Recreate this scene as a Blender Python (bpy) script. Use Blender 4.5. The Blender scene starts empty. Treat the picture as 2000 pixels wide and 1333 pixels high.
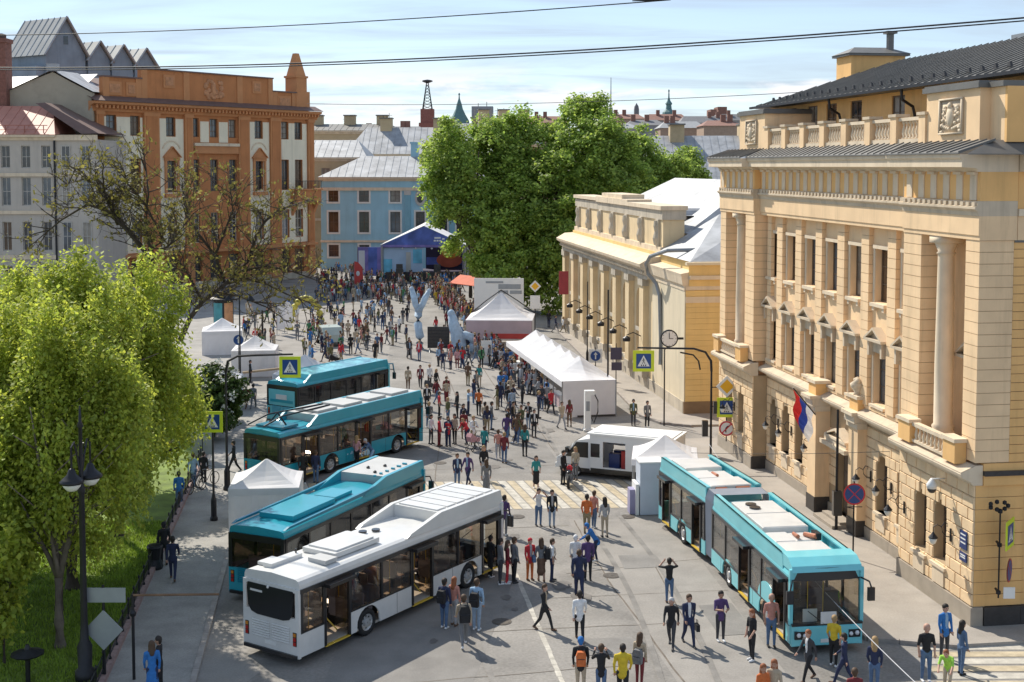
import bpy, math, random
import numpy as np
from mathutils import Vector, Matrix
# ------------------------------------------------------------------ camera, sky, sun
scn = bpy.context.scene
COL = scn.collection
PITCH, FOC, EYE = math.radians(3.5), 2500.0, 16.5
cam = bpy.data.objects.new('camera', bpy.data.cameras.new('camera'))
COL.objects.link(cam)
cam.location = (0, 0, EYE)
cam.rotation_euler = (math.radians(90) - PITCH, 0, 0)
cam.data.sensor_width = 36
cam.data.lens = 45
cam.data.shift_y = -(341.5 - FOC * math.tan(PITCH)) / 2000
cam.data.clip_start = 0.5
cam.data.clip_end = 9000
scn.camera = cam
SUN_EL, SUN_AZ = math.radians(44), math.atan2(-0.585, 0.81)      # azimuth from +Y towards +X
sunv = Vector((math.sin(SUN_AZ) * math.cos(SUN_EL), math.cos(SUN_AZ) * math.cos(SUN_EL), math.sin(SUN_EL)))
sl = bpy.data.lights.new('sun', 'SUN')
sl.energy, sl.angle, sl.color = 3.1, math.radians(0.55), (1.0, 0.93, 0.81)
so = bpy.data.objects.new('sun', sl)
so.rotation_euler = (-sunv).to_track_quat('-Z', 'Y').to_euler()
so.location = (-60, 90, 120)
COL.objects.link(so)
w = bpy.data.worlds.new('World')
scn.world = w
w.use_nodes = True
nt = w.node_tree
nt.nodes.clear()
N = nt.nodes.new
out = N('ShaderNodeOutputWorld'); bg = N('ShaderNodeBackground')
sky = N('ShaderNodeTexSky'); sky.sky_type = 'NISHITA'; sky.sun_disc = False
sky.sun_elevation, sky.sun_rotation = SUN_EL, SUN_AZ
sky.air_density, sky.dust_density, sky.ozone_density = 0.9, 0.2, 1.3
bg.inputs['Strength'].default_value = 0.096
tc = N('ShaderNodeTexCoord')
sep = N('ShaderNodeSeparateXYZ'); nt.links.new(tc.outputs['Generated'], sep.inputs[0])
# thin high cloud: direction projected on a plane overhead
dv = N('ShaderNodeMath'); dv.operation = 'ADD'; nt.links.new(sep.outputs['Z'], dv.inputs[0]); dv.inputs[1].default_value = 0.10
def vdiv(axis, k):
    a = N('ShaderNodeMath'); a.operation = 'DIVIDE'; nt.links.new(sep.outputs[axis], a.inputs[0]); nt.links.new(dv.outputs[0], a.inputs[1])
    b = N('ShaderNodeMath'); b.operation = 'MULTIPLY'; nt.links.new(a.outputs[0], b.inputs[0]); b.inputs[1].default_value = k
    return b
cx, cy = vdiv('X', 0.55), vdiv('Y', 1.5)
cmb = N('ShaderNodeCombineXYZ'); nt.links.new(cx.outputs[0], cmb.inputs[0]); nt.links.new(cy.outputs[0], cmb.inputs[1])
def cloud(scale, det, lo, hi, dist, vec):
    n = N('ShaderNodeTexNoise'); n.inputs['Scale'].default_value = scale; n.inputs['Detail'].default_value = det
    n.inputs['Distortion'].default_value = dist; n.inputs['Roughness'].default_value = 0.58
    nt.links.new(vec, n.inputs['Vector'])
    r = N('ShaderNodeMapRange'); r.inputs[1].default_value = lo; r.inputs[2].default_value = hi; r.interpolation_type = 'SMOOTHSTEP'
    nt.links.new(n.outputs['Fac'], r.inputs[0])
    return r
c1 = cloud(1.3, 9, 0.36, 0.80, 0.9, cmb.outputs[0])
m1 = N('ShaderNodeMath'); m1.operation = 'MULTIPLY'; nt.links.new(c1.outputs[0], m1.inputs[0]); m1.inputs[1].default_value = 0.42; m1b = N('ShaderNodeMath'); m1b.operation = 'ADD'; nt.links.new(m1.outputs[0], m1b.inputs[0]); m1b.inputs[1].default_value = 0.5
# small fair-weather clouds standing low over the horizon
mp = N('ShaderNodeMapping'); mp.inputs['Scale'].default_value = (7, 7, 34); mp.inputs['Location'].default_value = (2.3, 0.4, 0.25)
nt.links.new(tc.outputs['Generated'], mp.inputs[0])
c2 = cloud(1.0, 7, 0.49, 0.60, 0.2, mp.outputs[0])
band = N('ShaderNodeMapRange'); band.inputs[1].default_value = 0.085; band.inputs[2].default_value = 0.06; band.interpolation_type = 'SMOOTHSTEP'
nt.links.new(sep.outputs['Z'], band.inputs[0])
m2 = N('ShaderNodeMath'); m2.operation = 'MULTIPLY'; nt.links.new(c2.outputs[0], m2.inputs[0]); nt.links.new(band.outputs[0], m2.inputs[1])
mx1 = N('ShaderNodeMixRGB'); nt.links.new(m1b.outputs[0], mx1.inputs[0]); nt.links.new(sky.outputs[0], mx1.inputs[1]); mx1.inputs[2].default_value = (3.05, 3.5, 4.0, 1)
mx2 = N('ShaderNodeMixRGB'); nt.links.new(m2.outputs[0], mx2.inputs[0]); nt.links.new(mx1.outputs[0], mx2.inputs[1]); mx2.inputs[2].default_value = (5.9, 5.8, 5.7, 1)
tin = N('ShaderNodeMixRGB'); tin.blend_type = 'MULTIPLY'; tin.inputs[0].default_value = 1; nt.links.new(mx2.outputs[0], tin.inputs[1]); tin.inputs[2].default_value = (0.95, 0.98, 1.03, 1)
nt.links.new(tin.outputs[0], bg.inputs['Color']); nt.links.new(bg.outputs[0], out.inputs[0])
vs = scn.view_settings
vs.view_transform = 'Standard'; vs.look = 'None'; vs.gamma = 1; vs.use_curve_mapping = False
vs.exposure = 0.93
scn.cycles.max_bounces = 8; scn.cycles.transparent_max_bounces = 12; scn.cycles.diffuse_bounces = 5
scn.cycles.use_denoising = True
R = random.Random(7)

# ------------------------------------------------------------------ measuring helpers: photo pixel -> place on the ground / at a depth
PPY = 666.5 - (341.5 - FOC * math.tan(PITCH))
def ray(px, py):
    u, q = (px - 1000) / FOC, (py - PPY) / FOC
    return u, math.cos(PITCH) - q * math.sin(PITCH), -(math.sin(PITCH) + q * math.cos(PITCH))
def G(px, py, z=0.0):
    r = ray(px, py); t = (z - EYE) / r[2]
    return r[0] * t, r[1] * t
def A(px, py, Y):
    r = ray(px, py); t = Y / r[1]
    return Vector((r[0] * t, Y, EYE + r[2] * t))

# ------------------------------------------------------------------ materials
MATS = {}
def pm(name, col, rough=0.75, metal=0.0, var=0.12, scale=1.5, bump=0.0, bscale=20, coat=0.0, spec=0.5, transl=0.0, stain=0.0, rnd=0.0, streak=False, fine=0.0):
    """principled surface with noise-driven colour variation, weather stains and fine relief"""
    if name in MATS: return MATS[name]
    m = bpy.data.materials.new(name); m.use_nodes = True
    t = m.node_tree; b = t.nodes['Principled BSDF']; n = t.nodes.new; L = t.links.new
    b.inputs['Roughness'].default_value = rough; b.inputs['Metallic'].default_value = metal
    b.inputs['Specular IOR Level'].default_value = spec
    if coat: b.inputs['Coat Weight'].default_value = coat; b.inputs['Coat Roughness'].default_value = 0.08
    co = n('ShaderNodeTexCoord')
    no = n('ShaderNodeTexNoise'); no.inputs['Scale'].default_value = scale; no.inputs['Detail'].default_value = 6
    L(co.outputs['Object'], no.inputs['Vector'])
    mp = n('ShaderNodeMapRange'); mp.inputs[1].default_value = 0.3; mp.inputs[2].default_value = 0.7
    mp.inputs[3].default_value = 1 - var; mp.inputs[4].default_value = 1 + var; L(no.outputs['Fac'], mp.inputs[0])
    fac = mp.outputs[0]
    if fine:
        n4 = n('ShaderNodeTexNoise'); n4.inputs['Scale'].default_value = scale*26; n4.inputs['Detail'].default_value = 3; L(co.outputs['Object'], n4.inputs['Vector'])
        r4 = n('ShaderNodeMapRange'); r4.inputs[1].default_value = 0.3; r4.inputs[2].default_value = 0.7; r4.inputs[3].default_value = 1-fine; r4.inputs[4].default_value = 1+fine; L(n4.outputs['Fac'], r4.inputs[0])
        mm = n('ShaderNodeMath'); mm.operation = 'MULTIPLY'; L(fac, mm.inputs[0]); L(r4.outputs[0], mm.inputs[1]); fac = mm.outputs[0]
    if rnd:
        g = n('ShaderNodeNewGeometry'); r2 = n('ShaderNodeMapRange'); r2.inputs[3].default_value = 1 - rnd; r2.inputs[4].default_value = 1 + rnd
        L(g.outputs['Random Per Island'], r2.inputs[0])
        mm = n('ShaderNodeMath'); mm.operation = 'MULTIPLY'; L(fac, mm.inputs[0]); L(r2.outputs[0], mm.inputs[1]); fac = mm.outputs[0]
    if stain:
        n3 = n('ShaderNodeTexNoise'); n3.inputs['Scale'].default_value = 0.45; n3.inputs['Detail'].default_value = 8; n3.inputs['Roughness'].default_value = 0.7
        src = co.outputs['Object']
        if streak:
            ma = n('ShaderNodeMapping'); ma.inputs['Scale'].default_value = (3.5, 3.5, 0.3); L(src, ma.inputs[0]); src = ma.outputs[0]
        L(src, n3.inputs['Vector'])
        r3 = n('ShaderNodeMapRange'); r3.inputs[1].default_value = 0.5; r3.inputs[2].default_value = 0.72; r3.inputs[3].default_value = 1; r3.inputs[4].default_value = 1 - stain
        L(n3.outputs['Fac'], r3.inputs[0])
        mm = n('ShaderNodeMath'); mm.operation = 'MULTIPLY'; L(fac, mm.inputs[0]); L(r3.outputs[0], mm.inputs[1]); fac = mm.outputs[0]
    hsv = n('ShaderNodeVectorMath'); hsv.operation = 'SCALE'; hsv.inputs[0].default_value = col[:3]; L(fac, hsv.inputs['Scale'])
    L(hsv.outputs[0], b.inputs['Base Color'])
    if bump:
        n2 = n('ShaderNodeTexNoise'); n2.inputs['Scale'].default_value = bscale; n2.inputs['Detail'].default_value = 4; L(co.outputs['Object'], n2.inputs['Vector'])
        bp = n('ShaderNodeBump'); bp.inputs['Strength'].default_value = bump; bp.inputs['Distance'].default_value = 0.02
        L(n2.outputs['Fac'], bp.inputs['Height']); L(bp.outputs[0], b.inputs['Normal'])
    if transl:
        tr = n('ShaderNodeBsdfTranslucent'); mx = n('ShaderNodeMixShader'); mx.inputs[0].default_value = transl
        L(hsv.outputs[0], tr.inputs['Color']); L(b.outputs[0], mx.inputs[1]); L(tr.outputs[0], mx.inputs[2])
        L(mx.outputs[0], t.nodes['Material Output'].inputs['Surface'])
    m.diffuse_color = (*col[:3], 1)
    MATS[name] = m
    return m
def glass(name, tint, alpha, rough=0.05):
    """tinted pane: part see-through, part mirror"""
    if name in MATS: return MATS[name]
    m = bpy.data.materials.new(name); m.use_nodes = True
    t = m.node_tree; n = t.nodes.new; L = t.links.new
    t.nodes.remove(t.nodes['Principled BSDF'])
    tr = n('ShaderNodeBsdfTransparent'); tr.inputs[0].default_value = (*tint, 1)
    gl = n('ShaderNodeBsdfGlossy'); gl.inputs['Roughness'].default_value = rough; gl.inputs['Color'].default_value = (0.9, 0.95, 1, 1)
    df = n('ShaderNodeBsdfDiffuse'); df.inputs[0].default_value = (0.02, 0.022, 0.025, 1)
    lw = n('ShaderNodeLayerWeight'); lw.inputs[0].default_value = 0.5; pw = n('ShaderNodeMath'); pw.operation = 'POWER'; L(lw.outputs['Facing'], pw.inputs[0]); pw.inputs[1].default_value = 3.2
    fr = n('ShaderNodeMapRange'); fr.inputs[3].default_value = 0.05; fr.inputs[4].default_value = 0.75; L(pw.outputs[0], fr.inputs[0])
    mx0 = n('ShaderNodeMixShader'); mx0.inputs[0].default_value = 1 - alpha; L(tr.outputs[0], mx0.inputs[1]); L(df.outputs[0], mx0.inputs[2])
    mx = n('ShaderNodeMixShader'); L(fr.outputs[0], mx.inputs[0]); L(mx0.outputs[0], mx.inputs[1]); L(gl.outputs[0], mx.inputs[2])
    L(mx.outputs[0], t.nodes['Material Output'].inputs['Surface'])
    MATS[name] = m
    return m

# ------------------------------------------------------------------ mesh building helpers
class MB:
    def __init__(s): s.v, s.f, s.mi, s.mats, s.k, s.M = [], [], [], [], 0, None
    def use(s, m):
        if m not in s.mats: s.mats.append(m)
        s.k = s.mats.index(m); return s
    def add(s, vs, fs):
        o = len(s.v)
        if s.M is not None: vs = [tuple(s.M @ Vector(p)) for p in vs]
        s.v.extend(vs); s.f.extend([[o + i for i in f] for f in fs]); s.mi.extend([s.k] * len(fs)); return s
    def box(s, x0, y0, z0, x1, y1, z1):
        return s.add([(x0,y0,z0),(x1,y0,z0),(x1,y1,z0),(x0,y1,z0),(x0,y0,z1),(x1,y0,z1),(x1,y1,z1),(x0,y1,z1)],
                     [(3,2,1,0),(4,5,6,7),(0,1,5,4),(1,2,6,5),(2,3,7,6),(3,0,4,7)])
    def obox(s, c, size, rz=0.0):
        old = s.M; m = Matrix.Translation(c) @ Matrix.Rotation(rz, 4, 'Z'); s.M = m if old is None else old @ m
        a, b, d = size[0]/2, size[1]/2, size[2]/2; s.box(-a, -b, -d, a, b, d); s.M = old; return s
    def prism(s, pts, z0, z1):                      # polygon in xy, extruded in z
        n = len(pts)
        return s.add([(x,y,z0) for x,y in pts] + [(x,y,z1) for x,y in pts],
                     [list(range(n))[::-1], list(range(n,2*n))] + [(i,(i+1)%n,n+(i+1)%n,n+i) for i in range(n)])
    def prismy(s, pts, y0, y1):                     # polygon in xz, extruded in y
        n = len(pts)
        return s.add([(x,y0,z) for x,z in pts] + [(x,y1,z) for x,z in pts],
                     [list(range(n)), list(range(n,2*n))[::-1]] + [(i,n+i,n+(i+1)%n,(i+1)%n) for i in range(n)])
    def prismx(s, pts, x0, x1):                     # polygon in yz, extruded in x
        n = len(pts)
        return s.add([(x0,y,z) for y,z in pts] + [(x1,y,z) for y,z in pts],
                     [list(range(n))[::-1], list(range(n,2*n))] + [(i,(i+1)%n,n+(i+1)%n,n+i) for i in range(n)])
    def tube(s, p0, p1, r0, r1=None, n=8, cap=True):
        r1 = r0 if r1 is None else r1
        p0, p1 = Vector(p0), Vector(p1); d = p1 - p0
        if d.length < 1e-6: return s
        q = d.to_track_quat('Z', 'Y'); vs = []
        for p, r in ((p0, r0), (p1, r1)):
            for i in range(n):
                a = 2*math.pi*i/n; vs.append(tuple(p + q @ Vector((r*math.cos(a), r*math.sin(a), 0))))
        fs = [(i,(i+1)%n,n+(i+1)%n,n+i) for i in range(n)]
        if cap: fs += [list(range(n))[::-1], list(range(n,2*n))]
        return s.add(vs, fs)
    def path(s, pts, r, n=6):
        rs = r if isinstance(r, (list, tuple)) else [r]*len(pts)
        pts = [Vector(p) for p in pts]; vs, fs = [], []
        for i, p in enumerate(pts):
            d = pts[min(i+1,len(pts)-1)] - pts[max(i-1,0)]
            q = d.to_track_quat('Z', 'Y')
            vs += [tuple(p + q @ Vector((rs[i]*math.cos(2*math.pi*k/n), rs[i]*math.sin(2*math.pi*k/n), 0))) for k in range(n)]
        for i in range(len(pts)-1):
            fs += [(i*n+k, i*n+(k+1)%n, (i+1)*n+(k+1)%n, (i+1)*n+k) for k in range(n)]
        fs += [list(range(n))[::-1], list(range((len(pts)-1)*n, len(pts)*n))]
        return s.add(vs, fs)
    def lathe(s, prof, c=(0,0,0), n=12):            # profile of (r, z) from bottom to top
        vs, fs = [], []
        for r, z in prof:
            vs += [(c[0]+r*math.cos(2*math.pi*k/n), c[1]+r*math.sin(2*math.pi*k/n), c[2]+z) for k in range(n)]
        for i in range(len(prof)-1):
            fs += [(i*n+k, i*n+(k+1)%n, (i+1)*n+(k+1)%n, (i+1)*n+k) for k in range(n)]
        fs += [list(range(n))[::-1], list(range((len(prof)-1)*n, len(prof)*n))]
        return s.add(vs, fs)
    def ball(s, c, r, n=8, sx=1, sy=1, sz=1):
        vs, fs = [], []
        k = n//2 + 1
        for i in range(k):
            t = -math.pi/2 + math.pi*i/(k-1)
            vs += [(c[0]+sx*r*math.cos(t)*math.cos(2*math.pi*j/n), c[1]+sy*r*math.cos(t)*math.sin(2*math.pi*j/n), c[2]+sz*r*math.sin(t)) for j in range(n)]
        for i in range(k-1):
            fs += [(i*n+j, i*n+(j+1)%n, (i+1)*n+(j+1)%n, (i+1)*n+j) for j in range(n)]
        return s.add(vs, fs)
    def quad(s, *p): return s.add(list(p), [list(range(len(p)))])
    def build(s, name, mat=None, parent=None, smooth=False, loc=None, rz=None):
        me = bpy.data.meshes.new(name); me.from_pydata([tuple(p) for p in s.v], [], s.f)
        for m in (s.mats or [mat]): me.materials.append(m)
        if len(s.mats) > 1: me.polygons.foreach_set('material_index', s.mi)
        if smooth: me.polygons.foreach_set('use_smooth', [True]*len(s.f))
        o = bpy.data.objects.new(name, me); COL.objects.link(o)
        if parent: o.parent = parent
        if loc is not None: o.location = loc
        if rz is not None: o.rotation_euler = (0, 0, rz)
        return o
def tag(o, label, cat, group=None, kind=None):
    if label: o['label'] = label
    if cat: o['category'] = cat
    if group: o['group'] = group
    if kind: o['kind'] = kind
    return o
def thing(name, label, cat, loc=(0,0,0), rz=0.0, group=None):
    o = bpy.data.objects.new(name, None); COL.objects.link(o)
    o.empty_display_size = 0.3; o.location = loc; o.rotation_euler = (0, 0, rz)
    return tag(o, label, cat, group)
def struct(o): o['kind'] = 'structure'; return o
def inst(o, name, parent, loc, rz=0.0, sc=None):    # another piece sharing the same mesh
    c = o.copy(); COL.objects.link(c); c.name = name; c.parent = parent; c.location = loc; c.rotation_euler = (0,0,rz)
    if sc: c.scale = sc
    return c
def copy_tree(o, loc, rz, label=None):
    c = o.copy(); COL.objects.link(c); c.location = loc; c.rotation_euler = (0,0,rz)
    if label: c['label'] = label
    for ch in list(o.children):
        k = ch.copy(); COL.objects.link(k); k.parent = c
        for g in ch.children:
            j = g.copy(); COL.objects.link(j); j.parent = k
    return c
def arc(cx, cz, r, a0, a1, n):
    return [(cx + r*math.cos(math.radians(a0+(a1-a0)*i/n)), cz + r*math.sin(math.radians(a0+(a1-a0)*i/n))) for i in range(n+1)]
# ------------------------------------------------------------------ palette
ASPH = pm('asphalt', (0.250, 0.234, 0.214), 0.9, fine=.14, var=0.21, scale=0.35, bump=0.25, bscale=40, stain=0.30)
ASPH2 = pm('asphalt_repair', (0.222, 0.210, 0.195), 0.92, fine=.1, var=0.14, scale=0.8, bump=0.25, bscale=40, stain=0.2)
ASPH3 = pm('asphalt_pale', (0.282, 0.262, 0.238), 0.92, fine=.1, var=0.12, scale=0.6, bump=0.25, bscale=40, stain=0.2)
PAVE = pm('pavement_grey', (0.31, 0.295, 0.272), 0.9, fine=.12, var=0.16, scale=0.7, bump=0.2, stain=0.3)
PAVER = pm('pavement_pale', (0.35, 0.315, 0.275), 0.9, fine=.08, var=0.1, scale=0.6, bump=0.2, stain=0.2)
KERB = pm('kerb_granite', (0.30, 0.27, 0.245), 0.8, var=0.2, scale=3, bump=0.2)
PINK = pm('pink_granite', (0.30, 0.2, 0.18), 0.8, var=0.2, scale=4)
WHITEP = pm('road_paint_white', (0.48, 0.45, 0.39), 0.8, fine=.12, var=0.22, scale=2.5, stain=0.45)
YELP = pm('road_paint_yellow', (0.46, 0.385, 0.265), 0.8, fine=.12, var=0.22, scale=2.5, stain=0.45)
SEAM = pm('seam_tar', (0.15, 0.125, 0.10), 0.9, var=0.3, scale=3)
STONE = pm('facade_cream', (0.82, 0.585, 0.35), 0.85, var=0.09, scale=0.8, bump=0.12, stain=0.20, streak=True)
STONE_B = pm('facade_block', (0.80, 0.585, 0.355), 0.88, var=0.12, scale=1.2, bump=0.5, bscale=9, rnd=0.10, stain=.15)
STONE_D = pm('facade_joint', (0.45, 0.33, 0.20), 0.9, var=0.1, scale=1)
TRIM = pm('trim_stone', (0.70, 0.575, 0.42), 0.85, var=0.08, scale=1.2, stain=0.25, streak=True)
TRIMG = pm('trim_grey', (0.59, 0.485, 0.355), 0.85, var=0.1, scale=1.5, stain=0.3, streak=True)
ENDW = pm('end_wall_ochre_shade', (0.80, 0.475, 0.185), 0.85, var=0.08, scale=0.8, bump=0.12, stain=0.18, streak=True)  # cream facade paint with the end wall's shade mixed into its colour
BLACKG = pm('black_granite', (0.045, 0.04, 0.038), 0.45, var=0.2, scale=5)
PLINTH = pm('plinth_stone', (0.36, 0.31, 0.25), 0.8, var=0.1, scale=2)
METROOF = pm('roof_dark_metal', (0.16, 0.155, 0.145), 0.55, metal=0.3, var=0.14, scale=1.2)
METLIGHT = pm('roof_pale_metal', (0.36, 0.37, 0.385), 0.55, metal=0.25, var=0.22, scale=0.6, stain=0.4)
DARKM = pm('dark_iron', (0.022, 0.022, 0.026), 0.45, metal=0.4, var=0.15, scale=6)
PANE = pm('window_pane', (0.035, 0.042, 0.05), 0.12, var=0.5, scale=0.7, spec=0.8)
FRAME = pm('window_frame_brown', (0.13, 0.09, 0.06), 0.6, var=0.15, scale=4)
FRAMEW = pm('window_frame_pale', (0.5, 0.47, 0.42), 0.6, var=0.1, scale=4)
WHITE = pm('white_paint', (0.78, 0.78, 0.76), 0.5, var=0.03)
FABW = pm('tent_fabric_white', (0.80, 0.79, 0.80), 0.8, var=0.03, scale=2, transl=0.22)
STEEL = pm('grey_steel', (0.28, 0.29, 0.30), 0.45, metal=0.5, var=0.1, scale=4)
GREYS = pm('sign_back_grey', (0.30, 0.32, 0.34), 0.5, metal=0.3, var=0.08, scale=2)

# ------------------------------------------------------------------ ground
gb = MB(); gb.use(ASPH)
xs = [-4000, -400, -60, -30, 0, 30, 60, 400, 4000]; ys = [-300, 0, 30, 60, 90, 130, 200, 400, 1000, 8000]
for i in range(len(xs)-1):
    for j in range(len(ys)-1):
        gb.quad((xs[i],ys[j],0),(xs[i+1],ys[j],0),(xs[i+1],ys[j+1],0),(xs[i],ys[j+1],0))
struct(gb.build('ground'))
STREET = Vector((-0.139, 0.990, 0))
def sheet(name, pts, z, mat, **k):
    b = MB(); b.use(mat); b.quad(*[(x, y, z) for x, y in pts]); return struct(b.build(name, **k))
for i, (pts, m) in enumerate([
    ([(-1.5,38),(0.1,50.5),(-3.2,60),(-6.0,60),(-6,38)], ASPH2), ([(5.6,38),(3.85,50),(2.6,59),(7.4,59),(9.0,40),(9.0,38)], ASPH3),
    ([(-4,68),(3,68),(0,89),(-8,89)], ASPH2), ([(-20,90),(-9,90),(-14,150),(-32,150)], ASPH3), ([(-6,96),(2,96),(-1,125),(-8,125)], ASPH3),
    ([(-11.2,46),(-8.2,41),(-9.2,38),(-10.4,38)], ASPH3)]):
    sheet('asphalt_patch', pts, 0.004, m)
sb = MB(); sb.use(SEAM)
def seam(p, q, wd, z=0.008):
    p, q = Vector((*p, z)), Vector((*q, z)); d = (q-p).normalized(); n = Vector((-d.y, d.x, 0))*wd/2
    k = 10; rr = random.Random(int(p.x*100)); offs = [rr.uniform(-0.04, 0.04) for _ in range(k+1)]
    for i in range(k):
        a, b = p.lerp(q, i/k) + n/(wd/2)*offs[i], p.lerp(q, (i+1)/k) + n/(wd/2)*offs[i+1]
        sb.quad(a-n, b-n, b+n, a+n)
for p, q, wd in [((3.85,50),(5.7,39),0.07), ((2.9,58.8),(3.85,50),0.06), ((-9,68),(3,70),0.05), ((6.7,40),(5.9,52),0.05), ((-1,44.5),(6,45.4),0.04),
                 ((-3.4,40),(3.5,41.4),0.04), ((2.2,51),(8,53),0.04), ((-2,75),(-7,115),0.06), ((1,78),(-3.2,110),0.06), ((-8,88),(2,92),0.05),
                 ((-6,56.5),(2.6,58),0.04), ((1.1,48),(8.4,49),0.03), ((-4,64),(-4.6,88),0.05), ((3.3,66),(1.2,84),0.05)]: seam(p, q, wd)
struct(sb.build('asphalt_seam'))
lb = MB(); lb.use(WHITEP)
p, q = Vector((0.15,51,0.01)), Vector((1.75,39,0.01)); n = Vector((0.99,0.13,0))*0.09
rr = random.Random(3)
for i in range(24):
    a, b = p.lerp(q, i/24), p.lerp(q, (i+0.97)/24); lb.quad(a-n*rr.uniform(.8,1.1), b-n*rr.uniform(.8,1.1), b+n*rr.uniform(.8,1.1), a+n*rr.uniform(.8,1.1))
struct(lb.build('lane_line'))
# manholes, drain grates, oil marks and scuffs on the asphalt
MANH = pm('manhole_iron', (0.10,0.085,0.07), .6, metal=.4, var=.25, scale=6)
for px_, py_ in ((1195,1125),(980,1215),(1240,1290),(1010,1010),(760,600),(905,700),(1225,1010),(860,905),(1010,860)):
    x, y = G(px_, py_); b = MB(); b.use(MANH); b.lathe([(.36,0.0),(.36,.014),(.30,.014),(.30,.019),(0,.019)], (x,y,.004), 16); b.lathe([(.05,.019),(.05,.024)], (x,y,.004), 6); struct(b.build('manhole_cover'))
OIL = pm('asphalt_oil_mark', (0.155,0.142,0.13), 0.85, fine=.12, var=0.25, scale=2)
rr = random.Random(12)
def near_clear(x, y, r, done):
    return all(math.hypot(x-a, y-c) > r+d+.1 for a, c, d in done)
done = []
for i in range(300):
    x, y, r = rr.uniform(-7, 9), rr.uniform(40, 100), rr.uniform(.12, .5)
    if y > 60 and y < 67.5 or not near_clear(x, y, r, done): continue
    if len(done) > 44: break
    done.append((x, y, r)); b = MB(); b.use(OIL); b.quad(*[(x+r*(.6+.4*rr.random())*math.cos(k*.449), y+r*(.9+.8*rr.random())*math.sin(k*.449), .020) for k in range(14)]); struct(b.build('asphalt_mark'))
for pts in ([(4.6,51.6),(6.3,51.9),(6.1,53.6),(4.5,53.4)], [(-2.9,52.2),(-1.2,52.6),(-1.9,55.6),(-3.4,55.1)], [(7.3,44.1),(8.6,44.3),(8.3,47.5),(7.0,47.2)], [(.9,70.5),(2.2,70.6),(1.8,73.4),(.5,73.2)], [(-4.5,74.5),(-2.6,74.8),(-3.3,78.0),(-5.2,77.6)], [(2.6,42.3),(4.4,42.5),(4.2,44.0),(2.5,43.8)]):
    sheet('asphalt_patch', pts, 0.0145, ASPH2 if pts[0][0] > 0 else OIL)
TYRE = pm('tyre_track', (0.205,0.192,0.176), 0.88, fine=.16, var=0.3, scale=1.2)
for i, (x0, y0, x1, y1, bend) in enumerate(((6.6,39,5.0,60,.5),(4.8,39,3.2,60,.5),(-.4,39,-2.2,59,-.6),(2.9,68,-1.5,100,.8),(1.1,68,-3.3,100,.8))):
    b = MB(); b.use(TYRE); n_ = 18; rr = random.Random(i)
    for k in range(n_):
        q = []
        for u in (k/n_, (k+1)/n_): q.append((x0+(x1-x0)*u+bend*math.sin(u*3.14), y0+(y1-y0)*u))
        wd = .11; b.quad((q[0][0]-wd,q[0][1],.026),(q[0][0]+wd,q[0][1],.026),(q[1][0]+wd,q[1][1],.026),(q[1][0]-wd,q[1][1],.026))
    struct(b.build('tyre_track'))
# zebra across the street: stripes of white and yellow laid side by side, along the street
zr = bpy.data.objects.new('crosswalk', None); COL.objects.link(zr); zr['kind'] = 'structure'
zd = Vector((0.235, -0.972, 0))
for i in range(42):
    x0 = -11.9 + i*0.47; far = Vector((x0 - 1.35, 66.25 + (x0)*0.05, 0.012)); L = 5.65
    wv = Vector((0.2, 0.012, 0)); b = MB(); b.use(WHITEP if i % 2 else YELP)
    b.quad(far-wv, far+zd*L-wv, far+zd*L+wv, far+wv); b.build('stripe', parent=zr)
zr2 = bpy.data.objects.new('crosswalk', None); COL.objects.link(zr2); zr2['kind'] = 'structure'
for i in range(10):
    y = 37.2 + i*0.62; b = MB(); b.use(WHITEP if i % 2 else YELP); x0 = 14.05 + (43.4-y)*-0.12
    b.quad((x0,y,0.012),(22,y+0.06,0.012),(22,y+0.52,0.012),(x0,y+0.46,0.012)); b.build('stripe', parent=zr2)
# ------------------------------------------------------------------ pavements, kerbs, lawn
KX = lambda y: -10.09 - 0.1385*(y-40.07)
LX = lambda y: -12.95 - 0.1385*(y-40.07)
def slab(name, pts, z, mat):
    b = MB(); b.use(mat); b.prism(pts, -0.3, z); return struct(b.build(name))
slab('pavement', [(LX(26),26),(KX(26)-0.22,26),(KX(92)-0.22,92),(LX(92),92)], 0.13, PAVE)
CR, DR = Vector((16.38, 44.74, 0)), Vector((-0.1409, 0.990, 0)); NR = Vector((-0.990, -0.1409, 0))
def RB(s, o): p = CR + DR*s + NR*o; return (p.x, p.y)
slab('pavement', [RB(-1.6,-20), RB(32,-20), RB(32,4.0), RB(-0.5,4.0), RB(-1.6,1.2)], 0.13, PAVER)
slab('pavement', [(30,82.2),(30,130),(4.4,130),(8.6,83.6),(9.6,81.2),(11.4,80.3)], 0.13, PAVER)
slab('pavement', [(LX(92),92),(KX(92)-3,92),(-22,100),(-30,150),(-75,150),(-75,92)], 0.13, PAVE)
def kerb(name, p, q, n, mat=KERB, wd=0.2, z=0.15):
    p, q = Vector((*p,0)), Vector((*q,0)); d = (q-p); L = d.length/n; ang = math.atan2(d.y, d.x)
    root = bpy.data.objects.new(name, None); COL.objects.link(root); root['kind'] = 'structure'; root.location = p; root.rotation_euler = (0,0,ang)
    b = MB(); b.use(mat); b.box(0.012,-wd/2,-0.2,L-0.012,wd/2,z); o = b.build('kerb_stone', parent=root)
    for i in range(1, n): inst(o, 'kerb_stone', root, (i*L, 0, 0))
kerb('kerb', (KX(28)-0.11,28), (KX(92)-0.11,92), 60)
kerb('kerb', RB(-0.5,4.1), RB(32.1,4.1), 32)
kerb('kerb', RB(-1.7,1.15), RB(-0.5,4.1), 3)
kerb('kerb', (8.5,83.6), (4.35,130), 40)
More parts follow.
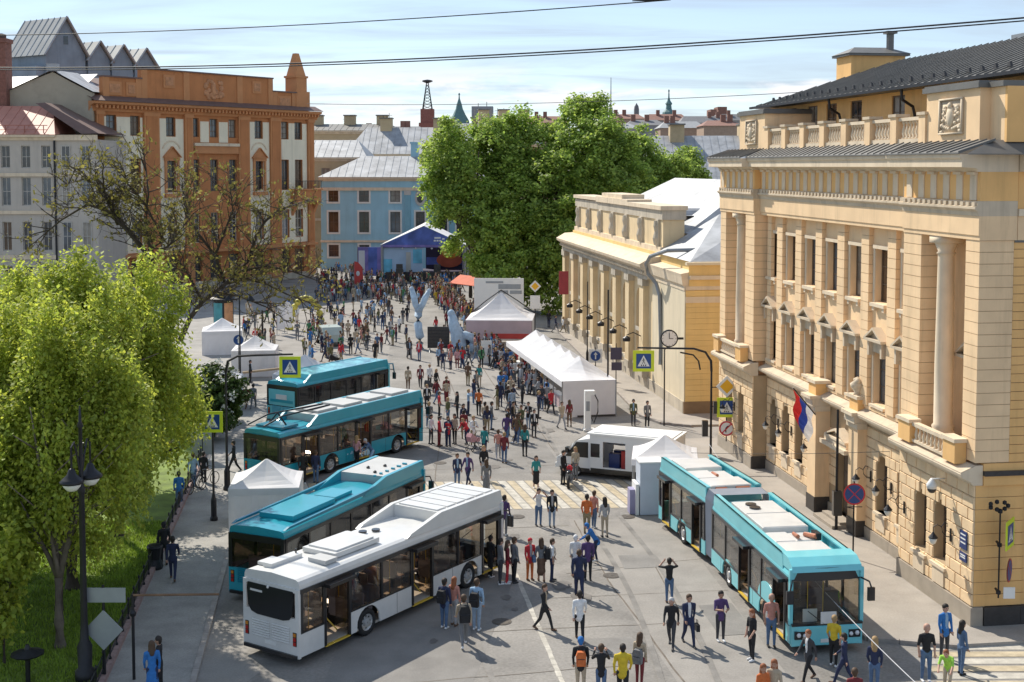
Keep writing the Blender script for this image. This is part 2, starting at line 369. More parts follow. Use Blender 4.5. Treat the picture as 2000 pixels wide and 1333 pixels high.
kerb('kerb', (11.4,80.2), (9.55,81.15), 3); kerb('kerb', (9.55,81.15), (8.5,83.6), 3)
kerb('lawn_edging', (LX(28)-0.12,28), (LX(92)-0.12,92), 50, PINK, 0.26, 0.3)
GRASS = pm('grass_base', (0.15, 0.21, 0.035), 0.9, var=0.35, scale=1.3, stain=0.35)
slab('lawn', [(-70,26),(LX(26)-0.25,26),(LX(92)-0.25,92),(-70,92)], 0.16, GRASS)
BLADE = pm('grass_blade', (0.24, 0.34, 0.04), 0.7, var=0.3, scale=0.8, rnd=0.35, transl=0.4)
def numesh(name, V, F, mat, parent=None, loc=None):
    """V (n,3) float, F (m,4) int -> one object, quickly"""
    me = bpy.data.meshes.new(name); me.vertices.add(len(V)); me.vertices.foreach_set('co', V.astype(np.float32).ravel())
    k = F.shape[1]; me.loops.add(F.size); me.loops.foreach_set('vertex_index', F.astype(np.int32).ravel())
    me.polygons.add(len(F)); me.polygons.foreach_set('loop_start', np.arange(0, F.size, k, dtype=np.int32))
    me.update(calc_edges=True); me.materials.append(mat)
    o = bpy.data.objects.new(name, me); COL.objects.link(o)
    if parent: o.parent = parent
    if loc is not None: o.location = loc
    return o
rg = np.random.default_rng(5)
n = 42000
gy = rg.uniform(36.5, 58, n); gx = -12.95 - 0.1385*(gy-40.07) - 0.3 - rg.uniform(0, 1, n)**1.3*8.5
h = rg.uniform(0.06, 0.2, n); a = rg.uniform(0, 6.283, n); wd = 0.028
V = np.empty((n,3,3)); V[:,0] = np.stack([gx-wd*np.cos(a), gy-wd*np.sin(a), np.full(n,.15)],1); V[:,1] = np.stack([gx+wd*np.cos(a), gy+wd*np.sin(a), np.full(n,.15)],1)
V[:,2] = np.stack([gx+rg.normal(0,.05,n), gy+rg.normal(0,.05,n), .15+h],1)
o = numesh('grass', V.reshape(-1,3), np.arange(3*n).reshape(-1,3), BLADE); o['kind'] = 'stuff'
# park railing along the lawn edging: posts and rails each a piece
pr = thing('park_railing', 'low black iron railing along the pink edging of the lawn', 'railing')
nb = 46
for i in range(nb):
    y = 30 + i*1.25; x = LX(y) - 0.12
    b = MB(); b.use(DARKM); b.lathe([(.05,.28),(.05,.36),(.025,.4),(.022,.95),(.045,1.0),(.03,1.06),(.0,1.12)], (x,y,0), 6); b.build('post', parent=pr)
    if i < nb-1:
        x2, y2 = LX(y+1.25)-0.12, y+1.25
        for z in (0.45, 0.92):
            b = MB(); b.use(DARKM); b.tube((x,y,z),(x2,y2,z),0.018,n=5); b.build('rail', parent=pr)
        b = MB(); b.use(DARKM)
        for k in range(1,6):
            t = k/6; b.tube((x+(x2-x)*t, y+(y2-y)*t, .45), (x+(x2-x)*t, y+(y2-y)*t, .92), 0.01, n=4)
        b.build('bar_panel', parent=pr)

# ------------------------------------------------------------------ wall pieces used by the buildings
def wallbox(b, x0, x1, z0, z1, y0, y1, ops):
    """wall between x0..x1, z0..z1 with openings (xc, width, zbottom, ztop, arched); y0 outer face side / y1 other face"""
    ya, yb = min(y0,y1), max(y0,y1)
    ops = sorted(ops); x = x0
    for xc, wd, zb, zt, ar in ops:
        l, r = xc-wd/2, xc+wd/2
        if l > x: b.box(x, ya, z0, l, yb, z1)
        if zb > z0: b.box(l, ya, z0, r, yb, zb)
        if ar:
            zs = zt - wd/2
            for k in range(8):
                a0, a1 = math.pi*k/8, math.pi*(k+1)/8
                xa, xb2 = xc+wd/2*math.cos(a0), xc+wd/2*math.cos(a1); za, zb2 = zs+wd/2*math.sin(a0), zs+wd/2*math.sin(a1)
                b.prismy([(xb2,zb2),(xa,za),(xa,z1),(xb2,z1)], ya, yb)
        elif zt < z1: b.box(l, ya, zt, r, yb, z1)
        x = r
    if x < x1: b.box(x, ya, z0, x1, yb, z1)
PANES = [PANE, PANE, PANE, pm('window_pane_sky', (.09,.11,.13), .1, var=.5, scale=.5, spec=.8), pm('window_pane_curtain', (.26,.235,.20), .25, var=.3, scale=1.2, spec=.6), pm('window_pane_brown', (.10,.06,.035), .15, var=.4, scale=.8, spec=.7)]
rw = random.Random(55)
def window(parent, xc, zb, wd, ht, y, sgn=1, nx=2, nz=3, frame=FRAME, fw=0.07, arched=False, pane=PANE, name='window'):
    """frame with glazing bars; its pane is a sub-part.  sgn = outward direction along y"""
    b = MB(); b.use(frame); t = 0.06*sgn
    ya, yb = min(y,y+t), max(y,y+t); x0, x1, z1 = xc-wd/2, xc+wd/2, zb+ht
    b.box(x0,ya,zb,x0+fw,yb,z1); b.box(x1-fw,ya,zb,x1,yb,z1); b.box(x0+fw,ya,zb,x1-fw,yb,zb+fw)
    if not arched: b.box(x0+fw,ya,z1-fw,x1-fw,yb,z1)
    else: b.box(x0+fw,ya,z1-wd/2-fw/2,x1-fw,yb,z1-wd/2+fw/2)
    for i in range(1,nx): b.box(x0+wd*i/nx-fw/3,ya,zb+fw,x0+wd*i/nx+fw/3,yb,z1-fw)
    yc, yd = min(y,y+t*.6), max(y,y+t*.6)
    for j in range(1,nz): b.box(x0+fw,yc,zb+ht*j/nz-fw/3,x1-fw,yd,zb+ht*j/nz+fw/3)
    o = b.build(name, parent=parent)
    p = MB(); p.use(rw.choice(PANES) if pane is PANE else pane); yy = y + t*0.3
    if arched: p.add([(xc+wd/2*math.cos(math.pi*k/10), yy, z1-wd/2+wd/2*math.sin(math.pi*k/10)) for k in range(11)] + [(x0,yy,zb),(x1,yy,zb)], [list(range(13))])
    else: p.quad((x0+.01,yy,zb+.01),(x1-.01,yy,zb+.01),(x1-.01,yy,z1-.01),(x0+.01,yy,z1-.01))
    p.build('pane', parent=o)
    return o
def pediment(b, xc, z, wd, ht, y, pr, sgn=1):
    ya, yb = min(y,y+pr*sgn), max(y,y+pr*sgn); e = 0.11
    b.box(xc-wd/2,ya,z,xc+wd/2,yb,z+e)
    b.prismy([(xc-wd/2,z+e),(xc-wd/2+.16,z+e),(xc,z+ht-e),(xc+wd/2-.16,z+e),(xc+wd/2,z+e),(xc,z+ht)], ya, yb)
    yi = y+pr*sgn*.4; b.prismy([(xc-wd/2+.1,z+e),(xc+wd/2-.1,z+e),(xc,z+ht-.08)], min(y,yi), max(y,yi))
def baluster(name, parent, h, mat, r=0.1):
    b = MB(); b.use(mat); b.lathe([(r,0),(r,.06*h),(r*.55,.12*h),(r*.95,.35*h),(r*.6,.62*h),(r*.42,.8*h),(r*.8,.9*h),(r*.9,h)], (0,0,0), 8)
    return b.build(name, parent=parent, smooth=True)
# ------------------------------------------------------------------ the cream theatre-like building on the right.  x = along the facade away from us, y = out to the street
rb = thing('cream_palace', 'cream three-storey palace with pilasters, pediments and a balustraded roof along the right pavement', 'building', (CR.x, CR.y, 0), math.atan2(0.990, -0.1409))
LB = 30.0
def rbuild(b, name, smooth=False): return b.build(name, parent=rb, smooth=smooth)
# walls
GFN = [(2.5,0.95,1.7,4.05,True),(4.1,0.95,1.7,4.05,True)]
GFC = [(7.3,1.05,1.6,4.1,True),(9.4,1.05,1.6,4.1,True),(17.3,1.05,1.6,4.1,True),(19.2,1.05,1.6,4.1,True),(21.1,1.05,1.6,4.1,True),(23.0,1.05,1.6,4.1,True),(13.45,1.5,0.35,3.5,False)]
GFF = [(26.0,0.95,1.7,4.05,True),(28.0,0.95,1.7,4.05,True)]
b = MB(); b.use(STONE_D)
wallbox(b, 0.02, 5.95, 0.8, 5.2, -0.03, -0.5, GFN); wallbox(b, 5.95, 24.05, 0.4, 5.2, -0.83, -1.3, GFC); wallbox(b, 24.05, 29.97, 0.8, 5.2, -0.03, -0.5, GFF)
b.box(5.5,-0.83,0.8,5.95,-0.5,5.2); b.box(24.05,-0.83,0.8,24.5,-0.5,5.2)
rbuild(b, 'ground_floor_wall')
UPC = [7.03+2.68*k for k in range(7)]
b = MB(); b.use(STONE)
upo = [(x,1.3,10.65,12.95,False) for x in UPC]; loo = [(x,1.3,6.25,8.45,False) for x in UPC]
wallbox(b, 5.0, 25.0, 5.9, 9.9, -0.8, -1.25, loo); wallbox(b, 5.0, 25.0, 9.9, 13.9, -0.8, -1.25, upo)
for x0, x1, wx in ((0.98,4.47,2.35),(25.5,29.0,26.9)):
    wallbox(b, x0-.3, x1+.3, 6.0, 9.9, -1.3, -1.7, [(wx,1.1,6.7,8.75,False)]); wallbox(b, x0-.3, x1+.3, 9.9, 13.9, -1.3, -1.7, [(wx,1.1,10.95,13.05,False)])
rbuild(b, 'upper_wall')
b = MB(); b.use(STONE); b.box(0.4,-19.6,5.2,29.6,-1.75,13.9); b.box(0.4,-19.6,0.1,29.6,-1.35,5.2); rbuild(b, 'inner_wall')
# plinth: pale stone at the street, black granite round the piers and the end
b = MB(); b.use(PLINTH); b.box(-0.06,-0.4,0.02,5.98,0.07,0.8); b.box(24.02,-0.4,0.02,30.0,0.07,0.8); b.box(5.98,-1.25,0.02,12.5,-0.74,0.62); b.box(14.5,-1.25,0.02,24.02,-0.74,0.62); rbuild(b, 'plinth')
for q in [(-0.10,-0.42-1.4*(i+1)+.006,0.02,0.4,-0.42-1.4*i-.006,0.8) for i in range(14)]+[(23.96,-0.84,0.02,24.01,0.05,0.8),(15.18,-0.82,0.02,16.22,-0.06,0.85),(10.98,-0.82,0.02,12.02,-0.34,0.85)]:
    b = MB(); b.use(BLACKG); b.box(*q); rbuild(b, 'black_plinth')

# rusticated blocks, each its own piece
def blocks(x0, x1, z0, z1, y, ops, ch=0.44, cw=0.82, lim=[0]):
    nrow = round((z1-z0)/ch)
    rrb = random.Random(int(x0*10))
    for r in range(nrow):
        za, zb = z0+(z1-z0)*r/nrow+.012, z0+(z1-z0)*(r+1)/nrow-.012
        cuts = [x0, x1]
        gaps = []
        for xc, wd, ob, ot, ar in ops:
            if zb > ob and za < ot:
                hw = wd/2
                if ar and za > ot-wd/2: hw = math.sqrt(max((wd/2)**2-((za+zb)/2-(ot-wd/2))**2, 0.01))
                gaps.append((xc-hw-.02, xc+hw+.02))
        gaps.sort(); x = x0; spans = []
        for l, r_ in gaps:
            if l > x: spans.append((x,l))
            x = max(x, r_)
        if x < x1: spans.append((x,x1))
        for l, r_ in spans:
            off = (cw/2 if r % 2 else 0.0); xs_ = [l]
            k = math.ceil((l-x0-off)/cw+.05)
            while x0+off+k*cw < r_-.22:
                if x0+off+k*cw > l+.22: xs_.append(x0+off+k*cw)
                k += 1
            xs_.append(r_)
            for i in range(len(xs_)-1):
                bb = MB(); bb.use(STONE_B); u, v = xs_[i]+.012, xs_[i+1]-.012; e = .02; pr = y+.045+rrb.uniform(-.008,.012)
                bb.add([(u,y-.02,za),(v,y-.02,za),(v,y-.02,zb),(u,y-.02,zb),(u+e,pr,za+e),(v-e,pr,za+e),(v-e,pr,zb-e),(u+e,pr,zb-e)],
                       [(4,7,6,5),(0,4,5,1),(1,5,6,2),(2,6,7,3),(3,7,4,0)])
                if lim[0] < 295: rbuild(bb, 'stone_block'); lim[0] += 1
                else:
                    if 'rest' not in globals(): globals()['rest'] = MB(); globals()['rest'].use(STONE_B)
                    o_ = len(rest.v); rest.v += bb.v; rest.f += [[o_+q for q in f] for f in bb.f]; rest.mi += [0]*len(bb.f)
blocks(0.0, 5.98, 0.82, 5.2, -0.03, GFN)
blocks(6.0, 12.0, 0.64, 5.1, -0.83, GFC)
blocks(15.2, 24.0, 0.64, 5.1, -0.83, GFC)
blocks(24.0, 30.0, 0.82, 5.2, -0.03, GFF)
o = rbuild(rest, 'stone_block'); o['kind'] = 'stuff'
for xc, wd, zb, zt, ar in GFN+GFF: window(rb, xc, zb, wd, zt-zb, -0.45, 1, 2, 3, arched=True)
for xc, wd, zb, zt, ar in GFC[:-1]: window(rb, xc, zb, wd, zt-zb, -1.22, 1, 2, 3, arched=True)
for xc, y in [(q[0],0.0) for q in GFN+GFF] + [(q[0],-0.8) for q in GFC[:-1]]:
    b = MB(); b.use(TRIM); b.box(xc-.6,y-.3,1.48,xc+.6,y+.12,1.6); b.box(xc-.45,y-.02,0.85,xc+.45,y+.06,1.46); rbuild(b, 'window_sill')
# entrance: two piers, canopy, door
for x0, yf in ((11.0,-.38),(15.2,-.1)):
    b = MB(); b.use(STONE); b.box(x0,-0.82,0.85,x0+1.0,yf,5.2); rbuild(b, 'entrance_pier')
    b = MB(); b.use(TRIM); b.box(x0-.1,-0.78,4.95,x0+1.1,yf+.08,5.2); b.box(x0-.06,-.8,5.2,x0+1.06,yf+.2,5.55); b.box(x0-.1,-.8,5.55,x0+1.1,yf+.34,5.7); b.use(ENDW); b.box(x0+.05,-.78,5.7,x0+.95,yf,6.25); b.use(TRIM); b.box(x0-.04,-.8,6.25,x0+1.04,yf+.08,6.4); rbuild(b, 'pedestal')
b = MB(); b.use(TRIM); b.lathe([(.2,0),(.12,.1),(.3,.35),(.33,.5),(.15,.62),(.2,.7),(.0,.8)], (11.5,-.55,6.4), 10); b.ball((11.35,-.5,7.0),.16); b.ball((11.66,-.6,7.02),.14); rbuild(b, 'urn', True)
b = MB(); b.use(TRIM); b.box(12.05,-0.8,3.55,14.95,-0.2,3.75); b.box(12.2,-0.8,3.75,14.8,-0.35,3.95); pediment(b, 13.45, 3.95, 2.4, .55, -0.8, .5); rbuild(b, 'door_canopy')
b = MB(); b.use(FRAME); b.box(12.72,-1.2,0.4,13.42,-1.1,3.4); b.box(13.48,-1.2,0.4,14.18,-1.1,3.4)
for x in (12.82, 13.58):
    for z in (.6, 1.6, 2.5): b.box(x,-1.1,z,x+.5,-1.07,z+.75)
rbuild(b, 'door')
b = MB(); b.use(PLINTH); b.box(12.3,-0.8,0.02,14.6,0.2,0.28); b.box(12.4,-0.8,0.28,14.5,-0.2,0.4); rbuild(b, 'doorstep')
# string course over the ground floor
def course(name, segs, prof, mat):
    for x0, x1, yb in segs:
        b = MB(); b.use(mat)
        b.prismx([(yb+p, z) for p, z in prof], x0, x1); rbuild(b, name)
SEG3 = [(-0.02,5.96,0.0),(5.98,24.0,-0.82),(24.02,30.0,0.0)]
course('string_course', SEG3, [(-.3,5.2),(.06,5.2),(.14,5.32),(.2,5.34),(.5,5.5),(.54,5.62),(.5,5.68),(.0,5.9),(-.3,5.92)], TRIM)
b = MB(); b.use(TRIMG)
for x0,x1,y in SEG3: b.add([(x0,y+.54,5.685),(x1,y+.54,5.685),(x1,y+.0,5.915),(x0,y+.0,5.915)], [(0,1,2,3)])
rbuild(b, 'course_flashing')
# dado band below the first-floor windows, with small recessed panels
b = MB(); b.use(STONE)
b.box(5.98,-0.8,5.93,24.0,-0.66,6.05)
for k in range(7):
    for dx in (-1.05,-.35,.35,1.05): b.box(UPC[k]+dx-.28,-0.8,5.62,UPC[k]+dx+.28,-0.70,5.92)
rbuild(b, 'dado_band')
# pavilion piers and giant columns
def pier(x0, x1, y0, y1, z0, z1, mat=STONE, name='pier', ch=0.42):
    b = MB(); b.use(STONE_D); b.box(x0+.02,y0,z0,x1-.02,y1-.025,z1); b.use(mat)
    n_ = round((z1-z0)/ch)
    for i in range(n_): b.box(x0,y0-.001,z0+(z1-z0)*i/n_+.012,x1,y1,z0+(z1-z0)*(i+1)/n_-.012)
    rbuild(b, name)
for x0, x1 in ((0.0,0.98),(4.47,5.98),(24.02,25.5),(29.0,30.0)): pier(x0, x1, -1.28, 0.0, 6.0, 13.9)
for k in range(6): pier(UPC[k]+1.34-.40, UPC[k]+1.34+.40, -0.8, -0.60, 6.05, 13.9, name='pilaster')
for x0 in (5.98, 23.1): pier(x0, x0+.6, -.8, -.62, 6.05, 13.9, name='pilaster')
for x in (3.35, 27.4):
    b = MB(); b.use(TRIM); b.box(x-.5,-.95,5.95,x+.5,.02,6.35); b.box(x-.45,-.92,13.62,x+.45,-.0,13.9)
    b.lathe([(.44,6.35),(.46,6.45),(.38,6.55),(.42,6.65),(.345,6.75),(.345,9.0),(.30,13.1),(.31,13.2),(.36,13.22),(.30,13.3),(.42,13.6),(.42,13.62)], (x,-.46,0), 18)
    rbuild(b, 'column', True)
# first and second floor windows, sills, pediments
for k, x in enumerate(UPC):
    window(rb, x, 10.65, 1.3, 2.3, -1.12, 1, 2, 3); window(rb, x, 6.25, 1.3, 2.2, -1.12, 1, 2, 3)
    b = MB(); b.use(TRIM); b.box(x-.72,-.8,10.48,x+.72,-.56,10.63); b.box(x-.6,-.8,10.3,x-.4,-.62,10.48); b.box(x+.4,-.8,10.3,x+.6,-.62,10.48); rbuild(b, 'window_sill')
    b = MB(); b.use(TRIM); b.box(x-.80,-.8,10.65,x-.65,-.75,12.95); b.box(x+.65,-.8,10.65,x+.80,-.75,12.95); b.box(x-.78,-.8,12.96,x+.78,-.70,13.12); rbuild(b, 'window_surround')
    b = MB(); b.use(TRIMG); b.box(x-.66,-.8,8.5,x+.66,-.68,9.0); pediment(b, x, 9.0, 1.75, .62, -.8, .42); b.box(x-.72,-.8,8.35,x-.56,-.5,9.0); b.box(x+.56,-.8,8.35,x+.72,-.5,9.0); rbuild(b, 'pediment')
    b = MB(); b.use(TRIM); b.box(x-.72,-.8,6.1,x+.72,-.6,6.22); b.box(x-.76,-.8,6.24,x-.65,-.74,8.35); b.box(x+.65,-.8,6.24,x+.76,-.74,8.35); rbuild(b, 'window_sill')
for x in (2.35, 26.9):
    window(rb, x, 10.95, 1.1, 2.1, -1.65, 1, 2, 3); window(rb, x, 6.7, 1.1, 2.05, -1.65, 1, 2, 3)
    b = MB(); b.use(TRIM); b.box(x-.7,-1.3,10.78,x+.7,-1.08,10.93); b.box(x-.6,-1.3,10.3,x+.6,-1.22,10.76); rbuild(b, 'window_sill')
    b = MB(); b.use(TRIMG); b.box(x-.7,-1.3,8.8,x+.7,-1.18,9.35); pediment(b, x, 9.35, 1.9, .7, -1.3, .5); rbuild(b, 'pediment')
    b = MB(); b.use(TRIM); b.box(x-.7,-1.3,6.5,x+.7,-1.1,6.66); b.box(x-1.0,-1.3,6.0,x-.7,-1.22,13.9); rbuild(b, 'window_sill')
# loggia balustrades on the string course
for x0, x1, ped in ((0.98,4.47,((.6,1.5),(4.2,5.2))),(25.5,29.0,((24.8,25.7),(28.8,29.7)))):
    b = MB(); b.use(TRIM); b.box(x0+.3,.16,5.9,x1-.1,.36,6.0); b.box(x0+.3,.14,6.52,x1-.1,.38,6.66); rbuild(b, 'loggia_rail')
    for i in range(9):
        if i == 0: bo = baluster('baluster', rb, .52, TRIM, .09); bo.location = (x0+.55,.26,6.0)
        else: inst(bo, 'baluster', rb, (x0+.55+i*.31,.26,6.0))
    for p0, p1 in ped:
        b = MB(); b.use(ENDW); b.box(p0,.02,5.86,p1,.46,6.62); b.use(TRIM); b.box(p0-.06,.01,6.62,p1+.06,.52,6.76); rbuild(b, 'pedestal')
# entablature: architrave, moulding, frieze panels and brackets, cornice
SEGE = [(-0.04,5.98,0.03),(6.0,24.0,-0.32),(24.02,30.04,0.03)]
course('architrave', SEGE, [(-1.4,13.9),(.0,13.9),(.0,14.05),(.04,14.07),(.04,14.75),(-1.4,14.75)], STONE)
course('moulding', SEGE, [(-1.4,14.752),(.06,14.752),(.08,14.9),(.2,15.0),(.2,15.08),(.1,15.1),(.1,15.28),(-1.4,15.28)], TRIMG)
course('frieze', SEGE, [(-1.4,15.282),(.0,15.282),(.0,16.3),(-1.4,16.3)], ENDW)
for x0, x1, yb in SEGE:
    n_ = max(4, round((x1-x0)/0.98)); st = (x1-x0)/n_
    for i in range(n_):
        b = MB(); b.use(TRIM); xc = x0+st*(i+.5)
        b.box(xc-.26,yb,15.3,xc+.2,yb+.04,16.2); b.box(xc-.30,yb,16.2,xc+.24,yb+.16,16.297)
        rbuild(b, 'frieze_panel')
    b = MB(); b.use(TRIMG); m_ = int((x1-x0)/.42)
    for i in range(m_): b.box(x0+.1+i*.42,yb+.1,15.1,x0+.3+i*.42,yb+.17,15.24)
    o = rbuild(b, 'dentil'); o['kind'] = 'stuff'
course('cornice', SEGE, [(-1.4,16.302),(.1,16.302),(.16,16.42),(.5,16.45),(.72,16.47),(.72,16.72),(.8,16.8),(.8,16.92),(-1.4,16.92)], TRIM)
# sloping metal skirt with standing seams
b = MB(); b.use(METROOF)
for x0, x1, yb in SEGE:
    b.add([(x0,yb+.86,16.925),(x1,yb+.86,16.925),(x1,-.5,17.4),(x0,-.5,17.4),(x0,yb+.86,16.98),(x1,yb+.86,16.98),(x1,-.5,17.43),(x0,-.5,17.43)], [(0,1,2,3),(4,7,6,5),(0,4,5,1),(1,5,6,2),(3,7,4,0)])
    for i in range(int((x1-x0)/.6)+1):
        x = x0+.02+i*.6; b.add([(x,yb+.85,16.985),(x+.03,yb+.85,16.985),(x+.03,-.5,17.435),(x,-.5,17.435),(x,yb+.85,17.03),(x+.03,yb+.85,17.03),(x+.03,-.5,17.48),(x,-.5,17.48)], [(4,7,6,5),(0,3,7,4),(1,5,6,2),(0,4,5,1)])
rbuild(b, 'roof_skirt')
# attic blocks with relief panels
for x0, x1, lab in ((1.13,5.26,0),(24.0,28.2,1)):
    b = MB(); b.use(STONE); b.box(x0,-4,17.3,x1,-.5,19.3); b.box(x0-1.0,-4,17.3,x0-.001,-.9,19.3) if lab == 0 else b.box(x1+.001,-4,17.3,x1+1.1,-.9,19.3); rbuild(b, 'attic_block')
    b = MB(); b.use(METROOF); b.box(x0-.12,-4.1,19.302,x1+.12,-.36,19.5); (b.box(x0-1.1,-4.1,19.302,x0-.122,-.76,19.5) if lab == 0 else b.box(x1+.122,-4.1,19.302,x1+1.2,-.76,19.5))
    b.box(x0-.05,-4,19.5,x1+.05,-.42,19.56); rbuild(b, 'attic_cap')
    c = (x0+x1)/2
    b = MB(); b.use(TRIMG); b.box(c-.85,-.5,17.75,c+.85,-.47,18.95)
    for x_,z_,w_,h_ in ((c,18.96,1.8,.07),(c,17.68,1.8,.07)): b.box(x_-w_/2,-.5,z_,x_+w_/2,-.4,z_+h_)
    for s_ in (-1,1): b.box(c+s_*.86-.04,-.5,17.75,c+s_*.86+.04,-.4,18.96)
    b.use(TRIM); b.ball((c,-.44,18.35),.34,10,.8,.4,1.15); b.ball((c,-.4,18.75),.13,8,1,.7,1)
    rq = random.Random(4)
    for s_ in (-1,1):
        for i in range(9): b.ball((c+s_*(.32+.05*i),-.45,18.15+.5*math.sin(i*.5)+rq.uniform(-.06,.06)), .1+.02*rq.random(), 6, 1.3,.6,.7)
        for i in range(5): b.ball((c+s_*(.15+.14*i),-.45,17.9+.03*i), .09, 6, 1.2,.6,.8)
    rbuild(b, 'relief_panel', True)
b = MB(); b.use(ENDW); b.box(-0.02,-19.5,17.35,.12,-4.0,19.2); b.box(-.02,-4.0,17.35,.129,-.9,19.3); rbuild(b, 'end_parapet')
b = MB(); b.use(METROOF); b.box(-.2,-19.5,19.2,.3,-4.1,19.36); rbuild(b, 'parapet_cap')
# roof balustrade
b = MB(); b.use(TRIM); b.box(5.3,-.85,17.38,24.0,-.5,17.6); b.box(5.3,-.82,18.32,24.0,-.52,18.46); rbuild(b, 'balustrade_rail')
first = True; first_b = None
for k in range(8):
    x = 5.5 + k*2.58
    bb = MB(); bb.use(STONE); bb.box(x-.28,-.9,17.4,x+.28,-.42,18.5); bb.use(TRIMG); bb.box(x-.36,-.98,18.5,x+.36,-.36,18.62); bb.box(x-.32,-.94,17.3,x+.32,-.4,17.4); rbuild(bb, 'pedestal')
    if k < 7:
        for i in range(6):
            p = (x+.55+i*.3, -.67, 17.6)
            if first_b is None: first_b = baluster('baluster', rb, .72, TRIM, .12); first_b.location = p
            else: inst(first_b, 'baluster', rb, p)
# set-back attic storey and its roof
b = MB(); b.use(ENDW); wx = [26.7, 23.6, 21.0, 17.9, 13.2, 9.6, 5.8]
wallbox(b, 2.0, 30.2, 17.35, 19.95, -3.0, -3.35, [(x,1.35,18.2,19.7,False) for x in wx]); b.box(2.4,-13.6,17.35,29.8,-3.4,19.9); rbuild(b, 'attic_storey')
for x in wx: window(rb, x, 18.2, 1.35, 1.5, -3.12, 1, 2, 2)
b = MB(); b.use(METROOF)
e0, e1, r0, r1 = (1.0,-2.3), (30.8,-2.3), (7.5,-8.2), (24.6,-8.2)
q = [(0.6,-2.25,19.98),(31.0,-2.25,19.98),(24.6,-8.2,22.25),(7.0,-8.2,22.25),(31.0,-14.2,19.98),(.6,-14.2,19.98)]
b.add(q, [(0,3,2,1),(1,2,4),(5,4,2,3),(0,5,3)]); b.box(.55,-14.3,19.86,31.05,-2.15,19.975)
for i in range(48):
    t = i/47; x = 1.0+29.6*t; fx = min(max(x,7.0),24.6); k = 1.0
    if x < 7.0: k = (x-.6)/6.4
    if x > 24.6: k = (31.0-x)/6.4
    y1, z1 = -2.25-5.95*k, 19.98+2.27*k
    b.add([(x,-2.25,19.985),(x+.03,-2.25,19.985),(x+.03,y1,z1+.005),(x,y1,z1+.005),(x,-2.25,20.04),(x+.03,-2.25,20.04),(x+.03,y1,z1+.05),(x,y1,z1+.05)], [(4,5,6,7),(0,3,7,4),(1,5,6,2),(0,4,5,1)])
rbuild(b, 'roof')
b = MB(); b.use(BLACKG); b.prismy([(-.14,0),(.14,0),(.06,.2),(-.06,.2)], -.05, .05); sg = rbuild(b, 'snow_guard'); sg.location = (2.4,-2.9,20.24)
for i in range(1,27): inst(sg, 'snow_guard', rb, (2.4+i*1.04,-2.9,20.24))
b = MB(); b.use(DARKM)
for x in (19.4, 11.2): b.path([(x,-2.2,19.85),(x,-2.25,19.4),(x,-2.75,19.1),(x,-2.85,18.7),(x,-2.85,17.4)], .07, 8)
b.box(.5,-2.14,19.84,31.1,-2.0,19.97); rbuild(b, 'gutter')
b = MB(); b.use(ENDW); b.box(26.9,-9.7,19.9,29.0,-6.5,22.7); b.use(METROOF); b.box(26.7,-9.9,22.7,29.2,-6.3,22.82)
b.add([(26.65,-9.95,22.83),(29.25,-9.95,22.83),(29.25,-6.25,22.83),(26.65,-6.25,22.83),(27.9,-9.1,23.25),(27.9,-7.1,23.25)], [(0,1,4),(1,2,5,4),(2,3,5),(3,0,4,5)])
b.tube((27.6,-9.1,23.0),(27.6,-9.1,24.0),.22,n=8); b.box(27.3,-9.4,24.0,27.9,-8.8,24.15); rbuild(b, 'chimney')
b = MB(); b.use(pm('old_brick', (0.22,0.10,0.075), .9, var=.25, scale=3)); b.box(9.4,-9.3,21.9,10.0,-8.7,24.1); b.box(8.3,-9.2,21.9,9.0,-8.8,22.9); b.use(STEEL); b.box(10.4,-9,22.1,11.4,-8.6,22.7); b.box(12.2,-8.8,22.1,13.4,-8.5,22.5); rbuild(b, 'chimney')
# end wall towards us: courses with the shaded side's deeper tone in their colour
b = MB(); b.use(STONE_D); b.box(.06,-19.6,.8,.5,-.42,13.9); rbuild(b, 'end_wall')
n_ = 25
for i in range(25):
    z0, z1 = 6.0+7.9*i/25, 6.0+7.9*(i+1)/25
    b = MB(); b.use(ENDW); b.box(.03,-19.5,z0+.012,.2,-1.9,z1-.012); rbuild(b, 'wall_course')
    b = MB(); b.use(ENDW); b.box(0.0,-1.88,z0+.012,.2,-1.29,z1-.012); rbuild(b, 'wall_course')
for i in range(10):
    z0, z1 = .82+4.38*i/10, .82+4.38*(i+1)/10
    b = MB(); b.use(ENDW); b.box(.03,-19.5,z0+.01,.2,-1.9,z1-.01); rbuild(b, 'wall_course')
    b = MB(); b.use(ENDW); b.box(0.0,-1.88,z0+.01,.2,-.06,z1-.01); rbuild(b, 'wall_course')
b = MB(); b.use(ENDW); b.box(-.08,-19.5,5.2,.3,-.32,5.55); b.box(-.04,-19.5,5.72,.3,-.32,5.98); b.use(BLACKG); b.box(-.16,-19.5,5.55,.3,-.32,5.72); b.use(STONE); b.box(-.02,-19.5,13.9,.3,-1.4,14.75); b.use(TRIM); b.box(-.1,-19.5,14.752,.3,-1.4,15.0); b.use(ENDW); b.box(-.0,-19.5,15.0,.3,-1.4,16.3); b.use(TRIM); b.box(-.5,-19.5,16.302,.3,-1.4,16.92); rbuild(b, 'end_cornice')
b = MB(); b.use(METROOF); b.add([(-.6,-19.5,16.93),(-.6,.85,16.93),(.2,-.5,17.42),(.2,-19.5,17.42)], [(0,1,2,3)]); b.box(-.6,-19.5,16.9,-.55,.8,16.93); b.box(-.03,-19.5,13.82,.0,-1.3,13.9); rbuild(b, 'end_skirt')
b = MB(); b.use(METROOF); b.box(.2,-19.5,17.0,29.8,-3.0,17.3); rbuild(b, 'flat_roof')
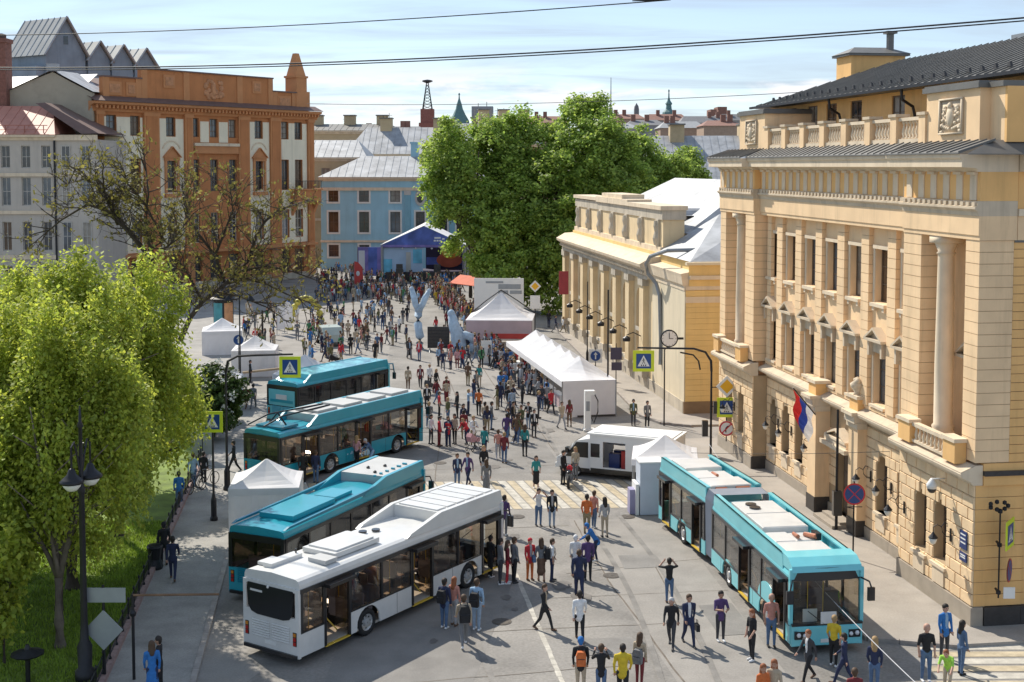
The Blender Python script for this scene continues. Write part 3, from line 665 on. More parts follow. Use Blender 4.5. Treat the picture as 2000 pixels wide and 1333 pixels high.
# wall lanterns on scrolled brackets, plaques and a dome camera
lamp_glass = pm('lamp_glass', (.75,.74,.68), .3, var=.05)
lr = None
for x, y in ((1.55,.0),(5.4,.0),(8.35,-.8),(10.4,-.8),(16.6,-.8),(20.15,-.8),(22.1,-.8),(27.0,0)):
    if lr is None:
        b = MB(); b.use(DARKM); b.path([(0,0,0),(0,.25,.05),(0,.45,.25),(0,.5,.5),(0,.35,.7),(0,.2,.65),(0,.2,.5)], .025, 6); b.path([(0,.5,.5),(0,.75,.62),(0,.95,.5),(0,.95,.3)], .022, 6); b.box(-.06,-.02,-.2,.06,.04,.4); b.lathe([(.02,.3),(.09,.2),(.2,.08),(.24,.04),(.24,0)], (0,.95,0), 10)
        lr = b.build('wall_lantern', parent=rb); lr.location = (x,y+.05,2.9); lr.scale = (.72,.72,.8)
        b = MB(); b.use(lamp_glass); b.lathe([(0,-.3),(.12,-.25),(.19,-.1),(.2,0)], (0,.95,0), 10); b.build('lamp_globe', parent=lr, smooth=True)
    else:
        c = inst(lr, 'wall_lantern', rb, (x,y+.05,2.9)); g = lr.children[0].copy(); COL.objects.link(g); g.parent = c
BLUEP = pm('enamel_navy', (.03,.05,.16), .35, var=.05)
b = MB(); b.use(BLUEP); b.box(.35,.03,2.75,.85,.07,3.4); b.box(.35,.03,2.3,.85,.07,2.62); b.use(WHITE)
for z in (3.25,3.1,2.95,2.5,2.42): b.box(.42,.07,z,.78,.073,z+.05)
rbuild(b, 'wall_plaque')
b = MB(); b.use(WHITE); b.tube((2.1,.05,4.95),(2.1,.55,4.95),.03); b.lathe([(.18,4.6),(.2,4.75),(.1,4.9),(.04,4.98)], (2.1,.55,0), 12); b.use(BLACKG); b.ball((2.1,.55,4.58),.17,10); rbuild(b, 'dome_camera', True)
# ------------------------------------------------------------------ the old stucco building with giant pilasters beyond it.  x = away, y = out to the street
OLDST = pm('old_stucco', (.72,.56,.34), .9, var=.12, scale=.5, bump=.15, stain=.35, streak=True)
OLDG = pm('old_stucco_grey', (.50,.44,.35), .9, var=.14, scale=.8, bump=.15, stain=.4, streak=True)
YELW = pm('yellow_stucco', (.74,.52,.215), .88, var=.09, scale=.6, bump=.12, stain=.15, streak=True)
PALEW = pm('pale_stucco', (.70,.60,.43), .88, var=.06, scale=.6, stain=.25, streak=True)
mb_ = thing('stucco_building', 'weathered yellow building with giant pilasters and panelled parapet beyond the cream palace', 'building', (11.45,84.0,0), math.atan2(.9903,-.1386))
def mbuild(b, name, smooth=False): return b.build(name, parent=mb_, smooth=smooth)
WS = [12.9+4.6*k for k in range(7)]
b = MB(); b.use(OLDST); wallbox(b, 0.0, 43.0, .9, 8.3, 0, -.5, [(x,2.0,1.6,7.3,True) for x in WS] + [(3.6,1.0,2.6,4.2,False)]); mbuild(b, 'front_wall')
b = MB(); b.use(PALEW); b.box(.02,.0,.92,8.6,.06,8.28); mbuild(b, 'front_panel')
b = MB(); b.use(YELW); b.box(.02,-14,.9,42.9,-.52,10.2); mbuild(b, 'body_wall')
b = MB(); b.use(YELW)
for i in range(20): b.box(-.05,-14,.92+.37*i+.006,.02,-.0,.92+.37*(i+1)-.006)
mbuild(b, 'end_wall')
b = MB(); b.use(TRIM); b.box(-.09,-14,7.5,.02,.02,7.9); b.box(-.09,-14,8.35,.05,.02,8.6); b.box(-.3,-14,9.05,.05,-.2,9.3); b.use(YELW); b.box(-.07,-14,8.6,.04,-.2,9.05); b.box(-.07,-14,9.3,.04,-.2,10.0); b.use(PALEW); b.box(-.25,-14,10.0,.1,.02,10.18); mbuild(b, 'end_moulding')
b = MB(); b.use(pm('brown_plinth',(.22,.15,.09),.85,var=.15)); b.box(-.12,-14,0.1,.1,.1,.92); b.use(OLDG); b.box(.1,-.4,.1,43,.12,.92); mbuild(b, 'plinth')
for k in range(8):
    x = 10.6+4.6*k
    b = MB(); b.use(OLDST); b.box(x-.62,0,.92,x+.62,.42,7.7); b.use(OLDG); b.box(x-.72,0,7.7,x+.72,.52,8.25); b.box(x-.72,0,.92,x+.72,.5,1.5); mbuild(b, 'pilaster')
for x in WS:
    window(mb_, x, 1.6, 2.0, 5.7, -.4, 1, 2, 4, frame=pm('grey_frame',(.34,.34,.35),.7,var=.1), fw=.12, arched=True, pane=pm('pane_sky', (.16,.18,.20), .15, var=.4, scale=.6))
    b = MB(); b.use(OLDG); b.box(x-1.2,0,1.35,x+1.2,.2,1.58); b.box(x-1.1,0,4.0,x+1.1,.05,4.3); mbuild(b, 'window_sill')
window(mb_, 3.6, 2.6, 1.0, 1.6, -.4, 1)
b = MB(); b.use(TRIM); b.prismx([(-.6,8.3),(.45,8.3),(.45,8.55),(.6,8.7),(.65,8.95),(1.0,9.2),(1.05,9.42),(.9,9.5),(.2,9.9),(-.6,9.95)], 8.6, 43.4); b.prismx([(-.6,8.3),(.1,8.3),(.1,8.55),(.22,8.7),(.3,9.2),(.35,9.42),(-.6,9.6)], 0.0, 8.59); mbuild(b, 'cornice')
b = MB(); b.use(OLDG); b.prismx([(.46,8.25),(.5,8.25),(.5,8.5),(.46,8.5)], 8.6, 43.2)
for i in range(70): b.box(8.9+i*.49,.6,8.72,9.1+i*.49,.8,8.9)
mbuild(b, 'dentil_band')
b = MB(); b.use(OLDST); b.box(9.0,-2.4,9.9,42.5,-.8,13.3); mbuild(b, 'parapet_wall')
b = MB(); b.use(OLDG); b.box(8.9,-2.5,12.6,42.6,-.7,13.31); b.use(TRIM)
for x0, x1, z in ((8.8,19.5,13.31),(19.5,32,13.5),(32,42.8,13.4)): b.box(x0,-2.6,z-.19 if z>13.4 else z,x1,-.55,z+.3)
b.box(22,-2.6,13.8,30,-.7,14.15); b.box(9,-2.4,9.9,42.5,-.6,10.6); mbuild(b, 'parapet_cap')
for k in range(7):
    x = 10.2+5.1*k; b = MB(); b.use(OLDG); b.box(x-.4,-.8,10.6,x+.4,-.62,12.6); b.lathe([(.2,0),(.3,.5),(.16,1.0),(.25,1.4),(.2,1.8)],(x,-.62,10.7),8); mbuild(b, 'parapet_pilaster')
b = MB(); b.use(METLIGHT)
b.add([(.1,-.3,10.2),(8.9,-.3,10.2),(8.9,-14,10.2),(.1,-14,10.2),(6.5,-7.5,13.0),(8.9,-5,13.0)], [(0,1,5,4),(0,4,3),(3,4,5,2)])
b.add([(8.9,-2.5,11.6),(42,-2.5,11.6),(36,-9,15.4),(13,-9,15.4),(42,-16,11.6),(8.9,-16,11.6)], [(0,1,2,3),(1,4,2),(5,3,2,4),(0,3,5)])
for i in range(14): b.box(10+i*2.3,-2.6,11.62,10.06+i*2.3,-2.5,11.7)
b.lathe([(.85,0),(.85,.02)],(14,-4.2,12.7),4)
mbuild(b, 'roof')
for x in (15.0, 27.5):
    b = MB(); b.use(METLIGHT); pts = arc(x,12.3,.95,0,180,10); b.prismy(pts, -6.5,-3.0); b.use(PANE); pts = arc(x,12.32,.78,0,180,10); b.prismy(pts,-3.0,-2.96); mbuild(b, 'dormer')
b = MB(); b.use(STEEL); b.path([(1.0,-6,10.4),(2.2,-3.0,10.9),(4.0,.2,10.7),(5.6,1.0,10.2),(6.4,1.1,9.6),(6.6,.9,8.9),(6.4,.35,8.2),(6.0,.2,7.4),(5.9,.15,5.0),(5.9,.15,2.5)], .14, 8); mbuild(b, 'drainpipe')
b = MB(); b.use(pm('banner_red',(.35,.05,.06),.7)); b.box(37,1.0,4.4,37.06,1.9,6.6); mbuild(b, 'wall_banner')
for k in range(6):
    b = MB(); b.use(DARKM); x = 10.6+4.6*k; b.path([(x,.4,3.9),(x,1.0,4.2),(x,1.5,4.0)], .04, 5); b.lathe([(.28,-.25),(.3,0),(.05,.15)],(x,1.5,3.8),8); mbuild(b, 'wall_lantern')

# ------------------------------------------------------------------ the orange-brown building on the far left of the square.  x = left to right, y = inwards
ORG = pm('ochre_red_plaster', (.50,.20,.075), .88, var=.10, scale=.5, bump=.1, stain=.18, streak=True)
ORGL = pm('ochre_red_trim', (.54,.24,.10), .85, var=.08, scale=.6)
ORGP = pm('ivory_panel', (.82,.74,.57), .88, var=.05, scale=.4, stain=.15, streak=True)
ROOFB = pm('roof_brown_metal', (.16,.10,.085), .6, metal=.2, var=.12)
ob_ = thing('orange_building', 'tall orange-brown building with ivory panels and a corner spire across the square', 'building', (-51.4,158.7,0), math.atan2(.821,.571))
def obuild(b, name, smooth=False): return b.build(name, parent=ob_, smooth=smooth)
cols = [(2.28,1.5),(5.95,1.5),(11.7,1.5),(15.8,1.4),(19.1,1.4),(22.5,1.4),(27.4,1.5),(32.5,1.5),(35.3,1.5)]
rows = [(20.4,2.5),(13.1,4.3),(6.2,4.0),(1.0,3.4)]
b = MB(); b.use(ORG)
zs = [(18.6,24.0),(11.6,18.6),(5.2,11.6),(0.0,5.2)]
for (zb, ht), (z0, z1) in zip(rows, zs):
    wallbox(b, 0, 38.2, z0, z1, 0, .6, [(x, wd if zb != 1.0 else 1.9, zb, zb+ht, False) for x, wd in cols])
b.box(.3,.62,.1,37.9,15,24.0); obuild(b, 'wall')
for x0, x1 in ((1.1,7.1),(9.8,13.8),(25.5,29.4),(31.6,37.0)):
    b = MB(); b.use(ORGP)
    for (zb, ht), (z0, z1) in zip(rows[:3], [(18.6,22.7),(11.6,18.6),(5.4,11.6)]):
        wallbox(b, x0, x1, z0, z1, -.06, 0.0, [(x, wd+.1, zb-.05, min(zb+ht+.05,z1), False) for x, wd in cols if x0 < x < x1])
    obuild(b, 'ivory_panel')
for x0, x1 in ((16.7,18.2),(20.0,21.6)):
    b = MB(); b.use(ORGP); b.box(x0,-.06,19.7,x1,0,22.5); obuild(b, 'ivory_panel')
for x0, x1 in ((-.1,1.0),(7.2,9.6),(13.9,15.2),(23.4,25.4),(29.5,31.5),(37.1,38.3)):
    b = MB(); b.use(ORGL); b.box(x0,-.35,.5,x1,0,23.4); b.use(ORG); b.box(x0+.25,-.4,5.6,x1-.25,-.35,23.0); b.use(ORGL); b.box(x0-.1,-.45,22.9,x1+.1,0,23.4); obuild(b, 'pilaster')
for x, wd in cols:
    for (zb, ht) in rows[:3]: window(ob_, x, zb, wd, ht, .35, -1, 2, 3, frame=FRAMEW if zb < 10 else FRAME, fw=.12)
    window(ob_, x, 1.0, 1.9, 3.4, .4, -1, 2, 2, fw=.12)
for x in (11.7, 27.4):
    b = MB(); b.use(ORGL); b.box(x-1.25,-.3,17.2,x+1.25,0,17.6); pediment(b, x, 17.6, 2.9, 1.5, -.06, .4, -1); b.box(x-1.2,-.25,13,x-.85,-.06,17.2); b.box(x+.85,-.25,13,x+1.2,-.06,17.2); b.box(x-1.3,-.5,12.4,x+1.3,-.06,12.9); obuild(b, 'niche_surround')
    b = MB(); b.use(TRIM); pts = arc(x,18.3,1.6,20,160,10); pin = arc(x,18.3,1.42,160,20,10); b.prismy(pts+pin, -.14, -.06); obuild(b, 'niche_arch')
b = MB(); b.use(TRIM); b.box(15.3,-.6,19.2,23.3,-.0,19.6); b.use(ORGL); b.box(15.4,-.45,18.2,23.2,0,19.2); obuild(b, 'balcony')
b = MB(); b.use(ORGL); b.prismx([(0,23.3),(-.3,23.3),(-.35,23.6),(-.5,23.65),(-.5,23.95),(-1.25,24.2),(-1.3,24.5),(0,24.52)], -1.2, 39.0)
for i in range(64): b.box(-.6+i*.62,-.95,23.7,-.3+i*.62,-.5,24.15)
obuild(b, 'cornice')
b = MB(); b.use(ROOFB); b.add([(-1.3,-1.45,24.53),(39.1,-1.45,24.53),(39.1,.2,25.3),(-1.3,.2,25.3),(-1.3,-1.45,24.58),(39.1,-1.45,24.58)], [(4,5,2,3),(0,1,5,4)]); obuild(b, 'cornice_flashing')
def parap(x0, x1, z1, pans):
    b = MB(); b.use(ORG); b.box(x0,.1,24.6,x1,.8,z1); b.use(ORGL); b.box(x0,-.02,24.6,x0+.9,.1,z1); b.box(x1-.9,-.02,24.6,x1,.1,z1); b.use(ROOFB); b.box(x0-.1,-.1,z1,x1+.1,.95,z1+.18); obuild(b, 'parapet')
    for px_, w_ in pans:
        b = MB(); b.use(ORGL); b.box(px_-w_/2,.0,z1-2.2,px_+w_/2,.1,z1-.5); b.use(pm('terracotta_relief',(.50,.24,.12),.9,var=.25,scale=2)); b.box(px_-w_/2+.3,-.06,z1-1.9,px_+w_/2-.3,0.0,z1-.8); obuild(b, 'parapet_relief')
parap(1.2, 7.1, 27.6, [(2.9,2.2),(5.5,1.6)]); parap(7.12, 30.3, 28.9, [(11.6,1.9),(27.2,1.7)]); parap(30.32, 35.0, 27.1, [(32.6,2.6)])
b = MB(); b.use(ORGL)
for x in (14.5, 24.0): b.box(x-.5,-.0,24.6,x+.5,.1,28.9); obuild(b, 'parapet_pilaster'); b = MB(); b.use(ORGL)
rq = random.Random(8); b.use(MATS['terracotta_relief'])
for i in range(26): b.ball((19.2+rq.uniform(-1.6,1.6),.05,26.9+rq.uniform(-1.2,1.2)), rq.uniform(.25,.5), 6, 1, .4, 1)
b.ball((19.2,-.0,26.9),.7,8,.6,.4,1.5); obuild(b, 'parapet_relief')
b = MB(); b.use(ORGL); b.box(34.9,-.1,24.6,37.7,2.6,27.4); b.box(35.2,.1,27.4,37.3,2.4,29.4); b.box(35.0,0,29.4,37.5,2.5,29.7)
b.add([(35.3,.2,29.7),(37.2,.2,29.7),(37.2,2.3,29.7),(35.3,2.3,29.7),(35.95,.9,33.0),(36.55,.9,33.0),(36.55,1.6,33.0),(35.95,1.6,33.0)], [(0,1,5,4),(1,2,6,5),(2,3,7,6),(3,0,4,7),(4,5,6,7)]); obuild(b, 'corner_spire')
b = MB(); b.use(ORG); b.box(33.5,-1.4,11.2,38.6,-.01,13.0); b.box(38.21,.5,11.2,40.6,5,13.0); b.use(ORGL); b.box(33.3,-1.55,13.0,38.8,-.01,13.2); b.box(38.21,.4,13.0,40.8,5.2,13.2)
for x in (33.9,38.2): b.prismx([(0,11.2),(-1.2,11.2),(0,9.2)], x-.25, x+.25)
b.use(DARKM)
for i in range(18): b.box(33.4+i*.3,-1.5,13.2,33.45+i*.3,-1.45,14.3)
b.box(33.3,-1.52,14.3,38.8,-1.43,14.38); obuild(b, 'balcony')
b = MB(); b.use(ORGL); b.box(-.2,-.9,4.9,38.4,0,5.25); b.use(OLDG); b.box(-.1,-.12,.05,38.3,0,1.0); obuild(b, 'string_course')
b = MB(); b.use(ROOFB); b.add([(0,.9,25.4),(38,.9,25.4),(34,8,28),(4,8,28),(38,15,25.2),(0,15,25.2)], [(0,1,2,3),(1,4,2),(5,3,2,4),(0,3,5)]); obuild(b, 'roof')
# ------------------------------------------------------------------ plain buildings: shared builder
def block(name, label, loc, rz, L, D, H, wall, roofm, rows, xs, wd, roofh=2.5, cat='building', frame=FRAMEW, courses=(), cornice=TRIM, hip=2.0, under=0.0, side=False, surround=None):
    rows = sorted(rows); t = thing(name, label, cat, (loc[0],loc[1],0), rz)
    b = MB(); b.use(wall); z = 0.0
    edges = [under] + [ (rows[i][0]+rows[i][1]+rows[i+1][0])/2 for i in range(len(rows)-1)] + [H]
    for (zb, ht), z0, z1 in zip(rows, edges[:-1], edges[1:]): wallbox(b, 0, L, z0, z1, 0, .4, [(x,wd,zb,zb+ht,False) for x in xs])
    b.box(.1,.42,under,L-.1,D,H); b.build('wall', parent=t)
    for zb, ht in rows:
        for x in xs:
            window(t, x, zb, wd, ht, .3, -1, 2, 2, frame=frame, fw=.09)
            if surround:
                b = MB(); b.use(surround); e = .28; b.box(x-wd/2-e,-.1,zb-e,x-wd/2,0,zb+ht+e); b.box(x+wd/2,-.1,zb-e,x+wd/2+e,0,zb+ht+e); b.box(x-wd/2,-.1,zb+ht,x+wd/2,0,zb+ht+e); b.box(x-wd/2,-.1,zb-e,x+wd/2,0,zb); b.build('window_surround', parent=t)
    for z, h_ in courses:
        b = MB(); b.use(cornice); b.box(-.1,-.25,z,L+.1,-.002,z+h_); b.build('string_course', parent=t)
    b = MB(); b.use(cornice); b.prismx([(.4,H-.1),(-.15,H-.1),(-.3,H+.2),(-.6,H+.3),(-.6,H+.55),(.4,H+.56)], -.3, L+.3); b.build('cornice', parent=t)
    if roofh:
        b = MB(); b.use(roofm); z = H+.57; b.add([(-.4,-.7,z),(L+.4,-.7,z),(L-hip,D/2,z+roofh),(hip,D/2,z+roofh),(L+.4,D+.4,z),(-.4,D+.4,z)], [(0,1,2,3),(1,4,2),(5,3,2,4),(0,3,5),(0,5,4,1)])
        n_ = int(L/1.2)
        for i in range(n_):
            x = .3+i*1.2; k = min(1, (x+.4)/(hip+.4), (L+.4-x)/(hip+.4)); y1, z1 = -.7+(D/2+.7)*k, z+roofh*k
            b.add([(x,-.7,z+.06),(x+.05,-.7,z+.06),(x+.05,y1,z1+.06),(x,y1,z1+.06),(x+.05,-.7,z),(x+.05,y1,z1)], [(0,1,2,3),(1,4,5,2)])
        b.build('roof', parent=t)
    return t
GREYW = pm('grey_stucco', (.50,.45,.39), .88, var=.06, scale=.5, stain=.15, streak=True)
REDROOF = pm('red_metal_roof', (.50,.22,.16), .6, var=.1, scale=.6)
gw = block('grey_house', 'pale grey four-storey house with red metal roof at the left edge beside the orange building', (-72.7,149.5), .02, 19.2, 12, 19.6, GREYW, REDROOF, [(16.3,2.6),(11.9,3.3),(6.6,3.4),(1.6,3.2)], [1.8+2.35*i for i in range(8)], 1.05, 3.6, frame=FRAMEW, courses=((15.3,.4),(10.9,.4),(5.6,.5)))
b = MB(); b.use(GREYW); b.box(19.2,.0,0,24.2,12,19.6); b.build('wall', parent=gw)
for zb, ht in [(16.3,2.6),(11.9,3.3),(6.6,3.4),(1.6,3.2)]:
    for x in (20.6, 22.9): window(gw, x, zb, 1.05, ht, -.05, -1, 2, 2, frame=FRAMEW, fw=.09)
b = MB(); b.use(TRIM); b.box(19.2,-.3,19.5,24.3,-.002,20.15); b.build('cornice', parent=gw); b = MB(); b.use(TRIM); b.box(19.2,-.2,15.3,24.2,-.002,15.7); b.build('string_course', parent=gw)
b = MB(); b.use(DARKM); b.tube((19.3,-.15,.2),(19.3,-.15,19.5),.12); b.build('drainpipe', parent=gw)
b = MB(); b.use(ROOFB); b.add([(16.5,2,23.9),(17.6,2,24.0),(24.6,-.5,20.3),(22.6,-.5,20.25),(24.6,11,20.3),(17.6,8,24)], [(0,1,2,3),(1,5,4,2)]); b.add([(19.0,-.4,20.2),(24.4,-.4,20.2),(24.4,12,20.2),(19,12,20.2)], [(0,1,2,3)]); b.build('roof', parent=gw)
b = MB(); b.use(pm('rail_red',(.35,.12,.08),.6))
for i in range(9): b.box(.5+i*2.2,-.3,20.15,.58+i*2.2,-.22,21.2)
b.box(.4,-.3,21.2,18.6,-.22,21.28); b.box(.4,-.3,20.7,18.6,-.22,20.76); b.build('roof_rail', parent=gw)
# hangar-like grey metal roof structures behind
BLUEG = pm('blue_grey_sheet', (.20,.25,.30), .6, var=.14, scale=.5, stain=.2, streak=True)
SEAMR = pm('seamed_grey_roof', (.36,.36,.34), .5, metal=.2, var=.12, scale=.5)
hs = thing('scene_house', 'blue-grey theatre stage house with four stepped gabled metal roofs behind the orange building', 'building', (-65.6,190,0), math.atan2(-.571,.821))
def gable(x0, x1, y0, y1, z0, ze, zr):
    b = MB(); b.use(BLUEG); b.box(x0,y0,z0,x1,y1,ze); m = (y0+y1)/2
    b.add([(x1,y0,ze+.003),(x1,y1,ze+.003),(x1,m,zr-.15),(x0,y0,ze+.003),(x0,y1,ze+.003),(x0,m,zr-.15)], [(0,1,2),(3,5,4)]); b.build('gable_wall', parent=hs)
    b = MB(); b.use(SEAMR); b.add([(x0-.4,y0-.5,ze-.4),(x1+.5,y0-.5,ze-.4),(x1+.5,m,zr),(x0-.4,m,zr),(x1+.5,y1+.5,ze-.4),(x0-.4,y1+.5,ze-.4)], [(0,1,2,3),(3,2,4,5)]); b.build('seamed_roof', parent=hs)
    n_ = max(3, int((x1-x0)/1.3))
    for i in range(n_+1):
        b = MB(); b.use(BLUEG); x = x0-.4+i*(x1-x0+.75)/n_; b.add([(x,y0-.52,ze-.36),(x+.14,y0-.52,ze-.36),(x+.14,m,zr+.12),(x,m,zr+.12),(x,y0-.5,ze-.42),(x+.14,y0-.5,ze-.42),(x+.14,m,zr-.02),(x,m,zr-.02)], [(0,1,2,3),(0,3,7,4),(1,5,6,2)]); b.build('roof_seam', parent=hs)
    b = MB(); b.use(METLIGHT); [b.tube((x1+.52,(y0-.5) if s_<0 else (y1+.5),ze-.35),(x1+.52,m,zr+.05),.14,n=4) for s_ in (-1,1)]; b.build('verge_trim', parent=hs)
gable(-9.4,0,-3.6,3.2,28,33.0,38.4); gable(-5,.0,3.7,7.6,28,32.6,35.3); gable(-5,0,8.0,11.9,28,32.4,35.1); gable(-5,0,12.3,16.3,28,32.2,34.9)
b = MB(); b.use(BLUEG); b.box(-9,-5,4,-.3,16,31); b.use(PANE); b.box(-.0,-.5,34.4,.06,.2,35.6); b.build('lower_block', parent=hs)
bg_ = thing('gabled_house', 'beige house with a blind gable wall and bright roof behind the red-roofed grey house', 'building', (-62,157.6,0), .0)
b = MB(); b.use(pm('beige_plaster',(.40,.35,.27),.9,var=.08,scale=.4,stain=.2)); b.prismy([(0,2),(10.5,2),(10.5,25.5),(7.8,26.9),(5.8,28.0),(3,26.9),(0,25.5)], 0, 1.2); b.build('gable_wall', parent=bg_)
b = MB(); b.use(METLIGHT); b.add([(-.6,-.3,25.3),(5.8,-.3,28.25),(5.8,9,28.5),(-.6,9,25.5),(10.8,-.3,25.6),(10.8,9,25.8)], [(0,1,2,3),(1,4,5,2)]); b.box(5.2,-.4,28.1,6.5,.5,29.0); b.add([(-3.5,3,25.4),(8,3,25.9),(8.4,9,28.4),(-3.5,9,28.0)], [(0,1,2,3)]); b.build('roof', parent=bg_)
b = MB(); b.use(MATS['old_brick']); b.box(0,0,0,2.4,2.0,9.0); b.box(-.15,-.15,9.0,2.55,2.15,9.5); b.use(pm('chimney_top',(.10,.06,.05),.9)); b.box(.5,.3,9.5,1.9,1.7,10.1)
o = b.build('brick_chimney', loc=(-63.9,156.5,22.5)); tag(o, 'tall weathered brick chimney on the red roof at the left edge', 'chimney')
# blue palace
BLUE = pm('sky_blue_stucco', (.33,.56,.66), .88, var=.08, scale=.4, stain=.15, streak=True)
bl = block('blue_palace', 'sky-blue two-storey palace with white window surrounds and pale hipped roof behind the stage', (-30.6,205), 0.0, 26, 14, 14.2, BLUE, METLIGHT, [(10.8,1.9),(5.9,3.3),(2.0,1.9)], [2.0,6.9,11.9,22.5], 1.6, 3.4, frame=FRAME, courses=((12.6,.5),(4.3,.35)), cornice=TRIM, hip=6, surround=pm('white_surround',(.74,.72,.66),.8,var=.05))
for x in (15.9, 19.5):
    b = MB(); b.use(FRAMEW); b.lathe([(0,0),(1.0,.02),(1.0,.1),(0,.12)],(0,0,0),14); o = b.build('oval_window', parent=bl); o.location = (x,-.02,11.4); o.rotation_euler = (math.pi/2,0,0); o.scale = (.85,1.25,1)
    b = MB(); b.use(PANE); b.lathe([(0,0),(.66,.01),(.6,.16),(0,.17)],(0,0,0),14); b.build('pane', parent=o)
    window(bl, x, 5.9, 1.4, 3.3, -.06, -1, 2, 3); b = MB(); b.use(MATS['white_surround']); b.box(x-1,-.08,5.6,x-.72,-.003,9.5); b.box(x+.72,-.08,5.6,x+1,-.003,9.5); b.box(x-.72,-.08,9.22,x+.72,-.003,9.5); b.build('window_surround', parent=bl)
for x in (13.9, 17.7, 21.0):
    b = MB(); b.use(pm('blue_trim',(.22,.42,.50),.85,var=.06)); b.box(x-.45,-.35,.5,x+.45,-.001,12.6); b.use(FRAMEW); b.box(x-.55,-.4,11.9,x+.55,-.001,12.6); b.build('pilaster', parent=bl)
for x, y in ((14.5,6.8),(18.6,7)):
    b = MB(); b.use(BLUE); b.box(x-.6,y,16,x+.6,y+1.4,20.2); b.box(x-.75,y-.1,20.2,x+.75,y+1.5,20.5); b.build('chimney', parent=bl)
# yellow corner house between the orange one and the blue one, and roofs behind
YB = pm('buff_stucco', (.52,.40,.24), .9, var=.08, scale=.5, stain=.2)
block('buff_house', 'narrow buff house with grey roof squeezed between the orange building and the blue palace', (-36.5,214), 0, 12, 14, 17.4, YB, METLIGHT, [(13.6,2.6),(8.6,3.2),(3.2,3.2)], [1.8,5.4,9.0], 1.4, 3.0, courses=((12.4,.4),(7.4,.4)))
bh = [('white_roofed_house','long yellow house with a snow-white metal roof behind the blue palace',(-31,240),0,34,16,18.2,YB,METLIGHT,5.2),
      ('brown_gabled_house','grey-roofed house with a brown gable end left of the big green trees',(-8,262),.1,14,14,20.5,pm('brown_plaster',(.30,.16,.08),.9,var=.1),METLIGHT,5.5),
      ('long_grey_roofed_house','long house with pale grey roof and two square chimneys behind the trees at right',(18,190),-.05,36,24,13.5,YB,METLIGHT,7.2),
      ('buff_chimney_house','flat-topped buff house with wide chimney stacks behind the buff corner house',(-44,255),0,22,14,23.0,YB,METROOF,1.5)]
for nm, lab, loc, rz, L, D, H, wm, rm_, rh in bh:
    t = block(nm, lab, loc, rz, L, D, H, wm, rm_, [(H-3.5,2.0),(H-8,2.6)], [1.8+3.0*i for i in range(int(L/3.0))], 1.3, rh, hip=3.0)
    rq = random.Random(nm)
    for i in range(3):
        b = MB(); b.use(DARKM); x = L*rq.uniform(.1,.9); h_ = rq.uniform(1.5,3); b.tube((x,D/2,H+rh),(x,D/2,H+rh+h_),.05,n=4); b.box(x-.6,D/2-.03,H+rh+h_*.8,x+.6,D/2+.03,H+rh+h_*.8+.06); b.box(x-.4,D/2-.03,H+rh+h_*.6,x+.4,D/2+.03,H+rh+h_*.6+.06); b.build('antenna', parent=t)
    for i in range(3):
        x = L*(.2+.3*i); b = MB(); b.use(YB); b.box(x-1.1,D*.42,H+rh*.5,x+1.1,D*.58,H+rh+2.2); b.use(METROOF); b.box(x-1.25,D*.4,H+rh+2.2,x+1.25,D*.6,H+rh+2.4); b.build('chimney', parent=t)
# ------------------------------------------------------------------ far roofs on the skyline: each its own house
FAR = [pm('far_wall_a',(.34,.31,.28),.9,var=.1), pm('far_wall_b',(.36,.26,.19),.9,var=.1), pm('far_wall_c',(.27,.28,.30),.9,var=.1)]
FROOF = [pm('far_roof_red',(.24,.12,.09),.8,var=.15), pm('far_roof_grey',(.27,.28,.29),.7,var=.15), pm('far_roof_dark',(.15,.15,.16),.7,var=.15)]
rq = random.Random(21)
used_l = set()
def far_house(px0, px1, ytop, Y, i, kind):
    p0, p1 = A(px0, ytop, Y), A(px1, ytop, Y); L = p1.x-p0.x; H = p0.z
    wn = ['grey','buff','blue-grey'][kind[0]]; rn = ['red','pale grey','dark'][kind[1]]
    t = thing('distant_house', kind[2], 'house', (p0.x,Y,0), 0, 'distant roofs on the skyline')
    rh = min(4.0, L*.16); b = MB(); b.use(FAR[kind[0]]); b.box(0,0,0,L,14,H-rh); b.build('wall', parent=t)
    b = MB(); b.use(FROOF[kind[1]]); b.add([(-.4,-.4,H-rh),(L+.4,-.4,H-rh),(L-2,7,H),(2,7,H),(L+.4,14.4,H-rh),(-.4,14.4,H-rh)], [(0,1,2,3),(1,4,2),(5,3,2,4),(0,3,5)]); b.build('roof', parent=t)
    for k in range(2): b = MB(); b.use(FROOF[0]); x = L*rq.uniform(.15,.85); b.box(x-.7,5,H-rh,x+.7,6.4,H+1.6); b.build('chimney', parent=t)
    return t
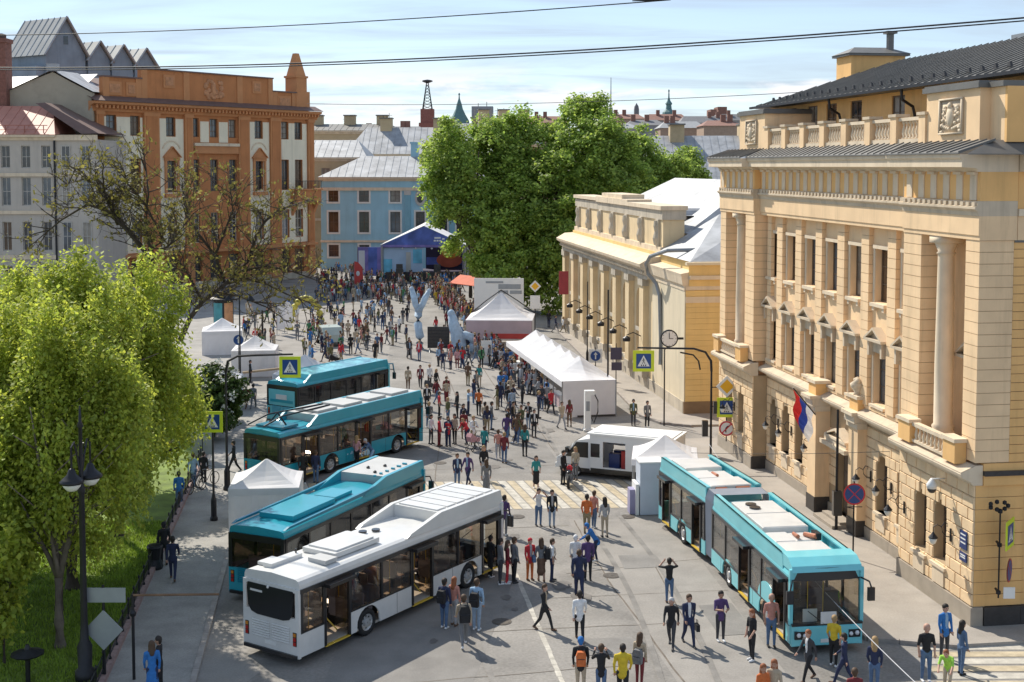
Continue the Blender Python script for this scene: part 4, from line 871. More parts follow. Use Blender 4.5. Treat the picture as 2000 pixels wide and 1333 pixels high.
for i, (a, b2, yt, Y, kd) in enumerate([
    (640,760,252,330,(1,1,'distant buff house with pale grey roof just right of the orange spire')),(740,830,246,380,(0,2,'distant grey house with dark roof left of the red lattice tower')),
    (850,960,240,420,(0,1,'distant grey house with pale roof under the green spire')),(955,1040,236,430,(1,0,'distant buff house with red roof beside the concrete block')),
    (1020,1110,226,470,(1,0,'distant buff house with red roof left of the tree top')),(1195,1260,222,480,(1,0,'distant buff house with red roof under the small dark belfry')),
    (1225,1300,233,400,(2,2,'distant blue-grey house with dark roof right of the tree top')),(1262,1345,222,520,(0,0,'distant grey house with red roof under the green church spire')),
    (1290,1380,236,380,(1,1,'distant buff house with pale roof below the church spire')),(1330,1420,226,500,(2,2,'distant blue-grey house with dark roof left of the brick blocks')),
    (1375,1450,234,360,(1,0,'distant buff house with red roof beside the palace attic')),(1395,1480,222,560,(0,2,'distant grey house with dark roof farthest right on the skyline')),
    (1180,1250,240,330,(0,1,'distant grey house with pale roof touching the tree top at right')),(660,720,262,290,(1,0,'distant buff house with red roof behind the white-roofed house'))]):
    far_house(a, b2, yt, Y, i, kd)
def farbox(name, lab, cat, px0, px1, y0, Y, mat, dep=12, extra=None):
    p0, p1 = A(px0,y0,Y), A(px1,y0,Y); t = thing(name, lab, cat, ((p0.x+p1.x)/2, Y, 0)); b = MB(); b.use(mat); hw = (p1.x-p0.x)/2; b.box(-hw,0,0,hw,dep,p0.z); b.build('wall', parent=t); return t, hw, p0.z
t, hw, H = farbox('concrete_block', 'blue-grey concrete tower block on the skyline left of the tree top', 'tower block', 921, 963, 208, 600, FAR[2])
b = MB(); b.use(FAR[0]); [b.box(-hw+1+i*1.9,-.15,H-9,-hw+1.8+i*1.9,-.01,H-1) for i in range(5)]; b.build('window', parent=t); b = MB(); b.use(DARKM); b.tube((2,4,H),(2,4,H+2.2),.15); b.tube((-2,4,H),(-2,4,H+1.6),.15); b.build('antenna', parent=t)
t, hw, H = farbox('brick_block', 'dark brick-red block on the skyline beside the palace roof', 'building', 1388, 1400, 214, 600, FROOF[0])
t, hw, H = farbox('brick_block', 'larger brick-red block with stacks on the skyline nearest the palace roof', 'building', 1402, 1420, 209, 610, FROOF[0])
# lattice tower on red brick base
p = A(834,240,620); t = thing('lattice_tower', 'dark lattice mast with a flat top over a red brick tower base on the skyline', 'tower', (p.x,620,0))
b = MB(); b.use(pm('far_brick',(.26,.10,.08),.9,var=.15)); b.box(-4,0,0,4,8,p.z); b.box(-3.2,.8,p.z,3.2,7.2,A(834,213,620).z); b.build('brick_base', parent=t)
b = MB(); b.use(DARKM); zt, zb = A(834,158,620).z, A(834,213,620).z
for sx, sy in ((-1,-1),(1,-1),(1,1),(-1,1)): b.tube((sx*2.2,4+sy*2.2,zb),(sx*.3,4+sy*.3,zt),.28,.2,5)
for i in range(9):
    k = i/9; r = 2.2*(1-k)+.3*k; z = zb+(zt-zb)*k; k2 = (i+1)/9; r2 = 2.2*(1-k2)+.3*k2; z2 = zb+(zt-zb)*k2
    for s in (-1,1): b.tube((-r*s,4-r,z),(r2*s,4-r2,z2),.13,n=4); b.tube((-r,4-r*s,z),(-r2,4+r2*s,z2),.13,n=4)
b.lathe([(.5,0),(2.6,.8),(2.4,1.4),(.4,1.8)],(0,4,zt-1),10); b.build('mast', parent=t)
# spires
def spire(name, lab, px, Y, prof_px, mat, base_r=None):
    """prof_px: (half width in photo px, y px) from bottom to top"""
    c = A(px, 240, Y); t = thing(name, lab, 'church tower', (c.x,Y,0)); b = MB(); b.use(mat)
    b.lathe([(w_*Y/FOC, A(px,y,Y).z) for w_, y in prof_px], (0,0,0), 8); b.build('spire', parent=t)
    b = MB(); b.use(FAR[1]); w0, y0 = prof_px[0]; r = w0*Y/FOC*.85; b.box(-r,-r,0,r,r,A(px,y0,Y).z); b.build('tower', parent=t); return t
VERD = pm('verdigris', (.10,.19,.19), .7, var=.15)
spire('green_spire', 'green tented spire with a thin finial on the skyline right of the lattice tower', 897, 600, [(20,242),(19,236),(12,224),(7,213),(5,204),(3,198),(1.5,193),(1,187),(2,185),(.8,182)], VERD)
spire('green_spire', 'slender green church spire with an onion and finial on the skyline left of the palace', 1306, 640, [(13,226),(12,220),(6,214),(5,206),(7,203),(3,197),(1.5,191),(1,180),(1.8,178),(.6,175)], VERD)
spire('dark_belfry', 'small dark belfry cupola on the skyline between the tree top and the church spire', 1243, 640, [(5,226),(5,214),(4,208),(1.5,204),(.6,202)], FROOF[2])
p = A(1193,225,700); t = thing('needle_mast', 'thin needle mast rising above the tree top', 'mast', (p.x,700,0)); b = MB(); b.use(FROOF[2]); b.tube((0,0,0),(0,0,A(1193,152,700).z),1.0,.15,6); b.tube((0,0,0),(0,0,p.z+4),1.6,1.0,6); b.build('needle', parent=t)
# ------------------------------------------------------------------ trees
LIME = pm('leaf_lime', (.46,.50,.07), .6, var=.15, scale=.5, rnd=.30, transl=.6)
LIME2 = pm('leaf_lime_deep', (.36,.44,.065), .6, var=.15, scale=.5, rnd=.32, transl=.56)
CHEST = pm('leaf_chestnut', (.27,.385,.075), .6, var=.22, scale=.25, rnd=.36, transl=.54)
CHEST2 = pm('leaf_chestnut_light', (.39,.50,.095), .6, var=.22, scale=.25, rnd=.36, transl=.54)
BUDS = pm('leaf_buds', (.24,.21,.05), .7, var=.25, scale=.6, rnd=.4, transl=.4)
SHRUBL = pm('leaf_shrub', (.075,.12,.02), .6, var=.2, scale=.6, rnd=.45, transl=.3)
BARK = pm('bark_grey', (.16,.13,.10), .95, var=.25, scale=4, bump=.6, bscale=12)
BARKD = pm('bark_dark', (.07,.052,.04), .95, var=.25, scale=4, bump=.5, bscale=12)
PETAL = pm('blossom_white', (.72,.70,.62), .7, var=.05, transl=.2)
rg = np.random.default_rng(11)
def leaves(name, parent, lobes, ncl, nlf, size, mat, cl_r=.7, up=.0, shell=.55, seed=1, elong=1.6, off=Vector((0,0,0))):
    """leaf clusters spread through ellipsoid lobes (cx,cy,cz,rx,ry,rz); many leaf-sized faces in one crown"""
    g = np.random.default_rng(seed); lob = np.array(lobes, float); vol = lob[:,3]*lob[:,4]*lob[:,5]; pr = vol**(2/3); pr /= pr.sum()
    k = g.choice(len(lob), ncl, p=pr)
    d = g.normal(size=(ncl,3)); d /= np.linalg.norm(d,axis=1)[:,None]
    rad = shell + (1.04-shell)*g.random(ncl)**.6
    cc = lob[k,:3] + d*rad[:,None]*lob[k,3:]
    # keep clusters out of other lobes' hearts, and open some gaps
    cr = cl_r*(.6+.8*g.random(ncl))
    nl = np.maximum((nlf*(.5+g.random(ncl))).astype(int), 3); idx = np.repeat(np.arange(ncl), nl); n = len(idx)
    dd = g.normal(size=(n,3)); dd /= np.linalg.norm(dd,axis=1)[:,None]; dd *= (g.random(n)**.5)[:,None]
    dd[:,2] *= .75 + up
    P = cc[idx] + dd*cr[idx][:,None]
    nrm = g.normal(size=(n,3)); nrm[:,2] = np.abs(nrm[:,2]) + .35; nrm += d[idx]*.5; nrm /= np.linalg.norm(nrm,axis=1)[:,None]
    t = g.normal(size=(n,3)); t[:,2] += up*2.5; t -= nrm*(t*nrm).sum(1)[:,None]; t /= np.linalg.norm(t,axis=1)[:,None]+1e-9
    s = np.cross(nrm, t); sz = size*(.6+.8*g.random(n)); a = (t*(sz*elong/2)[:,None]); b = s*(sz/2)[:,None]
    V = np.stack([P-a, P+b+nrm*(sz*.12)[:,None], P+a, P-b+nrm*(sz*.12)[:,None]],1).reshape(-1,3)
    o = numesh(name, V, np.arange(4*n).reshape(-1,4), mat, parent=parent); return o, cc
def limbs(name, parent, base, fork, ends, r0, mat, seed=2, sub=True):
    b = MB(); b.use(mat); rr = random.Random(seed); base, fork = Vector(base), Vector(fork)
    b.path([base-Vector((0,0,.2)), base+Vector((0,0,.25)), base.lerp(fork,.4)+Vector((rr.uniform(-.06,.06),0,0)), fork], [r0*1.5, r0*1.08, r0*.92, r0*.8], 10)
    for e in ends:
        e = Vector(e); m = fork.lerp(e,.5)+Vector((rr.uniform(-.25,.25),rr.uniform(-.25,.25),rr.uniform(0,.35)))*(e-fork).length*.12
        b.path([fork-Vector((0,0,r0*.3)), fork.lerp(m,.5), m, e], [r0*.6, r0*.45, r0*.32, r0*.1], 7)
        if sub:
            for q in range(3):
                s_ = fork.lerp(e,.35+.2*q); b.path([s_, s_+Vector((rr.uniform(-1,1),rr.uniform(-1,1),rr.uniform(.2,1)))*(e-fork).length*.3], [r0*.22, r0*.06], 5)
    return b.build(name, parent=parent, smooth=True)
def tree(name, label, loc, lobes, trunk_r, fork_z, ncl, nlf, size, mat, bark=BARK, cl_r=.7, up=0., seed=1, shell=.5, group=None, elong=1.6, mat2=None, spiky=False):
    t = thing(name, label, 'tree', (loc[0],loc[1],.1), 0, group)
    if spiky:
        q = random.Random(seed); ex = []
        for l in lobes:
            for _ in range(4):
                a, e = q.uniform(0,6.28), q.uniform(-.1,1.2); ex.append((l[0]+l[3]*.85*math.cos(a)*math.cos(e), l[1]+l[4]*.85*math.sin(a)*math.cos(e), l[2]+l[5]*.85*math.sin(e), l[3]*q.uniform(.2,.36), l[4]*q.uniform(.2,.36), l[5]*q.uniform(.35,.6)))
        lobes = list(lobes)+ex
    o, cc = leaves('crown', t, lobes, ncl, nlf, size, mat, cl_r, up, shell, seed, elong)
    if mat2:      # leaves of two ages mixed in one crown
        o.data.materials.append(mat2); nf = len(o.data.polygons); o.data.polygons.foreach_set('material_index', (np.random.default_rng(seed).random(nf) < .45).astype(np.int32))
    g = np.random.default_rng(seed+5); pick = cc[g.choice(len(cc), min(16,len(cc)), replace=False)]
    limbs('trunk', t, (0,0,-.1), (0,0,fork_z), [tuple(p*.92) for p in pick], trunk_r, bark, seed)
    return t
G_T = 'young lime trees along the park edge'
tree('lime_tree', 'nearest yellow-green lime tree with a pale trunk on the lawn beside the double lamp post', (-15.35,42.6), [(-.6,1.2,6.6,2.2,2.2,2.6),(.8,1.0,5.2,1.9,1.9,2.2),(-.2,1.5,8.8,1.9,1.9,2.2),(-1.6,.6,5.0,1.6,1.6,1.7),(1.3,1.5,7.4,1.6,1.5,2.0)], .19, 2.5, 777, 46, 0.101, LIME, cl_r=0.396, up=1.3, seed=3, mat2=LIME2, spiky=True)
tree('lime_tree', 'tallest yellow-green lime tree with a dark trunk behind the double lamp post', (-17.0,48.6), [(-.4,0,8.8,2.8,2.6,3.6),(.9,.6,6.0,2.3,2.2,2.6),(-1.6,-.3,6.4,2.3,2.2,2.6),(.8,.4,10.3,1.8,1.7,2.2),(-1.2,.2,10.4,1.9,1.6,1.9),(1.6,0,4.4,1.5,1.5,1.6)], .27, 3.4, 1004, 49, 0.108, LIME, BARKD, cl_r=0.432, up=1.3, seed=4, mat2=LIME2, spiky=True)
tree('lime_tree', 'round yellow-green lime tree leaning over the pavement by the crossing sign', (-17.3,55.5), [(0,0,7.4,2.9,2.6,3.4),(1.5,.2,5.4,2.2,2.2,2.4),(-1.2,.3,7.8,2.2,2.2,2.4),(1.3,.3,9.6,1.9,1.7,2.5)], .22, 2.8, 777, 49, 0.116, LIME, BARKD, cl_r=0.446, up=1.3, seed=5, mat2=LIME2, spiky=True)
tree('lime_tree', 'small bright lime tree standing farthest along the park edge beside the white-flowered shrub', (-19.2,64.5), [(0,0,6.0,2.7,2.5,3.0),(1.4,.4,4.6,2.0,2.0,2.2),(-.8,.2,7.0,1.9,1.9,2.0)], .2, 2.5, 615, 46, 0.124, LIME, BARKD, cl_r=0.468, up=1.3, seed=6, mat2=LIME2, spiky=True)
tree('lime_tree', 'broad lime tree at the left edge of the photo rising above the grey house windows', (-21.5,52.5), [(0,0,8.0,2.9,2.7,3.4),(1.2,-.4,9.6,2.0,2.0,2.4),(-1.6,.2,6.2,2.4,2.4,2.8),(1.0,0,5.4,2.2,2.2,2.4)], .25, 3.2, 907, 48, 0.116, LIME, BARKD, cl_r=0.446, up=1.3, seed=7, mat2=LIME2, spiky=True)
tree('lime_tree', 'lower green lime tree at the left edge behind the nearest lime tree', (-18.6,45.2), [(0,0,5.4,2.2,2.1,2.6),(-.8,.2,7.2,1.7,1.7,2.0),(.9,-.3,4.0,1.6,1.5,1.6)], .17, 2.4, 648, 46, 0.108, LIME2, BARKD, cl_r=0.418, up=1.3, seed=8, mat2=LIME, spiky=True)
tree('lime_tree', 'slender lime tree with an upswept crown between the two tallest lime trees', (-16.6,46.0), [(0,0,7.0,1.9,1.9,3.0),(.9,.3,9.2,1.4,1.4,2.2),(-.8,0,9.6,1.4,1.4,2.2),(1.3,.2,5.2,1.4,1.4,1.9),(2.0,.8,7.4,1.1,1.2,1.8)], .16, 2.6, 608, 46, 0.105, LIME, BARKD, cl_r=.42, up=1.3, seed=19, mat2=LIME2, spiky=True)
tree('sapling', 'slim sapling with fresh leaves at the bottom left corner of the lawn', (-16.7,41.2), [(-.3,.1,3.4,1.2,1.1,1.6),(-.7,0,1.9,1.0,1.0,1.1)], .05, 2.0, 130, 60, .13, LIME, BARKD, cl_r=.45, up=.6, seed=9, mat2=LIME2, spiky=True)
# flowering shrub
t = thing('flowering_shrub', 'rounded green shrub dotted with white blossom beside the pavement behind the lime trees', 'shrub', (-18.2,76,.1))
leaves('crown', t, [(0,0,1.9,1.6,1.6,1.6),(1.0,.3,2.6,1.2,1.2,1.3),(-1.2,.4,2.2,1.3,1.3,1.4),(.3,1,3.4,1.0,1.0,1.0)], 170, 70, .16, SHRUBL, .5, 0, .5, 12)
leaves('blossom', t, [(0,0,2.0,1.7,1.7,1.7),(1.0,.3,2.7,1.3,1.3,1.4),(-1.2,.4,2.3,1.4,1.4,1.5),(.3,1,3.5,1.1,1.1,1.1)], 120, 9, .15, PETAL, .3, 0, .9, 13, 1.0)
limbs('stem', t, (0,0,0), (0,0,.6), [(1,.3,2.4),(-1.1,.3,2.1),(.3,1,3.2),(0,-.6,1.9)], .09, BARKD, 3)
for i, (x, y, lab) in enumerate([(-20.3,81,'low dark green bush behind the white-flowered shrub'),(-24.5,88,'wide low bush under the bare trees near the square')]):
    t = thing('bush', lab, 'bush', (x,y,.1)); leaves('crown', t, [(0,0,1.3,1.9,1.6,1.3),(1.3,.3,1.1,1.3,1.2,1.1)], 120, 60, .18, SHRUBL, .5, 0, .5, 15+i); limbs('stem', t, (0,0,0), (0,0,.4), [(1,.3,1.4),(-1,.2,1.5)], .07, BARKD, 4)
# big chestnuts in the middle distance.  lobes written as photo pixels at a depth, turned into metres
def lobe(px, py, r, Y, ry=None, rz=None, base=None):
    p = A(px, py, Y); k = Y/FOC; return (p.x-base[0], p.y-base[1], p.z, r*k, (ry or r)*k, (rz or r)*k)
def big(label, base, lob, seed, ncl, mat, mat2, tr=.55):
    L = [lobe(px,py,r,Y,r,rz,base) for px,py,r,Y,rz in lob]
    return tree('chestnut_tree', label, base, L, tr, 5.5, int(ncl*1.15), 100, .27, mat, BARKD, cl_r=1.15, up=.0, seed=seed, shell=.62, elong=1.35, mat2=mat2, spiky=True)
big('large green chestnut whose crown leans over the stage roof', (-4.0,150), [(940,330,78,148,85),(880,300,50,148,55),(1000,300,72,152,70),(910,420,62,146,80),(965,470,66,144,80),(1010,400,72,148,90),(870,380,42,146,50),(955,258,30,150,26),(985,540,58,142,60)], 31, 640, CHEST, CHEST2)
big('tallest green chestnut with its crown top standing against the sky', (6.5,150), [(1140,262,70,152,60),(1150,330,98,150,85),(1080,400,95,147,100),(1190,390,92,148,85),(1060,500,80,143,85),(1120,480,85,144,90),(1030,300,64,152,60),(1145,216,36,153,22),(1090,560,60,142,55)], 32, 820, CHEST, CHEST2)
big('green chestnut on the right of the clump above the panelled parapet', (13.5,156), [(1230,330,70,156,66),(1265,380,62,155,60),(1190,310,50,156,50),(1300,350,45,158,44),(1225,430,66,152,60)], 33, 430, CHEST, CHEST2, .45)
big('smaller pale green chestnut farthest right peeping over the old building', (22,170), [(1330,345,46,170,36),(1290,340,36,170,30),(1345,318,24,172,20)], 34, 170, CHEST2, CHEST, .35)
t = tree('budding_tree', 'sparse tree with first yellowish leaves left of the big chestnut', (-5.2,160), [lobe(px,py,r,Y,r,rz,(-5.2,160)) for px,py,r,Y,rz in [(855,300,30,160,36),(845,340,22,160,30),(880,270,22,160,20)]], .25, 6, 70, 30, .33, CHEST2, BARKD, cl_r=1.1, seed=35, shell=.3)
# bare trees: limbs measured from the photo, twigs grown on them
def bare(name, label, base, limbs_px, Y, r0, seed, dep=3.0):
    t = thing(name, label, 'tree', (base[0],base[1],.1)); rr = random.Random(seed); b = MB(); b.use(BARKD); o = Vector((base[0],base[1],.1)); tw = MB(); tw.use(BARKD); tips = []
    def twig(p, d, L, r, lev):
        q = p + d*L; m = p.lerp(q,.5)+Vector((rr.gauss(0,.06),rr.gauss(0,.06),rr.gauss(0,.06)))*L
        tw.path([p,m,q],[r,r*.8,r*.45],4 if lev > 1 else 5); tips.append(q); tips.append(m)
        if lev < 3:
            for k in range(3 if lev < 2 else 2):
                a = Vector((rr.gauss(0,.6),rr.gauss(0,.75),rr.gauss(.22,.5))); nd = (d*.75+a).normalized(); twig(p.lerp(q,rr.uniform(.35,1)), nd, L*rr.uniform(.55,.8), r*.55, lev+1)
    for pts, rw in limbs_px:
        P = []; n_ = len(pts)
        for i, (px,py) in enumerate(pts):
            yy = Y + dep*rr.uniform(-1,1)*(i/n_); P.append(A(px,py,yy)-o)
        if pts is limbs_px[0][0]: P[0] = Vector((P[0].x, 0, P[0].z))
        rs = [r0*rw*(1-.62*i/(n_-1)) for i in range(n_)]; b.path(P, rs, 8)
        for i in range(n_-1):
            for k in range(5):
                p = P[i].lerp(P[i+1], rr.random())
                if i == 0 and pts is limbs_px[0][0]: continue
                d = ((P[i+1]-P[i]).normalized()*.5+Vector((rr.gauss(0,.6),rr.gauss(0,.8),rr.gauss(.35,.4)))).normalized(); twig(p, d, rr.uniform(1.1,2.4)*Y/90, r0*.20, 1)
        twig(P[-1], (P[-1]-P[-2]).normalized(), 1.5*Y/90, r0*.2, 1)
    b.build('trunk', parent=t, smooth=True); tw.build('twigs', parent=t)
    tp = np.array([tuple(x) for x in tips]); g = np.random.default_rng(seed); tp = tp[g.random(len(tp)) < .55]; n = 2; idx = np.repeat(np.arange(len(tp)), n); P = tp[idx]+g.normal(size=(len(idx),3))*.12
    a = g.normal(size=P.shape)*.085; c = g.normal(size=P.shape)*.065
    numesh('leaf_buds', np.stack([P-a,P+c,P+a,P-c],1).reshape(-1,3), np.arange(4*len(P)).reshape(-1,4), BUDS, parent=t)
    return t
bare('bare_tree', 'dark bare tree with budding twigs spreading in front of the orange building', (-25.2,88), [
    ([(285,640),(300,560),(290,500),(255,455),(215,420),(195,390)],1.0),([(290,500),(230,430),(205,380),(200,340)],.55),([(255,455),(220,415),(170,400),(120,430),(90,455)],.5),([(230,440),(200,370),(165,350),(130,360)],.4),
    ([(300,520),(285,440),(290,380),(285,330)],.5),([(290,490),(320,470),(285,400),(250,360),(240,330)],.4),([(300,500),(330,480),(360,440),(370,400)],.4)], 88, .24, 41)
bare('bare_tree', 'leaning bare tree with a slanting trunk and long right-hand branches beside the advertising column', (-22.6,95), [
    ([(352,665),(372,620),(395,590),(440,555),(485,510),(505,480)],1.0),([(440,555),(420,500),(390,460),(365,420),(360,380)],.6),([(485,510),(500,460),(520,430),(560,405),(590,395)],.6),([(395,590),(370,540),(340,500),(335,460)],.5),
    ([(440,555),(480,545),(520,555),(560,575),(600,590)],.5),([(470,530),(520,520),(570,530),(610,545)],.5),([(420,570),(470,580),(520,600),(550,620)],.4),([(420,500),(440,450),(455,410),(450,370)],.5),([(372,620),(350,560),(360,520)],.4)], 95, .22, 42)
# ------------------------------------------------------------------ buses
TEAL = pm('bus_teal', (.016,.32,.42), .3, var=.05, coat=.5, stain=.10); TEALL = pm('bus_light_teal', (.17,.57,.63), .32, var=.05, coat=.4, stain=.10); TEALD = pm('bus_deep_teal', (.008,.20,.30), .3, var=.04, coat=.4)
BWHITE = pm('bus_white', (.66,.655,.635), .36, var=.05, coat=.3, stain=.14); BGREY = pm('bus_roof_grey', (.48,.48,.47), .5, var=.06)
BBLACK = pm('bus_black', (.014,.015,.018), .3, var=.1, coat=.3); RUB = pm('tyre_rubber', (.018,.018,.019), .8, var=.1); RIM = pm('wheel_rim', (.52,.52,.52), .4, metal=.5, var=.08)
BELLOW = pm('bellows_grey', (.36,.38,.42), .7, var=.06); SEATM = pm('bus_seat', (.22,.19,.20), .8, var=.25); INTF = pm('bus_floor', (.42,.38,.33), .8, var=.1); INTW = pm('bus_inner_lining', (.62,.58,.52), .7, var=.06)
RAILY = pm('handrail_yellow', (.62,.42,.05), .45); LAMPR = pm('tail_light_red', (.45,.02,.015), .3, var=.1); LAMPA = pm('indicator_amber', (.6,.22,.02), .3); LAMPW = pm('headlight_lens', (.7,.72,.74), .15, var=.05); PLATE = pm('number_plate', (.7,.7,.68), .5)
GLS = glass('tinted_glass', (.90,.83,.75), .95); GLD = glass('dark_tinted_glass', (.5,.46,.43), .62); GLF = glass('windscreen_glass', (.82,.86,.84), .92)
def wheel(root, x, y, sgn, r=.48):
    b = MB(); b.use(RUB); n = 20; prof = [(.30,-.13),(r-.04,-.14),(r,-.10),(r,.10),(r-.04,.14),(.30,.13)]
    vs, fs = [], []
    for k in range(n):
        a = 2*math.pi*k/n
        for rr_, yy in prof: vs.append((rr_*math.cos(a), yy, rr_*math.sin(a)))
    m = len(prof)
    for k in range(n):
        for j in range(m): fs.append((k*m+j, k*m+(j+1)%m, ((k+1)%n)*m+(j+1)%m, ((k+1)%n)*m+j))
    b.add(vs, fs); wh = b.build('wheel', parent=root, smooth=True); wh.location = (x, y, r)
    b = MB(); b.use(RIM); q = sgn*.14
    def disc(rad, yy): return [(rad*math.cos(2*math.pi*k/16), yy, rad*math.sin(2*math.pi*k/16)) for k in range(16)]
    rings = [disc(.31,q*.85),disc(.27,q*.5),disc(.16,q*.3),disc(.13,q*.95),disc(.02,q)]
    vs = sum(rings, []); b.add(vs, [(j*16+k, j*16+(k+1)%16, (j+1)*16+(k+1)%16, (j+1)*16+k) for j in range(4) for k in range(16)])
    b.use(BBLACK)
    for k in range(8): a = 2*math.pi*k/8; b.ball((.21*math.cos(a), q*.42, .21*math.sin(a)), .035, 6)
    b.build('rim', parent=wh)
def sidewall(root, mat, side, x0, x1, z0, z1, wheels, y, doors=(), th=.05):
    """lower skirt panels along one side with wheel arches and door gaps"""
    cuts = [x0]
    for d0, d1 in sorted(doors): cuts += [d0, d1]
    cuts.append(x1)
    for i in range(0, len(cuts), 2):
        a, c = cuts[i], cuts[i+1]
        if c-a < .05: continue
        poly = [(a,z0)]
        for wx in sorted(wheels):
            if a < wx-.6 and wx+.6 < c: poly += [(wx-.62,z0)] + [(wx-.62*math.cos(math.pi*k/10), .48+.62*math.sin(math.pi*k/10)*.98) for k in range(1,10)] + [(wx+.62,z0)]
        poly += [(c,z0),(c,z1),(a,z1)]
        b = MB(); b.use(mat); b.prismy(poly, y-th/2, y+th/2); b.build('side_panel', parent=root)
def roofsec(b, x0, x1, W, z0, z1, crown=.06, r=.18):
    hw = W/2; pts = [(-hw,z0),(-hw,z1-r),(-hw+r*.3,z1-r*.3),(-hw+r,z1),(0,z1+crown),(hw-r,z1),(hw-r*.3,z1-r*.3),(hw,z1-r),(hw,z0)]
    b.prismx(pts[::-1], x0, x1)
def bus(name, label, loc, ang, L, wheels, doors, body, upper=None, band=BBLACK, lower_z=.34, sill=1.12, top=2.52, roof=2.95, W=2.5, section=None, doors_l=(), rear_style='open', front=True, rear=True, gls=None, group='buses shown on the square', root=None, x_off=0.0, seats=True, bars=0):
    """x forward, doors on the right (y<0)"""
    gls = gls or GLS
    t = root or thing(name, label, 'bus', (loc[0],loc[1],0), ang, group)
    x0, x1 = -L/2+x_off, L/2+x_off; hw = W/2; upper = upper or body
    wl = [x0+w_ for w_ in wheels]; dr = [(x0+a, x0+c) for a, c in doors]
    for side, dl in ((-1,dr),(1,[])):
        sidewall(t, body, side, x0+.02, x1-.02, lower_z, sill, wl, side*hw, dl) 
        b = MB(); b.use(BBLACK)
        for x in [x0+L*k/7 for k in range(1,7)]:
            if not any(a-.1 < x < c+.1 for a, c in dl) and not any(abs(x-w_) < .7 for w_ in wl): b.box(x-.008, side*hw-.03, lower_z+.02, x+.008, side*(hw+.028), sill-.02) if side > 0 else b.box(x-.008, side*(hw+.028), lower_z+.02, x+.008, side*hw+.03, sill-.02)
        b.build('panel_gap', parent=t)
        # glazing in bays between black pillars
        edges = [x0+.12]
        for a, c in sorted(dl): edges += [a, c]
        edges.append(x1-.12)
        pb = MB(); pb.use(BBLACK)
        for i in range(0, len(edges), 2):
            a, c = edges[i], edges[i+1]
            if c-a < .3: pb.box(a, side*hw-.04, sill, c, side*hw+.04, top); continue
            nb_ = max(1, round((c-a)/1.5)); st = (c-a)/nb_
            for k in range(nb_):
                u, v = a+k*st+.05, a+(k+1)*st-.05; g = MB(); g.use(gls); g.box(u, side*hw-.015, sill+.04, v, side*hw+.015, top-.04); g.build('window', parent=t)
                pb.box(a+k*st-.05, side*hw-.045, sill, a+k*st+.05, side*hw+.03, top)
            pb.box(c-.05, side*hw-.045, sill, c+.05, side*hw+.03, top); pb.box(a, side*hw-.04, sill-.0, c, side*hw+.024, sill+.05)
        pb.build('window_pillar', parent=t)
        b = MB(); b.use(band); b.box(x0+.05, side*hw-.05, top-.04, x1-.05, side*hw+.034, top+.10); b.build('upper_band', parent=t)
        for a, c in dl:       # open doorways: jambs, folded leaves, sill, handrail
            d = MB(); d.use(BBLACK)
            for xx in (a+.02, c-.10): d.box(xx, side*hw-.06, lower_z+.02, xx+.08, side*hw+.045, top)
            d.box(a, side*hw-.3, top-.12, c, side*hw+.02, top-.005); do = d.build('door_frame', parent=t)
            d = MB(); d.use(RAILY); d.box(a+.05, side*(hw+.01)-.05, lower_z-.02, c-.05, side*(hw+.01)+.05, lower_z+.03); d.build('door_sill', parent=t)
            for xx, s2 in ((a+.12,1),(c-.12,-1)):
                d = MB(); d.use(gls); d.box(xx-.02, side*hw-.55*1 if side>0 else side*hw+.02, lower_z+.2, xx+.02, side*hw-.02 if side>0 else side*hw+.55, top-.15); d.build('door_leaf', parent=t)
            d = MB(); d.use(RAILY); d.path([(a+.35, side*(hw-.35), 1.3), ((a+c)/2, side*(hw-.45), 1.0), (c-.3, side*(hw-.35), .55)], .025, 5); d.build('handrail', parent=t)
    b = MB(); b.use(upper); roofsec(b, x0+.03, x1-.03, W, top+.1, roof); b.build('roof', parent=t, smooth=False)
    b = MB(); b.use(INTF); b.box(x0+.1, -hw+.06, .30, x1-.1, hw-.06, .38); b.use(INTW); b.box(x0+.1,-hw+.07,top+.02,x1-.1,hw-.07,top+.09); b.use(BBLACK); b.box(x0+.3,-hw+.35,.16,x1-.3,hw-.35,.3); b.build('floor', parent=t)
    if seats:
        s0 = None; n_ = int((L-2.2)/.85)
        for i in range(n_):
            for yy in (.62, -.62):
                x = x0+1.2+i*.85
                if yy < 0 and any(a-.6 < x < c+.3 for a, c in dr): continue
                if s0 is None:
                    d = MB(); d.use(SEATM); d.box(-.22,-.42,.42,.24,.42,.52); d.box(-.28,-.42,.5,-.2,.42,1.1); d.use(BBLACK); d.box(-.05,-.1,0,.05,.1,.42); s0 = d.build('seat', parent=t); s0.location = (x,yy,.38)
                else: inst(s0, 'seat', t, (x,yy,.38))
        for i in range(int(L/2.2)):
            d = MB(); d.use(RAILY); x = x0+1.5+i*2.2; d.tube((x,.28,.38),(x,.28,top),.02,n=5); d.tube((x,-.28,.38),(x,-.28,top),.02,n=5); d.build('grab_pole', parent=t)
    for w_ in wl:
        for s_ in (-1,1): wheel(t, w_, s_*(hw-.16), s_)
        b = MB(); b.use(BBLACK); pts = [(w_-.6,.4)] + arc(w_,.48,.61,180,0,10) + [(w_+.6,.4)]
        b.prismy(pts, -hw+.36, hw-.36); b.build('wheel_arch', parent=t)
